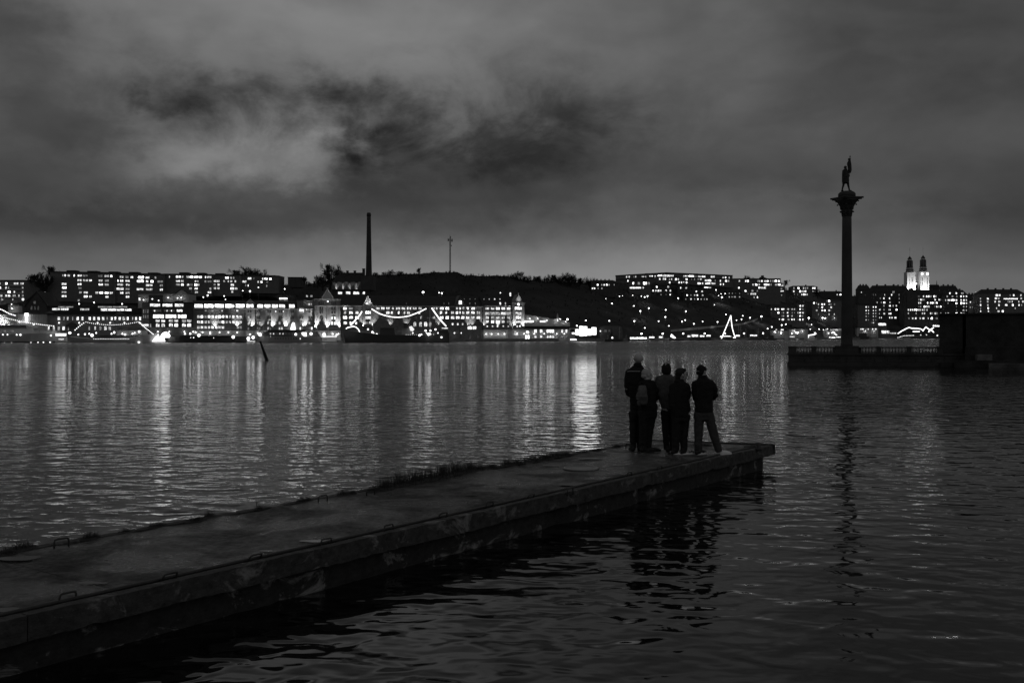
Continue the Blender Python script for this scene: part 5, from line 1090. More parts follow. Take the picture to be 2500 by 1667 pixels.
# ---------------- boats
def boat(label, cr, x0, x1, ydeck, Y, bow='r', hull=None, beam=6, sheer=0.0, cabins=(), masts=(), lights=(), name='moored_boat', cat='boat', group='boats moored along the far quay', ports=()):
    b = Bld(name, label, cat, cr, x0, x1, Y, None, 0.0, group)
    L_ = b.L; zd = max(.5, b.p((x0+x1)/2, ydeck)[1]); mb = MB(); n = 14; vs_ = []
    for i in range(n + 1):
        t = i / n; u = t if bow == 'r' else 1 - t
        w_ = beam/2 * (min(1, .75 + u*1.2) if u < .3 else 1.0) * (1 - max(0, (u - .68)/.32)**2.0 * .97)
        top = zd + sheer*(max(0, u - .45)/.55)**2 + sheer*.35*(max(0, .25 - u)/.25)**2
        x = -L_/2 + L_*t; xk = x - (.05*L_*max(0, (u - .8)/.2) if bow == 'r' else -.05*L_*max(0, (u - .8)/.2))
        for sy, zz, xx in ((w_*.70, -.5, xk), (w_*.9, .15, (x + xk)/2), (w_, top - .12, x), (w_, top, x)): vs_.append((xx, beam/2 - sy, zz))
        for sy, zz, xx in ((w_, top, x), (w_, top - .12, x), (w_*.9, .15, (x + xk)/2), (w_*.70, -.5, xk)): vs_.append((xx, beam/2 + sy, zz))
    mb.add(vs_, [(i*8+k, (i+1)*8+k, (i+1)*8+(k+1) % 8, i*8+(k+1) % 8) for i in range(n) for k in range(8)] + [tuple(range(8)), tuple(range(n*8+7, n*8-1, -1))], 0, False)
    mb.build('hull', hull or M_HULL, b.root)
    for c in cabins:
        cx0, cx1, cy0, cy1, mtl, wins = c
        ln = b.lx(cx1)[0] - b.lx(cx0)[0]
        b.poly('cabin', [(cx0, cy1), (cx1, cy1), (cx1 - (cx1-cx0)*.04, cy0), (cx0 + (cx1-cx0)*.02, cy0)], beam*.18, beam*.82, mtl)
        b.box('cabin_roof', cx0 - 3, cx1 + 3, cy0 - 3, cy0 - .4, beam*.14, beam*.86, mtl)
        for wx0, wx1, wy0, wy1, v, k in wins: b.win(wx0, wx1, wy0, wy1, v, k, d=beam*.18 - .03)
    for mx_, my_ in masts:
        l, z = b.p(mx_, my_); mb = MB(); mb.tube([(l, beam*.5, zd - .3), (l, beam*.5, z)], [.13, .06], 6); mb.tube([(l - (z - zd)*.12, beam*.5, zd + (z - zd)*.62), (l + (z - zd)*.12, beam*.5, zd + (z - zd)*.62)], .04, 4); mb.build('mast', M_TRIM if z < 16 else M_DARKMETAL, b.root)
    for lx_, ly_, r_ in lights:
        l, z = b.p(lx_, ly_); link('deck_light', HEAD2, b.root, (l, -.05 if z < zd else beam*.16, z), (r_,)*3)
    return b
b = boat('dark hulled passenger ship cut by the picture edge, small lights along its waterline', c1, -420, 680, 1150, 448, 'r', M_GREYHULL, 8, .6, [(-300, 400, 1088, 1150, M_WHITE, [(20,60,1105,1130,.1,2),(110,150,1105,1130,.1,2)]), (-200, 240, 1050, 1088, M_PANEL, []), (460, 640, 1112, 1150, M_WHITE, [])],
     [(100, 1060), (330, 1020)], [(35,1160,.28),(90,1160,.28),(200,1162,.3),(245,1162,.4),(370,1258,.3),(455,1256,.3),(520,1254,.3),(600,1252,.32),(140,1258,.2),(55,1258,.18),(610,1170,.4)], 'passenger_ship', 'ship')
l0 = b.lx(-420)[0]; b.box('boot_stripe', -420, 660, 1240, 1296, .35, .6, M_HULL)
boat('little white launch squeezed between the two ships on the far side', c1, 652, 850, 1262, 446, 'r', M_WHITE, 4, .3, [(680, 770, 1190, 1262, M_WHITE, [(690,760,1205,1225,.5,4)]), (655, 755, 1150, 1176, emit('stern_light_glow', 1.6), [])], [(715, 1180)], [(825,1140,.55),(755,1160,.4)])  # glowing upper cabin box stands in for the ship's bright stern lights
b = boat('old sailing ship with two masts strung with garland bulbs', c1, 822, 1842, 1205, 444, 'r', M_GREYHULL, 9, 2.4, [(1105, 1625, 1172, 1205, M_HULL, []), (1375, 1700, 1112, 1172, M_PLASTER, []), (1365, 1690, 1082, 1112, M_PANEL, [])], [(1015, 815), (1664, 990)],
     [(825,1140,.4),(920,1160,.35),(1000,1155,.4),(1085,1168,.7),(1135,1140,.35),(1350,1134,.5),(1480,1160,.45),(1650,1124,.45),(1595,1140,.3),(1662,1255,.55),(1245,1278,.22),(1420,1276,.15)], 'sailing_ship', 'ship')
for x, p in ((1085, 200), (1350, 150), (1480, 200), (1600, 150)): b.lamp(x, 1150, -1.5, p*1.2)
for i in range(22): l, z = b.p(1120 + i*20, 1212); link('rail_bulb', HEAD2, b.root, (l, -.02, z), (.12,)*3)
t = Bld('tent_pontoon', 'floating pontoon with a glowing white dome and two pointed tents', 'pontoon', c2, 180, 440, 446, None, 0)
t.box('float', 180, 385, 1415, 1440, 0, 5, M_HULL); t.box('deck_edge', 178, 388, 1398, 1416, -.2, 5.2, M_PLASTER)
g2 = emit('glowing_tent_cloth', 1.8, True)  # light inside the tents is put into the cloth as glow
def dome(b_, x0, x1, yt, yb, mtl, name, d=2.0):
    l0, zt = b_.p(x0, yt); l1, zb = b_.p(x1, yb); r_ = (l1 - l0)/2; mb = MB()
    mb.lathe([(r_*math.cos(a*math.pi/14), zb + (zt - zb)*math.sin(a*math.pi/14)) for a in range(8)], 18, ((l0 + l1)/2, d, 0)); return mb.build(name, mtl, b_.root)
dome(t, 278, 436, 1240, 1335, g2, 'dome_tent', 5)
t.poly('pointed_tent', [(190,1398),(232,1345),(258,1310),(262,1398)], .6, 3, M_GLOWCLOTH); t.poly('pointed_tent', [(268,1398),(285,1312),(352,1316),(374,1398)], .4, 3.4, g2)
t.lamp(330, 1290, -3, 700)  # lamp and globe added here for ambient light around the tents
boat('long low dark barge covered with tarpaulin beside the glowing tents', c2, 392, 1520, 1330, 447, 'l', M_HULL, 9, .5, [(620, 1480, 1304, 1330, M_ROOF, [])], [], [(868,1333,.22),(820,1333,.14),(1188,1338,.14),(935,1296,.7),(712,1272,.4),(797,1270,.45),(1115,1265,.4)], 'barge', 'barge')
boat('black wheelhouse boat at the end of the long barge', c2, 1500, 1702, 1388, 443, 'l', M_HULL, 6, .4, [(1520, 1690, 1316, 1388, M_HULL, [])], [], [(1488,1324,.7)])
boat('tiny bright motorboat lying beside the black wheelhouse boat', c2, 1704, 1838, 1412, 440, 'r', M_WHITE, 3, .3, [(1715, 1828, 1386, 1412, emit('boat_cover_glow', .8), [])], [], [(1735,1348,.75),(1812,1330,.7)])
b = boat('grey passenger ferry with a row of dark round windows', c3, -2, 1045, 1325, 445, 'l', M_GREYHULL, 9, .8, [(120, 1010, 1240, 1325, M_PANEL, [(250 + i*50 - 12, 250 + i*50 + 12, 1258, 1284, .5 if i in (0,1,3,4) else .03, 1) for i in range(14)]), (200, 780, 1212, 1240, M_DARKWALL, [])], [(105, 1150), (980, 1100)],
     [(655,1280,.55),(900,1272,.65),(85,1285,.75),(250,1320,.2),(738,1350,.18)], 'ferry', 'ferry')
for i in range(11): b.win(330 + i*42, 352 + i*42, 1334, 1356, .012, 1, True, d=-.08)
b.poly('glowing_canopy', [(760,1250),(828,1250),(828,1312),(800,1312),(760,1280)], .2, 1.4, M_GLOWCLOTH)  # canopy brightness is glow put into the cloth
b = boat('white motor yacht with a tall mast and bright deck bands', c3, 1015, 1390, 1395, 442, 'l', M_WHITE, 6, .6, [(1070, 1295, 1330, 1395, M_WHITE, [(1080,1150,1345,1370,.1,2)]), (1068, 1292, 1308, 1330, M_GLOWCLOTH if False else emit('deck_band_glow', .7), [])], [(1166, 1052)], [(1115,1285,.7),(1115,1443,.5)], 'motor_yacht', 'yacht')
b.poly('pale_tent', [(1306,1372),(1320,1300),(1350,1285),(1386,1360),(1384,1372)], 1, 3, M_PLASTER); b.lamp(1330, 1290, -2, 350); b.lamp(1115, 1285, -2, 250)
b = boat('largest dark ship, crane and wheelhouse amidships, garland slung between its masts', c4, -708, 1020, 1290, 446, 'l', M_HULL, 10, 2.6, [(-90, 150, 1180, 1290, M_HULL, []), (258, 402, 1185, 1290, M_GREYHULL, []), (290, 372, 1110, 1185, M_HULL, []), (845, 1010, 1222, 1290, M_HULL, []), (880, 1006, 1190, 1222, M_GREYHULL, [(900,1000,1176,1192,1.0,6)]), (280, 500, 1310, 1400, M_GREYHULL, [])], [(-215, 860), (700, 850)],
     [(700,1290,.95),(550,1296,.5),(575,1288,.4),(800,1202,.42),(900,1328,.4),(720,1222,.4),(642,1222,.45),(770,1287,.22),(-280,1200,.4),(-210,1245,.45),(-140,1290,.7)], 'cargo_ship', 'ship')
for x in range(330, 540, 34): l, z = b.p(x, 1292); link('rail_bulb', HEAD2, b.root, (l, 1.6, z), (.16,)*3)
b.poly('glowing_tarpaulin', [(380,1160),(420,1148),(462,1200),(440,1232),(405,1225)], .4, 1.6, emit('tarpaulin_glow', .9)); b.lamp(700, 1290, -3, 900)  # tarpaulin carries its own painted-in glow
b = boat('black steam tug with an upright funnel near the marquee', c5, 1545, 1858, 1362, 545, 'r', M_HULL, 6, .9, [(1600, 1760, 1300, 1362, M_HULL, [])], [(1790, 1170)], [(1668,1335,.45)], 'tug', 'boat')
l, z0_ = b.p(1658, 1300); z1_ = b.p(1658, 1195)[1]; mb = MB(); mb.tube([(l, 3, z0_), (l, 3, z1_)], [.75, .6], 10); mb.build('funnel', M_HULL, b.root)
BT = [('white boat with a long blazing cabin strip right of the black tug', c6, 240, 530, 1362, 'r', M_HULL, [(250, 525, 1305, 1362, M_PANEL, [(252,385,1326,1360,1.8,6),(388,520,1326,1358,1.8,6)])], [(195,1290)]),
      ('small cruiser with a bright flat cabin behind the long lit boat', c6, 535, 700, 1352, 'l', M_GREYHULL, [(555, 642, 1312, 1352, M_PANEL, [(557,640,1316,1340,1.5,4)])], [(617,1260)]),
      ('cruiser with a slanting lit roof under the third quay lamp', c6, 705, 830, 1355, 'r', M_GREYHULL, [(712, 795, 1308, 1355, M_WHITE, [(714,770,1312,1338,1.3,3)])], []),
      ('dark boat topped by a glowing white triangular cover', c6, 880, 1110, 1362, 'l', M_HULL, [], []),
      ('broad dark houseboat with two glowing cabins under the fifth quay lamp', c6, 1140, 1560, 1350, 'r', M_HULL, [(1165, 1345, 1280, 1350, M_PANEL, [(1168,1215,1296,1326,.9,3),(1235,1340,1284,1320,1.2,5)]), (1365, 1545, 1288, 1350, M_PANEL, [(1367,1440,1294,1322,1.2,4),(1470,1540,1288,1318,.9,4)])], []),
      ('sailing boat carrying the tall triangle of lights', c6, 1690, 1950, 1352, 'r', M_HULL, [(1780, 1900, 1318, 1352, M_PANEL, [])], [(1856, 972), (1752, 1010)]),
      ('yacht with a bright white tent over its deck beside the triangle of lights', c6, 1900, 2150, 1352, 'r', M_GREYHULL, [(1935, 2008, 1286, 1352, M_PANEL, [(1937,2006,1288,1318,1.1,5)])], [(1995,1110),(2028,1130),(2112,1180)]),
      ('pale cabin boat with a striped bright canopy', c7, 195, 420, 1350, 'r', M_HULL, [(205, 325, 1282, 1350, M_PANEL, [(208,265,1286,1312,1.0,4),(267,322,1286,1312,.9,4)])], [(355,1180),(330,1190)]),
      ('dark fishing boat with scattered deck lights', c7, 430, 640, 1352, 'l', M_HULL, [(500, 590, 1300, 1352, M_HULL, [])], [(540,1230)]),
      ('white day cruiser lying under the floodlit ramp', c7, 800, 1010, 1356, 'r', M_WHITE, [(830, 930, 1300, 1356, M_PLASTER, [(840,920,1308,1330,.5,4)])], []),
      ('long white boat with a sloping bright roof edge left of the column', c7, 1020, 1290, 1356, 'r', M_WHITE, [(1060, 1240, 1298, 1356, M_PLASTER, [(1065,1150,1302,1340,1.0,5)])], []),
      ('low boat with a bright white strip next to the column', c7, 1440, 1680, 1362, 'l', M_HULL, [(1462, 1660, 1318, 1362, M_PANEL, [(1465,1570,1322,1340,1.5,5),(1575,1655,1318,1334,1.0,3)])], []),
      ('dark boat just past the column with a thin lit rail', c8, -30, 130, 1368, 'r', M_HULL, [(0, 90, 1330, 1368, M_HULL, [])], []),
      ('pale launch with a curved roof beyond the column', c8, 128, 230, 1372, 'r', M_GREYHULL, [(140, 205, 1346, 1372, M_WHITE, [])], [(222,1300)]),
      ('large dark boat under the waving line of lights', c8, 460, 1020, 1372, 'l', M_HULL, [(560, 980, 1352, 1372, M_HULL, [(770,785,1342,1356,1,1),(842,860,1340,1354,1,1),(978,1000,1344,1362,1.3,1)])], [(605,1265)])]
for lab, cr, x0, x1, yd, bw, hm, cab, ms_ in BT:
    pxm = cr((x0 + x1)/2, 0)[0]; Yb = shore(pxm) - 14
    b = boat(lab, cr, x0, x1, yd, Yb, bw, hm, 5.5, .7, cab, ms_)
    if 'triangular cover' in lab: b.poly('cover', [(903,1318),(916,1276),(985,1338),(960,1346)], .5, 3, M_GLOWCLOTH)
    if 'sloping bright roof' in lab: b.poly('roof_edge', [(1062,1300),(1240,1275),(1262,1262),(1262,1272),(1240,1288),(1062,1312)], .2, .6, emit('roof_edge_glow', 2.5))
# masts and clutter: marina sheds and the floodlit ramp
def lowshed(label, cr, x0, x1, yt, yb, mtl, rows, dy=14, lamps=(), name='quay_shed', cat='shed'):
    pxm = cr((x0 + x1)/2, 0)[0]; b = Bld(name, label, cat, cr, x0, x1, shore(pxm) + dy, None, QUAY_Z, 'sheds along the far quay')
    b.box('wall', x0, x1, yt, None, 0, 6, mtl); b.box('roof', x0 - 3, x1 + 3, yt - 7, yt - .5, -.4, 6.3, M_ROOF)
    for y, h_, xs, n in rows: b.row(y, h_, xs, 1, .25, n)
    for x, y, p in lamps: b.lamp(x, y, -5, p)
    return b
lowshed('floodlit quay shed spread under the tenement with the corner bay', c7, 560, 820, 1225, 1330, M_PLASTER, [(1208, 22, [(610,635,1),(690,742,1.2)], 2)], 16, [(690,1240,2500),(600,1250,1500)])
lowshed('widest floodlit quay shed left of the column', c7, 825, 1130, 1195, 1330, M_PLASTER, [(1255, 24, [(925,985,1.6)], 2)], 18, [(900,1230,3500),(1030,1230,3000)])
lowshed('quay cafe with a fringe of hanging lights beside the column', c7, 1395, 1680, 1215, 1330, M_PLASTER, [(1210, 26, [(1355+50,1440,1),(1480,1545,.9),(1550,1610,.8),(1615,1675,1)], 6)], 16, [(1450,1260,1500),(1540,1250,3500)])
lowshed('bright quay shed glimpsed past the column', c8, -40, 230, 1255, 1340, M_PLASTER, [(1272, 16, [(0,20,1.3),(25,45,1.2),(90,112,1.2),(150,168,1),(185,212,1.3)], 1)], 20, [(60,1300,3000),(170,1300,2500)])
b = lowshed('bright long terrace restaurant raised above the quay beyond the column', c8, 88, 345, 1196, 1250, M_PANEL, [(1212, 32, [(96,160,1.6),(162,240,1.8),(242,330,1.8)], 6)], 60, [(200,1190,3000)], 'restaurant', 'restaurant')
b = lowshed('dark shed with a glowing star of lights near the stone block', c8, 240, 470, 1290, 1345, M_PANEL, [(1310, 40, [(270,330,1.3),(335,372,1)], 4), (1325, 16, [(380,460,.7)], 5)], 22, [(320,1300,5000)])

# ---------------- strings of lights
_mb = MB(); _mb.ball((0, 0, 0), 1, 6); BULB = _mb.mesh('bulb', M_BULB)
def garland(label, cr, pts, Y, n, r=.30, sag=0.0, name='light_garland', group='strings of lights along the far quay', wire=.05):
    P_ = [pt(*cr(x, y), Y) for x, y in pts]; t = thing(name, label, 'light string', tuple(P_[0]), 0, group)
    P_ = [p - P_[0] for p in P_]; seg_ = [(b_ - a).length for a, b_ in zip(P_, P_[1:])]; tot = sum(seg_)
    mb = MB(); mb.tube(P_, wire, 4); mb.build('cable', M_CABLE, t)
    for i in range(n):
        d_ = tot*(i + .5)/n; k_ = 0
        while k_ < len(seg_) - 1 and d_ > seg_[k_]: d_ -= seg_[k_]; k_ += 1
        p = P_[k_].lerp(P_[k_+1], d_/seg_[k_]); link('bulb', BULB, t, (p.x, p.y - .1, p.z - r*.6), (r,)*3)
def cat_(x0, y0, x1, y1, s, n=10): return [(x0 + (x1-x0)*i/n, y0 + (y1-y0)*i/n + s*4*(i/n)*(1-i/n)) for i in range(n + 1)]
garland('bulb string falling from the picture edge across the floodlit shed', c1, [(-60,890),(0,920),(55,955)] + cat_(55,955,655,1055,12), 446, 32, .2)
garland('short upper bulb string on the cut off ship at the picture edge', c1, [(0,850),(40,866),(80,888),(115,908),(158,920),(190,930)], 447, 10, .26)
garland('bulb string slung between the masts of the old sailing ship', c1, cat_(1018,1005,1664,1002,38), 447, 28, .16)
garland('bulb string running down from the sailing ship foremast to its stern', c1, [(1012,1010),(980,1035),(955,1052),(925,1078),(890,1110)], 446, 6, .24)
garland('bulb string running down from the sailing ship mast to the bow by the tents', c1, [(1668,1005),(1700,1042),(1750,1085),(1790,1115),(1840,1158)], 446, 12, .22)
garland('short bright bulb row beside the office building foot', c1, [(1695,1040),(1735,1040),(1775,1040)], 500, 4, .38)
garland('thick bright bulb string rising to the left mast of the largest ship', c3, [(1540,1130),(1600,1070),(1640,1020),(1690,965),(1722,912)], 447, 30, .27)
garland('longest bright garland hanging in a curve between the masts of the largest ship', c4, [(-215,870),(-150,910),(-90,945),(-20,970),(60,990),(130,1001),(210,1004),(300,998),(400,978),(470,950),(560,915),(660,863)], 447, 46, .27)
garland('bright garland dropping steeply from the right mast of the largest ship', c4, [(745,855),(790,920),(850,1005),(910,1075),(975,1145)], 447, 24, .3)
garland('arched string of lights over the quay gate behind the largest ship', c3, [(1468,1190),(1490,1168),(1540,1160),(1580,1148),(1625,1160),(1665,1195),(1690,1245)], 500, 18, .26)
garland('left sloping edge of the tall triangle of lights on the sailing boat', c6, [(1706,1345),(1760,1215),(1820,1070),(1856,975)], shore(1780) - 12, 44, .33)
garland('right curved edge of the tall triangle of lights on the sailing boat', c6, [(1856,975),(1866,1080),(1880,1180),(1905,1270),(1930,1335)], shore(1780) - 12, 42, .33)
garland('wavy bottom string of the triangle of lights on the sailing boat', c6, [(1685,1312),(1740,1305),(1800,1306),(1850,1310),(1890,1330),(1930,1328)], shore(1780) - 12, 22, .33)
garland('high waving line of lights over the boats by the stone block', c8, [(480,1326),(530,1292),(600,1256),(625,1248),(660,1258),(740,1262),(780,1268),(800,1285)], 1240, 46, .62)
garland('zigzag of lights at the end of the waving line next to the stone block', c8, [(800,1295),(815,1270),(838,1240),(862,1258),(890,1282),(915,1262),(940,1248)], 1240, 20, .62)
garland('crossing short string of lights in the zigzag beside the stone block', c8, [(870,1305),(900,1275),(920,1290),(940,1310)], 1240, 9, .7)
garland('low bright line of lights on the boat under the waving line', c8, [(670,1300),(700,1299),(760,1300)], 1236, 8, .6)
garland('slanting light rail above the water left of the waving line of lights', c8, [(472,1378),(520,1366),(560,1354),(690,1350)], 1232, 12, .4)
garland('row of round lamps high beside the dark stone block', c8, [(925,1224),(950,1224),(980,1226),(1015,1228)], 1260, 4, 1.0)
garland('short glittering string in front of the quay cafe beside the column', c7, [(1500,1255),(1530,1240),(1560,1272),(1590,1290)], 1000, 9, .5)

# ---------------- bare winter trees on the skyline
def tree_meshes(seed, spread=1.0, up=.55):
    rnd = random.Random(seed); trunk, twigs = MB(), MB()
    def grow(p, d, ln, r, lev):
        q_ = p + d*ln; mid = p + d*ln*.5 + Vector((rnd.uniform(-1,1), rnd.uniform(-1,1), 0))*ln*.06
        (trunk if lev < 3 else twigs).tube([p, mid, q_], [r, r*.85, r*.68], 5 if lev < 2 else 3, caps=False)
        if lev >= 6: return
        n = 5 if lev == 0 else 3 if lev < 6 else 2
        if lev >= 4 and rnd.random() < .3: n += 1
        for i in range(n):
            a = rnd.uniform(0, 6.283); tilt = rnd.uniform(.25, .75)*spread
            s_ = d.cross(Vector((math.cos(a), math.sin(a), .3))).normalized()
            nd = (d*math.cos(tilt) + s_*math.sin(tilt) + Vector((0, 0, up*.18))).normalized()
            grow(q_ if i < 2 else mid, nd, ln*rnd.uniform(.66, .86), max(.028, r*.6), lev + 1)
    grow(Vector((0, 0, -.6)), Vector((0, 0, 1)), 1.7, .26, 0)
    zmax = max(v[2] for v in twigs.v); 
    for m_ in (trunk, twigs): m_.v = [(x/zmax, y/zmax, z/zmax) for x, y, z in m_.v]
    M_BARK = mat('bare_bark', .03, .95)
    return trunk.mesh('tree_trunk', M_BARK), twigs.mesh('tree_crown', M_BARK)
TREES = [tree_meshes(3), tree_meshes(8, 1.15), tree_meshes(21, .8), tree_meshes(34, 1.3, .2)]
def bare_tree(label, px, ytop, Y, hpx, wide=1.0, kind=0, group='bare trees along the skyline'):
    k = Y / F; top = pt(px, ytop, Y); h_ = hpx*k; t = thing('bare_tree', label, 'tree', (top.x, top.y, top.z - h_), random.uniform(0, 6), group)
    for nm, me_ in zip(('trunk', 'crown'), TREES[kind]): link(nm, me_, t, (0, 0, 0), (h_*wide, h_*wide, h_))
TR = [('tallest bare tree by the dark gable end of the hilltop flats', 131, 645, 668, 50, .95, 0), ('broad bare tree left of the tallest one above the far left flats', 95, 661, 668, 34, 1.2, 1), ('low bare tree behind the far left flats roof', 78, 668, 672, 28, 1.2, 3), ('bare tree half hidden before the gable end of the flats', 112, 668, 636, 60, .9, 2),
      ('widest bare tree crown rising behind the hilltop flats', 607, 649, 690, 50, 1.35, 1), ('bare tree overlapping the widest crown on its left', 585, 655, 692, 40, 1.2, 0), ('bare tree overlapping the widest crown on its right', 632, 654, 692, 40, 1.2, 3),
      ('dense bare tree standing tall beside the old hilltop house', 806, 639, 622, 62, .85, 0), ('twin stem of the dense tree beside the old hilltop house', 813, 644, 626, 56, .8, 1), ('bushy bare tree between the saddle block and the old hilltop house', 788, 672, 640, 34, 1.1, 3), ('thin spiky tree on the saddle left of the old hilltop house', 742, 673, 660, 22, .7, 2), ('small bare tree on the saddle near the dense tree', 775, 671, 655, 28, .9, 2),
      ('round small tree on the crest right of the chimney', 948, 657, 700, 20, 1.5, 1), ('low round bush-like tree next to the crest edge', 975, 661, 704, 14, 1.9, 3), ('lone feathery tree left of the telecom mast', 1023, 653, 712, 20, .9, 2), ('faint low tree right beside the chimney', 915, 664, 690, 14, 1.5, 3),
      ('tall feathery tree above the brewery corner tower', 1268, 660, 770, 34, .75, 2), ('bare tree left of the feathery tree above the corner tower', 1248, 665, 768, 24, 1.1, 1), ('bare tree just right of the feathery tree above the corner tower', 1283, 672, 775, 22, 1.2, 3),
      ('pale bare tree between the corner tower and the broad wooded crown', 1305, 672, 790, 26, 1.2, 0), ('rounded bare tree left of the broad wooded crown', 1330, 671, 795, 28, 1.2, 1), ('bare tree at the left edge of the broad wooded crown', 1356, 667, 800, 34, 1.1, 0), ('highest bare tree of the broad wooded crown on the crest', 1372, 663, 805, 38, 1.1, 1), ('bare tree at the right edge of the broad wooded crown', 1392, 667, 810, 34, 1.1, 3),
      ('last bare tree before the bent apartment block', 1414, 677, 815, 26, 1.2, 0), ('small shrub-like tree near the bent apartment block', 1440, 684, 830, 18, 1.5, 3), ('low bare tree behind the far end of the bent apartment block', 1830, 671, 1190, 24, 1.3, 1), ('bare tree poking up beside the pitched roof apartment house', 1915, 682, 1200, 22, 1.1, 0), ('bushy tree against the wall of the pitched roof apartment house', 1996, 704, 1190, 22, 1.0, 3)]
for a in TR: bare_tree(*a)
# bare scrub roughening the slope and the crest (nobody could count it)
rnd = random.Random(5); mb = MB()
for i in range(2600):
    px = rnd.uniform(-60, 2500); ys = shore(px); yr, zr = ridge(px); fl = ys + lerp_tab([(0, 75), (1200, 65), (1350, 34), (1500, 30), (2300, 64)], px)
    Y = yr - rnd.uniform(0, 6) if rnd.random() < .3 else rnd.uniform(fl, yr)
    x, z = (px - CX)/F*Y, terrain(px, Y); s_ = rnd.uniform(.6, 1.7) * Y/700
    for j in range(9):
        a = rnd.uniform(0, 6.28); ln = s_*rnd.uniform(.6, 1.2); dx, dy = math.cos(a)*ln*.55, math.sin(a)*ln*.55; w_ = .10*s_
        mb.add([(x - w_, Y, z - .4), (x + w_, Y, z - .4), (x + dx, Y + dy, z + ln)], [(0, 1, 2)])
tag(mb.build('hillside_undergrowth', mat('bare_bark', .03, .95)), 'tangle of bare scrub covering the dark far slope', 'undergrowth', None, 'stuff')
# the leafless wood along the crest, one ragged band of twigs
rnd = random.Random(9); mb = MB()
for a, b_, n, hmin, hmax in ((1136, 1300, 60, 4, 12), (1285, 1460, 150, 8, 22), (1440, 1510, 30, 5, 10), (735, 800, 50, 6, 18), (60, 130, 30, 8, 20), (905, 1060, 26, 3, 8), (1790, 1850, 20, 4, 10), (1905, 1935, 12, 5, 12), (1985, 2030, 16, 6, 14), (575, 645, 24, 8, 16)):
    for i in range(n):
        px = rnd.uniform(a, b_); yr, zr = ridge(px); Y = yr - rnd.uniform(-6, 10); k = Y / F; x, z = (px - CX)*k, terrain(px, Y) - .5; h_ = rnd.uniform(hmin, hmax)*k
        mb.tube([(x, Y, z), (x + rnd.uniform(-.1, .1)*h_, Y, z + h_*.5)], [.16, .08], 3, caps=False)
        for j in range(26):
            t = rnd.uniform(.15, .6); s0 = Vector((x, Y, z + h_*t)); an = rnd.uniform(0, 6.283); sp_ = rnd.uniform(.05, .42); e_ = s0 + Vector((math.cos(an)*sp_, math.sin(an)*sp_, rnd.uniform(.2, .5)*(1 - sp_*.6)))*h_
            w_ = rnd.uniform(.03, .07); mb.add([s0 - Vector((w_, 0, 0)), s0 + Vector((w_, 0, 0)), e_], [(0, 1, 2)])
tag(mb.build('treeline_wood', mat('bare_bark', .03, .95)), 'ragged band of leafless trees along the dark crest', 'wood', None, 'stuff')
# ---------------- grass tufts on the jetty
M_GRASS = mat('dry_grass', .05, .9)
def tuft_mesh(seed, n=110):
    rnd = random.Random(seed); mb = MB(); mb.ball((0, 0, .0), (.75, .30, .14), 10)
    for i in range(n):
        x, y = rnd.gauss(0, .32), rnd.gauss(0, .13); h_ = rnd.uniform(.35, 1.0) * max(.3, 1 - abs(x)); a = rnd.uniform(0, 6.28); b_ = rnd.uniform(.1, .75)*h_; w_ = .007
        dx, dy = math.cos(a), math.sin(a)
        p0, p1, p2 = Vector((x, y, 0)), Vector((x + dx*b_*.35, y + dy*b_*.35, h_*.6)), Vector((x + dx*b_, y + dy*b_, h_))
        s_ = Vector((-dy, dx, 0))*w_
        mb.add([p0 - s_, p0 + s_, p1 + s_*.7, p2, p1 - s_*.7], [(0, 1, 2, 4), (4, 2, 3)])
    return mb.mesh('grass_tuft', M_GRASS)
TUFTS = [tuft_mesh(i, 260) for i in range(4)]
G = [(48,1341,90,26),(18,1352,50,14),(215,1316,46,24),(232,1312,30,18),(305,1298,36,10),(385,1285,56,18),(478,1272,60,16),(510,1262,40,18),(632,1244,26,12),(738,1225,40,14),(752,1222,24,10),(838,1208,40,18),(860,1205,26,12),(912,1200,40,22),(940,1195,60,34),(975,1187,70,40),(1010,1180,70,40),(1045,1172,70,40),(1080,1165,70,40),(1115,1157,70,36),(1145,1150,60,28),(1172,1146,46,16),(1200,1142,50,14),(1240,1136,50,20),(1262,1132,40,14),(1300,1126,60,18),(1330,1121,60,18),(1358,1115,60,16),(1380,1112,40,14),(1420,1104,40,8),(1460,1099,40,7),(1508,1091,34,9),(1705,1087,36,7),(1725,1088,40,8)]
for i, (px, py, w_, h_) in enumerate(G):
    p = on_plane(px, py, DECK - .01); k = p.y / F
    lab = ('%s grass tuft along the far jetty edge counting from the picture edge' % ORD[i]) if i < 32 else ('small grass tuft at the jetty end behind the capped person, %s of two' % ('nearer' if i == 32 else 'farther'))
    tag(link('grass_tuft', TUFTS[i % 4], None, (p.x, p.y, p.z), (w_*k*.75, w_*k*1.1, h_*k*(1.35 if h_ >= 28 else 1.25)), math.atan2(JD.y, JD.x) if i < 32 else 0), lab, 'grass', 'grass tufts on the jetty edges')
st = on_plane(628, 1246, DECK); k = st.y/F; mb = MB(); mb.tube([st, st + Vector((-1*k, 0, 14*k)), st + Vector((-5*k, 0, 30*k)), st + Vector((-4*k, 0, 44*k))], [.006, .005, .004, .002], 4); mb.tube([st + Vector((-4*k, 0, 26*k)), st + Vector((4*k, 0, 16*k)), st + Vector((8*k, 0, 7*k))], .003, 4)
tag(mb.build('dry_stalk', M_GRASS), 'single tall dry stalk sticking up from the far jetty edge', 'plant')
for i, a in enumerate((7.6, 8.9, 9.6, 10.7, 4.3, 3.2, 1.4)):
    p = jp(a, .03, DECK - .20); tag(link('wall_weed', TUFTS[i % 4], None, tuple(p), (.2, .1, .07 + .02*(i % 3)), math.atan2(JD.y, JD.x)), '%s little weed on the near jetty face, counted from the near end' % ORD[sorted((7.6, 8.9, 9.6, 10.7, 4.3, 3.2, 1.4)).index(a)], 'weed', 'weeds on the jetty face')
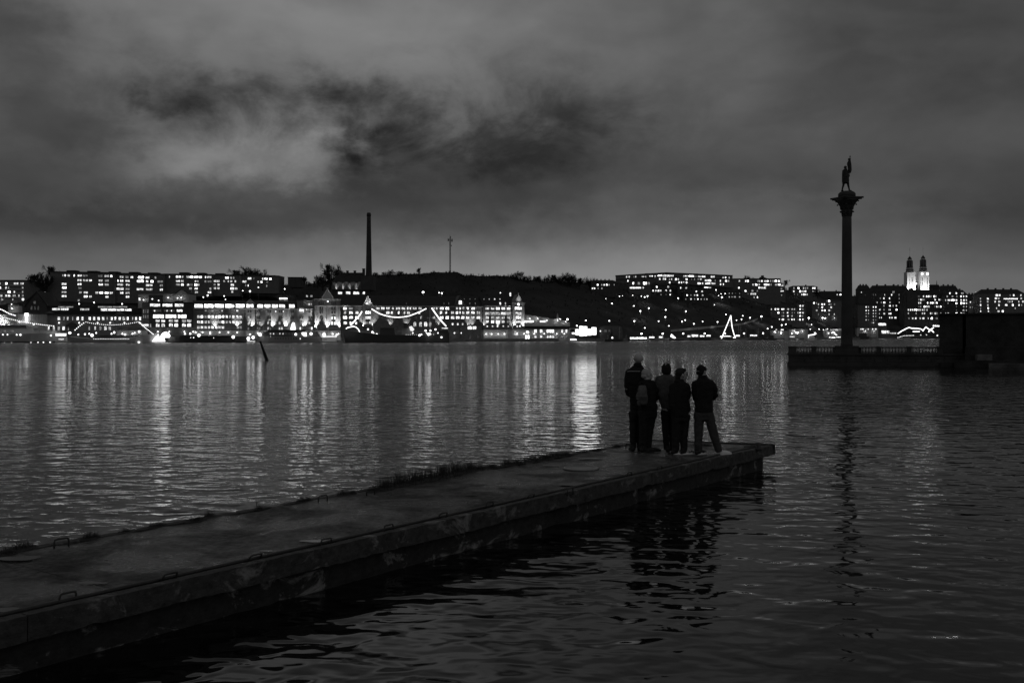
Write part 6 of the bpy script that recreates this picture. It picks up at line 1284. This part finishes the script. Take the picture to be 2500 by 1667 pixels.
# ================================================================== PEOPLE AND STATUE
def fused(name, mb, mtl, parent, voxel=.012, smooth=3, factor=.5, loc=(0,0,0)):
    """Overlapping volumes grown together into one continuous surface."""
    me_ = mb.mesh(name + '_src', mtl); tmp = bpy.data.objects.new('tmp', me_); col.objects.link(tmp)
    md = tmp.modifiers.new('remesh', 'REMESH'); md.mode = 'VOXEL'; md.voxel_size = voxel; md.use_smooth_shade = True
    if smooth: sm = tmp.modifiers.new('smooth', 'SMOOTH'); sm.iterations = smooth; sm.factor = factor
    dg = bpy.context.evaluated_depsgraph_get(); res = bpy.data.meshes.new_from_object(tmp.evaluated_get(dg)); res.name = name
    bpy.data.objects.remove(tmp); bpy.data.meshes.remove(me_)
    if not res.materials: res.materials.append(mtl)
    if 'cloth' in mtl.name or 'trousers' in mtl.name:          # creases
        vv = [v.co + v.normal * (.010*mnoise.noise(Vector((v.co.x*9, v.co.y*9, v.co.z*13))) + .006*mnoise.noise(Vector((v.co.x*22, v.co.y*22, v.co.z*30)))) for v in res.vertices]
        for v, c in zip(res.vertices, vv): v.co = c
        res.update()
    return link(name, res, parent, loc)
M_SKIN = mat('skin', .5, .6, .1, 8); M_BLACKCLOTH = mat('black_cloth', .014, .9, .3, 14, .004, 30); M_NAVY = mat('dark_cloth', .02, .9, .3, 14, .004, 30)
M_GREYCLOTH = mat('grey_jacket_cloth', .09, .9, .25, 12, .004, 30); M_TROUSER = mat('dark_trousers', .018, .9, .3, 14, .004, 24); M_GREYTR = mat('grey_trousers', .055, .9, .25, 12, .004, 24)
M_SHOE = mat('dark_shoe', .02, .6); M_SHOEW = mat('white_shoe', .85, .6); M_HAIR = mat('dark_hair', .02, .7, .3, 60, .003, 90); M_PACK = mat('grey_backpack_cloth', .11, .85, .3, 10, .004, 30)
M_GLASS = mat('spectacle_frame', .03, .3)
def tubes(mb, chains, n=12):
    for ch in chains: mb.tube([c[:3] for c in ch], [c[3] for c in ch], n); [mb.ball(c[:3], c[3], 10) for c in (ch[0], ch[-1])]
def hand(mb, wrist, d, palm_n, s=1.0, curl=.5):
    """Palm, four unequal bent fingers and a thumb leaving the side of the palm; d = direction of the fingers, palm_n = palm normal."""
    w_, d, n = Vector(wrist), Vector(d).normalized(), Vector(palm_n).normalized(); side = d.cross(n).normalized()
    mb.tube([w_ - d*.02, w_ + d*.03*s, w_ + d*.085*s], [.026*s, .032*s, .036*s], 10)
    for i, (off, ln) in enumerate(((-.028, .066), (-.010, .076), (.010, .071), (.027, .056))):
        b_ = w_ + d*.075*s + side*off*s; k1 = b_ + (d*math.cos(curl*.5) + n*math.sin(curl*.5))*ln*.45*s; k2 = k1 + (d*math.cos(curl*1.4) + n*math.sin(curl*1.4))*ln*.32*s; k3 = k2 + (d*math.cos(curl*2.2) + n*math.sin(curl*2.2))*ln*.25*s
        mb.tube([b_ - d*.02*s, b_, k1, k2, k3], [.010*s, .0095*s, .009*s, .0085*s, .007*s], 7)
    t0 = w_ + d*.025*s - side*.026*s; t1 = t0 + (d*.6 - side*.7 + n*.3).normalized()*.035*s; t2 = t1 + (d*.9 - side*.2 + n*.5).normalized()*.032*s
    mb.tube([t0, t1, t2], [.013*s, .011*s, .008*s], 8)
def head(mb, c, yaw, s=1.0, pitch=0.0, ears=True):
    """Skull, jaw, nose, lips, eyes in their sockets, brow and ears; yaw 0 looks away from the camera (+y), positive turns towards +x."""
    rot = Matrix.Rotation(-yaw, 3, 'Z') @ Matrix.Rotation(pitch, 3, 'X'); c = Vector(c)
    def B(p, r): mb.ball(c + rot @ (Vector(p)*s), tuple(q*s for q in r), 14, 0, rot)
    B((0, -.012, .025), (.076, .098, .092)); B((0, .020, -.03), (.062, .074, .082)); B((0, .058, -.082), (.034, .030, .026)); B((0, .03, -.06), (.054, .05, .045))
    B((0, .088, -.008), (.011, .014, .026)); B((0, .103, -.024), (.014, .013, .011)); B((0, .081, -.052), (.024, .012, .006)); B((0, .079, -.062), (.021, .012, .007))
    B((0, .074, .022), (.050, .016, .010))
    for sx in (-1, 1):
        B((sx*.031, .072, .004), (.0125, .012, .0105)); B((sx*.040, .058, -.024), (.022, .022, .020))
        if ears: B((sx*.078, -.004, -.006), (.009, .020, .032)); B((sx*.082, -.010, .004), (.009, .014, .018))
    return rot
def shoe(parent, x, y, ang, mtl, sole, L_=.29, h_=.085, stripes=False, name='shoe'):
    mb = MB(); mb.ball((0, .02, .055), (.045, .075, .055), 12); mb.ball((0, .12, .042), (.047, .085, .040), 12); mb.ball((0, .185, .033), (.042, .055, .030), 12); mb.tube([(0, 0, .05), (0, -.01, .12)], [.045, .047], 12); mb.ball((0, -.035, .045), (.04, .045, .045), 12)
    o = fused(name, mb, mtl, parent, .009, 2); o.location = (x, y, 0); o.rotation_euler = (0, 0, ang)
    s2 = MB(); out = [(.040*math.cos(t) * (1 if math.sin(t) < .2 else 1.12), -.035 + .145 + .148*math.sin(t)) for t in [2*math.pi*i/18 for i in range(18)]]
    s2.prism_xy(out, 0.0, .04); s2.build('sole', sole, o)
    if stripes:
        for q in (.06, .09, .12):
            for sx in (-1, 1): s3 = MB(); s3.tube([(sx*.036, q - .01, .034), (sx*.044, q, .055), (sx*.034, q + .015, .078)], .005, 5); s3.build('stripe', M_SHOEW, o)
        for q in (.10, .125, .15): s3 = MB(); s3.tube([(-.022, q, .088 - (q - .1)*.35), (.022, q, .088 - (q - .1)*.35)], .0045, 5); s3.build('lace', M_SHOEW, o)
    return o

class Figure:
    def __init__(s, label, scale, bx, by, cx0):
        """scale: crop pixels per metre at the person; (bx, by): crop pixel of the ground point; origin at that ground point."""
        s.s, s.cx, s.by = scale, cx0, by
        px, py = 1480 + cx0/5.2281, 840 + by/5.2281
        g = on_plane(px, py, DECK + .006); s.g = g
        s.s = 5.2281 * F / g.y
        s.root = thing('person', label, 'person', (g.x, g.y, DECK + .006), 0, 'people standing at the jetty end')
    def x(s, cx): return (cx - s.cx) / s.s
    def z(s, cy_): return (s.by - cy_) / s.s
    def secs(s, rows, y=0.0):                                   # (crop row, left, right, depth radius, y)
        return [((s.x(l) + s.x(r))/2, y + yo, s.z(cy_), (s.x(r) - s.x(l))/2, ry) for cy_, l, r, ry, yo in rows]
    def P(s, cx, cy_, y=0.0): return (s.x(cx), y, s.z(cy_))

def legs(f, mb, chains, grow=0.0):
    for ch in chains: mb.tube([f.P(cx, cy_, y) for cx, cy_, r, y in ch], [r + grow for cx, cy_, r, y in ch], 14)

# --- 1: tall bald man at the left of the group, back to us
f = Figure('tall bald man in a dark jacket with a thin pale seam, seen from behind', 661, 385, 1360, 385)
hc = Vector(f.P(411, 190)); body = MB(); head(body, hc, .15, 1.10)
tubes(body, [[(*f.P(408, 262), .060), (*f.P(402, 330), .066)], [(*f.P(345, 345, .0), .06), (*f.P(290, 430), .055), (*f.P(268, 560, .02), .045), (*f.P(300, 640, .16), .036), (*f.P(360, 650, .22), .03)]])
body.loft(f.secs([(330, 330, 480, .08, 0), (420, 290, 520, .10, 0), (600, 300, 510, .10, 0), (830, 315, 480, .10, 0), (880, 315, 480, .09, 0)]), 16)
L1 = [[(345, 860, .085, 0), (348, 1000, .066, .01), (340, 1150, .054, 0), (345, 1330, .042, 0)], [(445, 860, .085, 0), (440, 1000, .066, .03), (432, 1150, .054, .04), (428, 1335, .042, .05)]]
legs(f, body, L1); hand(body, f.P(366, 650, .23), (1, .1, .1), (0, -1, -.3), 1, .6); fused('body', body, M_SKIN, f.root, .009, 2)
j = MB(); j.loft(f.secs([(252, 352, 452, .062, .0), (275, 346, 462, .072, 0), (300, 312, 480, .088, 0), (330, 278, 520, .108, 0), (380, 262, 545, .128, 0), (480, 258, 548, .142, 0), (600, 285, 540, .138, .01), (700, 303, 520, .132, .01), (800, 303, 512, .132, 0), (834, 300, 512, .13, 0)]), 24)
tubes(j, [[(*f.P(300, 365, 0), .085), (*f.P(278, 440, .0), .074), (*f.P(270, 540, .02), .066), (*f.P(296, 640, .13), .056), (*f.P(345, 665, .2), .046)], [(*f.P(505, 370, 0), .08), (*f.P(530, 460, .0), .072), (*f.P(538, 560, .03), .064), (*f.P(505, 660, .15), .054)]])
fused('jacket', j, M_BLACKCLOTH, f.root, .012, 3)
t = MB(); t.loft(f.secs([(800, 308, 482, .118, 0), (880, 306, 482, .115, 0), (905, 310, 478, .11, 0)]), 20); legs(f, t, L1, .012); fused('trousers', t, M_TROUSER, f.root, .012, 3)
c_ = MB(); c_.lathe([(.085, 0), (.078, .05), (.070, .085)], 16, (f.x(404), 0, f.z(292))); c_.build('collar', M_BLACKCLOTH, f.root)
sm_ = MB(); sm_.tube([(f.x(262 + 178*i/9), -.148 + .06*abs(i/9*2 - 1)**2, f.z(349 - (6 if 0 < i < 9 else 0) + (14 if i == 9 else 0))) for i in range(10)], .006, 5); sm_.build('pale_seam', mat('reflective_piping', .5, .5), f.root)
shoe(f.root, f.x(342), -.02, R(8), M_SHOE, M_SHOE); shoe(f.root, f.x(425), .03, R(-8), M_SHOE, M_SHOE)

# --- 2: older man with backpack
f = Figure('white haired man in glasses wearing a grey backpack, looking to the right', 668, 520, 1376, 520)
hc = Vector(f.P(522, 393, .02)); body = MB(); rot = head(body, hc, R(62), 1.03, R(-8))
tubes(body, [[(*f.P(520, 440, .0), .056), (*f.P(520, 500, 0), .062)], [(*f.P(612, 520, .03), .055), (*f.P(648, 640, .04), .046), (*f.P(655, 700, .16), .036), (*f.P(625, 672, .26), .030)]])
body.loft(f.secs([(470, 470, 580, .08, 0), (560, 440, 620, .10, 0), (700, 440, 630, .11, 0), (830, 430, 640, .11, 0), (880, 430, 630, .1, 0)]), 16)
L1 = [[(480, 860, .095, 0), (478, 1000, .072, .0), (470, 1160, .058, 0), (462, 1345, .046, .0)], [(578, 860, .095, .03), (568, 1000, .074, .05), (548, 1160, .060, .06), (530, 1345, .048, .07)]]
legs(f, body, L1); hand(body, f.P(628, 676, .27), (-.5, .5, .5), (-.4, -.2, -.9), 1, .7); fused('body', body, M_SKIN, f.root, .009, 2)
j = MB(); j.loft(f.secs([(448, 476, 572, .07, .0), (475, 450, 588, .092, 0), (505, 430, 606, .115, 0), (560, 420, 622, .138, 0), (640, 420, 632, .155, .01), (740, 418, 646, .158, .01), (800, 414, 656, .155, 0), (834, 410, 662, .152, 0)]), 24)
tubes(j, [[(*f.P(588, 515, 0), .082), (*f.P(622, 590, .02), .075), (*f.P(640, 680, .08), .066), (*f.P(650, 700, .17), .056), (*f.P(632, 682, .25), .045)], [(*f.P(455, 520, .02), .08), (*f.P(430, 620, .05), .07), (*f.P(430, 700, .16), .06)]])
fused('jacket', j, M_BLACKCLOTH, f.root, .012, 3)
t = MB(); t.loft(f.secs([(800, 414, 652, .145, 0), (880, 412, 654, .14, .01), (930, 414, 648, .13, .02)]), 20); legs(f, t, L1, .022); fused('trousers', t, M_TROUSER, f.root, .012, 3)
hr = MB(); hr.ball(hc + rot @ Vector((0, -.022, .030)), (.083, .098, .092), 16, 0, rot); hr.ball(hc + rot @ Vector((0, -.06, -.03)), (.072, .056, .05), 12, 0, rot); fused('hair', hr, mat('white_hair', .4, .8, .2, 40), f.root, .008, 2)
gl = MB()
for sx in (-1, 1): gl.tube([hc + rot @ Vector((sx*.034 + .024*math.cos(a*math.pi/5), .099, .004 + .018*math.sin(a*math.pi/5))) for a in range(11)], .003, 5); gl.tube([hc + rot @ Vector((sx*.058, .097, .006)), hc + rot @ Vector((sx*.083, .0, .010))], .003, 5)
gl.tube([hc + rot @ Vector((-.012, .103, .008)), hc + rot @ Vector((.012, .103, .008))], .003, 5); gl.build('glasses', M_GLASS, f.root)
cf_ = MB(); cf_.box(f.x(606), f.x(637), .20, .235, f.z(668), f.z(660)); cf_.build('watch_highlight', M_SHOEW, f.root)  # white bar puts the highlight on the watch into colour
shoe(f.root, f.x(470), -.05, R(-70), M_SHOE, M_SHOE); shoe(f.root, f.x(540), .06, R(-80), M_SHOE, M_SHOE)
g = f.root.location                                             # the backpack he carries
bp_ = thing('backpack', 'grey backpack on the back of the white haired man', 'backpack', (g.x, g.y - .17, g.z + f.z(785)))
def bq(cx, cy_): return (f.x(cx), f.z(cy_) - f.z(785))
mb = MB(); mb.loft([((f.x(l) + f.x(r))/2, yy, f.z(cy_) - f.z(785), (f.x(r) - f.x(l))/2, ry) for cy_, l, r, ry, yy in ((782, 392, 440, .05, .03), (765, 386, 505, .085, .01), (700, 380, 516, .10, 0), (620, 384, 508, .10, 0), (560, 392, 500, .09, .01), (530, 400, 494, .07, .03), (520, 412, 484, .05, .04))], 20, sq=.75); fused('bag', mb, M_PACK, bp_, .011, 2)
mb = MB(); mb.loft([((f.x(l) + f.x(r))/2, -.09, f.z(cy_) - f.z(785), (f.x(r) - f.x(l))/2, .035) for cy_, l, r in ((755, 412, 500), (735, 405, 505), (670, 405, 500), (655, 412, 492))], 16, sq=.7); fused('front_pocket', mb, mat('darker_backpack_cloth', .07, .85), bp_, .01, 1)
mb = MB(); mb.loft([((f.x(l) + f.x(r))/2, -.01, f.z(cy_) - f.z(785), (f.x(r) - f.x(l))/2, .05) for cy_, l, r in ((700, 362, 392), (670, 366, 396), (600, 376, 400))], 12); fused('side_pocket', mb, M_PACK, bp_, .01, 1)
for cx_ in (425, 478): mb = MB(); mb.tube([(f.x(cx_), .06, f.z(540) - f.z(785)), (f.x(cx_), .07, f.z(505) - f.z(785)), (f.x(cx_) + .01, .16, f.z(488) - f.z(785))], .016, 6); mb.build('strap', M_BLACKCLOTH, bp_)
mb = MB(); mb.ball((f.x(384), -.06, f.z(690) - f.z(785)), .012, 8); mb.build('buckle', M_STEEL, bp_)

# --- 3: hooded figure in a grey jacket, between the others
f = Figure('person with a dark hood up and a dark grey jacket, standing behind the bespectacled man', 664, 770, 1368, 770)
hc = Vector(f.P(768, 312)); body = MB(); head(body, hc, .1, 1.0)
tubes(body, [[(*f.P(768, 360), .055), (*f.P(768, 430), .06)]]); body.loft(f.secs([(420, 710, 830, .08, 0), (500, 680, 860, .10, 0), (700, 690, 850, .1, 0), (850, 715, 850, .1, 0)]), 16)
L1 = [[(752, 850, .075, 0), (752, 1000, .060, .0), (758, 1150, .050, 0), (772, 1345, .040, 0)], [(838, 850, .075, .03), (848, 1000, .06, .04), (850, 1150, .05, .05), (852, 1345, .04, .06)]]
legs(f, body, L1); fused('body', body, M_SKIN, f.root, .01, 2)
j = MB(); j.loft(f.secs([(380, 722, 818, .075, 0), (405, 690, 850, .10, 0), (440, 660, 876, .122, 0), (520, 642, 892, .135, 0), (620, 652, 888, .14, 0), (720, 676, 872, .135, 0), (790, 700, 862, .128, 0), (822, 708, 856, .125, 0)]), 24)
tubes(j, [[(*f.P(675, 450), .075), (*f.P(652, 540, .0), .066), (*f.P(668, 640, .06), .058), (*f.P(700, 690, .17), .05)], [(*f.P(868, 450), .075), (*f.P(880, 560, .0), .066), (*f.P(864, 670, .10), .056)]])
fused('jacket', j, M_GREYCLOTH, f.root, .012, 3)
hd = MB(); hd.ball(f.P(768, 308, -.01), (.094, .115, .112), 16); hd.loft(f.secs([(395, 728, 812, .085, 0), (360, 712, 826, .095, -.005), (330, 706, 832, .10, -.005)]), 18); hd.ball(f.P(768, 345, -.04), (.08, .08, .07), 14); fused('hood', hd, M_BLACKCLOTH, f.root, .011, 3)
t = MB(); t.loft(f.secs([(800, 712, 858, .11, 0), (870, 714, 870, .11, .01), (910, 718, 872, .1, .02)]), 20); legs(f, t, L1, .014); fused('trousers', t, M_TROUSER, f.root, .012, 3)
shoe(f.root, f.x(780), -.03, R(-15), M_SHOE, M_SHOE); shoe(f.root, f.x(850), .05, R(-30), M_SHOE, M_SHOE)

# --- 4: man with glasses in profile, white soled shoes
f = Figure('dark haired man in glasses and a black coat, face in profile, striped white soled shoes', 681, 950, 1405, 950)
hc = Vector(f.P(962, 393, .0)); body = MB(); rot = head(body, hc, R(78), 1.04, R(4))
tubes(body, [[(*f.P(945, 445, .0), .058), (*f.P(938, 520), .064)], [(*f.P(1050, 560, .02), .05), (*f.P(1050, 700, .02), .042), (*f.P(1045, 850, .06), .034), (*f.P(1042, 880, .06), .030)], [(*f.P(850, 560, .0), .05), (*f.P(838, 720, -.03), .042), (*f.P(880, 890, -.06), .032), (*f.P(884, 905, -.06), .030)]])
body.loft(f.secs([(500, 890, 1000, .08, 0), (600, 860, 1040, .10, 0), (750, 860, 1030, .1, 0), (900, 860, 1040, .1, 0)]), 16)
L1 = [[(900, 900, .085, 0), (893, 1050, .070, .0), (886, 1200, .058, 0), (884, 1370, .046, 0)], [(1005, 900, .085, .02), (1002, 1050, .068, .03), (996, 1200, .056, .03), (994, 1350, .046, .03)]]
legs(f, body, L1); hand(body, f.P(1042, 872, .06), (.05, .1, -1), (-1, 0, 0), .95, .45); hand(body, f.P(884, 895, -.06), (.1, .1, -1), (1, .2, 0), .95, .45); fused('body', body, M_SKIN, f.root, .008, 2)
j = MB(); j.loft(f.secs([(452, 895, 985, .075, 0), (475, 880, 1005, .095, 0), (500, 858, 1030, .115, 0), (540, 836, 1058, .13, 0), (620, 822, 1058, .14, 0), (720, 812, 1046, .142, 0), (800, 822, 1046, .142, 0), (880, 832, 1050, .14, 0), (925, 838, 1050, .14, 0)]), 24)
tubes(j, [[(*f.P(1030, 545, 0), .072), (*f.P(1046, 640, .02), .062), (*f.P(1036, 740, .03), .055), (*f.P(1046, 850, .06), .048)], [(*f.P(858, 548, 0), .08), (*f.P(838, 660, -.03), .072), (*f.P(836, 780, -.06), .064), (*f.P(872, 880, -.07), .05)]])
j.ball(f.P(1048, 835, .03), (.05, .07, .07), 12); fused('coat', j, M_BLACKCLOTH, f.root, .012, 3)
c_ = MB(); c_.lathe([(.10, 0), (.088, .04), (.075, .075)], 16, (f.x(932), -.005, f.z(492))); c_.build('collar', M_BLACKCLOTH, f.root)
z_ = MB(); z_.tube([f.P(1066, 560, .0), f.P(1063, 640, .01), f.P(1058, 710, .01)], .005, 5); z_.build('zip', M_STEEL, f.root)
t = MB(); t.loft(f.secs([(880, 842, 1052, .125, 0), (940, 838, 1054, .12, 0), (985, 842, 1050, .115, 0)]), 20); legs(f, t, L1, .018); fused('trousers', t, M_TROUSER, f.root, .012, 3)
hr = MB(); hr.ball(hc + rot @ Vector((0, -.03, .045)), (.090, .100, .092), 16, 0, rot); hr.ball(hc + rot @ Vector((0, .035, .092)), (.066, .062, .034), 12, 0, rot); hr.ball(hc + rot @ Vector((0, -.075, -.03)), (.070, .052, .075), 12, 0, rot)
for sx in (-1, 1): hr.ball(hc + rot @ Vector((sx*.072, .004, -.01)), (.014, .022, .045), 10, 0, rot)
rr = random.Random(4)
for i in range(26): a, b_ = rr.uniform(-1, 1), rr.uniform(-1.2, .9); hr.ball(hc + rot @ Vector((.07*a, .08*b_ + .0, .115 - .03*a*a - .03*b_*b_)), (.02, .022, .018), 8, 0, rot)
fused('hair', hr, M_HAIR, f.root, .008, 1)
gl = MB()
for sx in (-1, 1): gl.tube([hc + rot @ Vector((sx*.034 + .025*math.cos(a*math.pi/5), .100, .006 + .019*math.sin(a*math.pi/5))) for a in range(11)], .0035, 5); gl.tube([hc + rot @ Vector((sx*.060, .098, .010)), hc + rot @ Vector((sx*.086, .0, .012))], .0035, 5)
gl.tube([hc + rot @ Vector((-.012, .104, .010)), hc + rot @ Vector((.012, .104, .010))], .0035, 5); gl.build('glasses', M_GLASS, f.root)
shoe(f.root, f.x(872), -.02, R(-72), M_SHOE, M_SHOEW, stripes=True); shoe(f.root, f.x(982), .0, R(-74), M_SHOE, M_SHOEW, stripes=True)

# --- 5: man in a cap, legs apart
f = Figure('man in a peaked cap and grey trousers standing apart with legs spread', 682, 1240, 1408, 1240)
hc = Vector(f.P(1222, 352, .02)); body = MB(); rot = head(body, hc, R(50), 1.03)
tubes(body, [[(*f.P(1225, 400, .0), .056), (*f.P(1230, 460), .062)], [(*f.P(1360, 500, .02), .052), (*f.P(1410, 620, .02), .044), (*f.P(1400, 690, .12), .038), (*f.P(1340, 690, .25), .03)], [(*f.P(1135, 500, .02), .052), (*f.P(1120, 630, .03), .044), (*f.P(1150, 700, .18), .034), (*f.P(1210, 700, .26), .03)]])
body.loft(f.secs([(440, 1180, 1290, .08, 0), (520, 1150, 1340, .1, 0), (700, 1150, 1345, .1, 0), (880, 1150, 1350, .1, 0)]), 16)
L1 = [[(1190, 880, .09, 0), (1182, 1050, .073, .0), (1176, 1220, .062, 0), (1174, 1372, .056, 0)], [(1300, 880, .09, .0), (1345, 1050, .074, -.01), (1392, 1220, .062, -.03), (1432, 1372, .052, -.04)]]
legs(f, body, L1); hand(body, f.P(1336, 690, .26), (-1, .2, .1), (0, .3, -1), 1, .7); hand(body, f.P(1212, 700, .27), (1, .2, .1), (0, .3, -1), 1, .7); fused('body', body, M_SKIN, f.root, .009, 2)
j = MB(); j.loft(f.secs([(400, 1182, 1276, .07, 0), (425, 1170, 1296, .088, 0), (452, 1150, 1322, .108, 0), (480, 1132, 1346, .122, 0), (540, 1118, 1366, .135, 0), (640, 1122, 1366, .14, .01), (760, 1130, 1362, .142, .01), (840, 1132, 1364, .138, 0), (872, 1130, 1366, .136, 0)]), 24)
tubes(j, [[(*f.P(1334, 505, 0), .08), (*f.P(1376, 570, .01), .074), (*f.P(1396, 650, .04), .066), (*f.P(1380, 690, .13), .056), (*f.P(1335, 690, .24), .046)], [(*f.P(1140, 510, .0), .076), (*f.P(1134, 620, .03), .066), (*f.P(1160, 705, .15), .055), (*f.P(1205, 702, .25), .046)]])
fused('jacket', j, M_BLACKCLOTH, f.root, .012, 3)
t = MB(); t.loft(f.secs([(830, 1134, 1362, .128, 0), (900, 1128, 1372, .125, 0), (960, 1130, 1382, .115, 0)]), 20); legs(f, t, L1, .016); fused('trousers', t, M_GREYTR, f.root, .012, 3)
cp = MB(); cp.ball(hc + rot @ Vector((0, -.012, .045)), (.090, .106, .085), 16, 0, rot); cp.ball(hc + rot @ Vector((0, -.055, -.01)), (.080, .060, .068), 12, 0, rot); fused('cap', cp, M_BLACKCLOTH, f.root, .009, 2)
pk = MB(); q_ = []; n = 9
for zz in (0, .008):
    for rr_ in (.0, 1.0):
        for i in range(n): a = math.pi*i/(n-1); q_.append(hc + rot @ Vector((.07*math.cos(a)*(1 if rr_ == 0 else 1.05), .085 + .085*math.sin(a)*rr_ - .02, .046 + zz - .012*rr_*math.sin(a))))
fs_ = []
for i in range(n - 1): fs_ += [(i, i+1, n+i+1, n+i), (2*n+i, 3*n+i, 3*n+i+1, 2*n+i+1), (n+i, n+i+1, 3*n+i+1, 3*n+i)]
pk.add(q_, fs_); pk.build('cap_peak', M_BLACKCLOTH, f.root)
c_ = MB(); c_.lathe([(.095, 0), (.085, .045), (.078, .07)], 16, (f.x(1228), 0, f.z(442))); c_.build('collar', M_BLACKCLOTH, f.root)
shoe(f.root, f.x(1168), -.03, R(-50), M_SHOE, M_SHOEW); shoe(f.root, f.x(1432), -.03, R(-78), M_SHOEW, M_SHOEW)

# --- statue on the column
sc_ = CS / 5.6
sz = cpos.z + 1.10 + zc(467.5); SX = lambda x: (x - 488)*sc_; SZ = lambda y: (602 - y)*sc_
sta = thing('statue', 'dark statue of a standing helmeted warrior raising a furled banner atop the column', 'statue', (cpos.x, cpos.y, sz - .01))
M_BRONZE = mat('dark_bronze', .02, .5, .2, 6)
mb = MB(); mb.tube([(SX(424), 0, -.02), (SX(428), 0, SZ(560)), (SX(440), 0, SZ(520)), (SX(448), 0, SZ(470))], [.085, .075, .10, .13], 10); mb.tube([(SX(525), 0, -.02), (SX(518), 0, SZ(560)), (SX(508), 0, SZ(520)), (SX(500), 0, SZ(470))], [.085, .075, .10, .13], 10)
mb.ball((SX(420), -.1, .06), (.12, .18, .07), 10); mb.ball((SX(532), -.08, .06), (.14, .14, .07), 10)
mb.loft([(SX((l + r)/2), 0, SZ(y), (r - l)/2*sc_, .30) for y, l, r in ((492, 424, 517), (450, 421, 519), (400, 422, 516), (350, 423, 508), (315, 427, 498), (300, 440, 490), (292, 455, 482))], 16)
mb.ball((SX(468), 0, SZ(275)), (.12, .14, .15), 12); mb.lathe([(.16, 0), (.13, .03), (.11, .10), (.03, .15)], 12, (SX(468), 0, SZ(272))); mb.ball((SX(450), -.05, SZ(277)), (.07, .08, .035), 8)
mb.tube([(SX(492), 0, SZ(320)), (SX(512), -.05, SZ(350)), (SX(522), -.1, SZ(335))], [.11, .09, .07], 10); mb.tube([(SX(440), 0, SZ(320)), (SX(430), -.1, SZ(380)), (SX(470), -.28, SZ(400))], [.11, .09, .07], 10); mb.tube([(SX(490), 0, SZ(330)), (SX(505), -.1, SZ(390)), (SX(520), -.15, SZ(395))], [.10, .09, .08], 10)
fused('body', mb, M_BRONZE, sta, .03, 2)
mb = MB(); mb.tube([(SX(516), -.12, SZ(400)), (SX(522), -.1, SZ(300)), (SX(527), -.1, SZ(118))], .025, 6); mb.lathe([(.02, 0), (.06, .03), (.05, .08), (.01, .20)], 8, (SX(527), -.1, SZ(140))); mb.build('staff', M_BRONZE, sta)
mb = MB(); mb.loft([(SX((l + r)/2), -.08, SZ(y), (r - l)/2*sc_, .09) for y, l, r in ((352, 520, 538), (310, 498, 552), (270, 494, 550), (230, 484, 547), (205, 490, 543), (180, 506, 537), (150, 512, 538))], 12); mb.tube([(SX(512), -.1, SZ(150)), (SX(500), -.1, SZ(160)), (SX(502), -.1, SZ(178))], .03, 6); fused('banner', mb, M_BRONZE, sta, .025, 1)
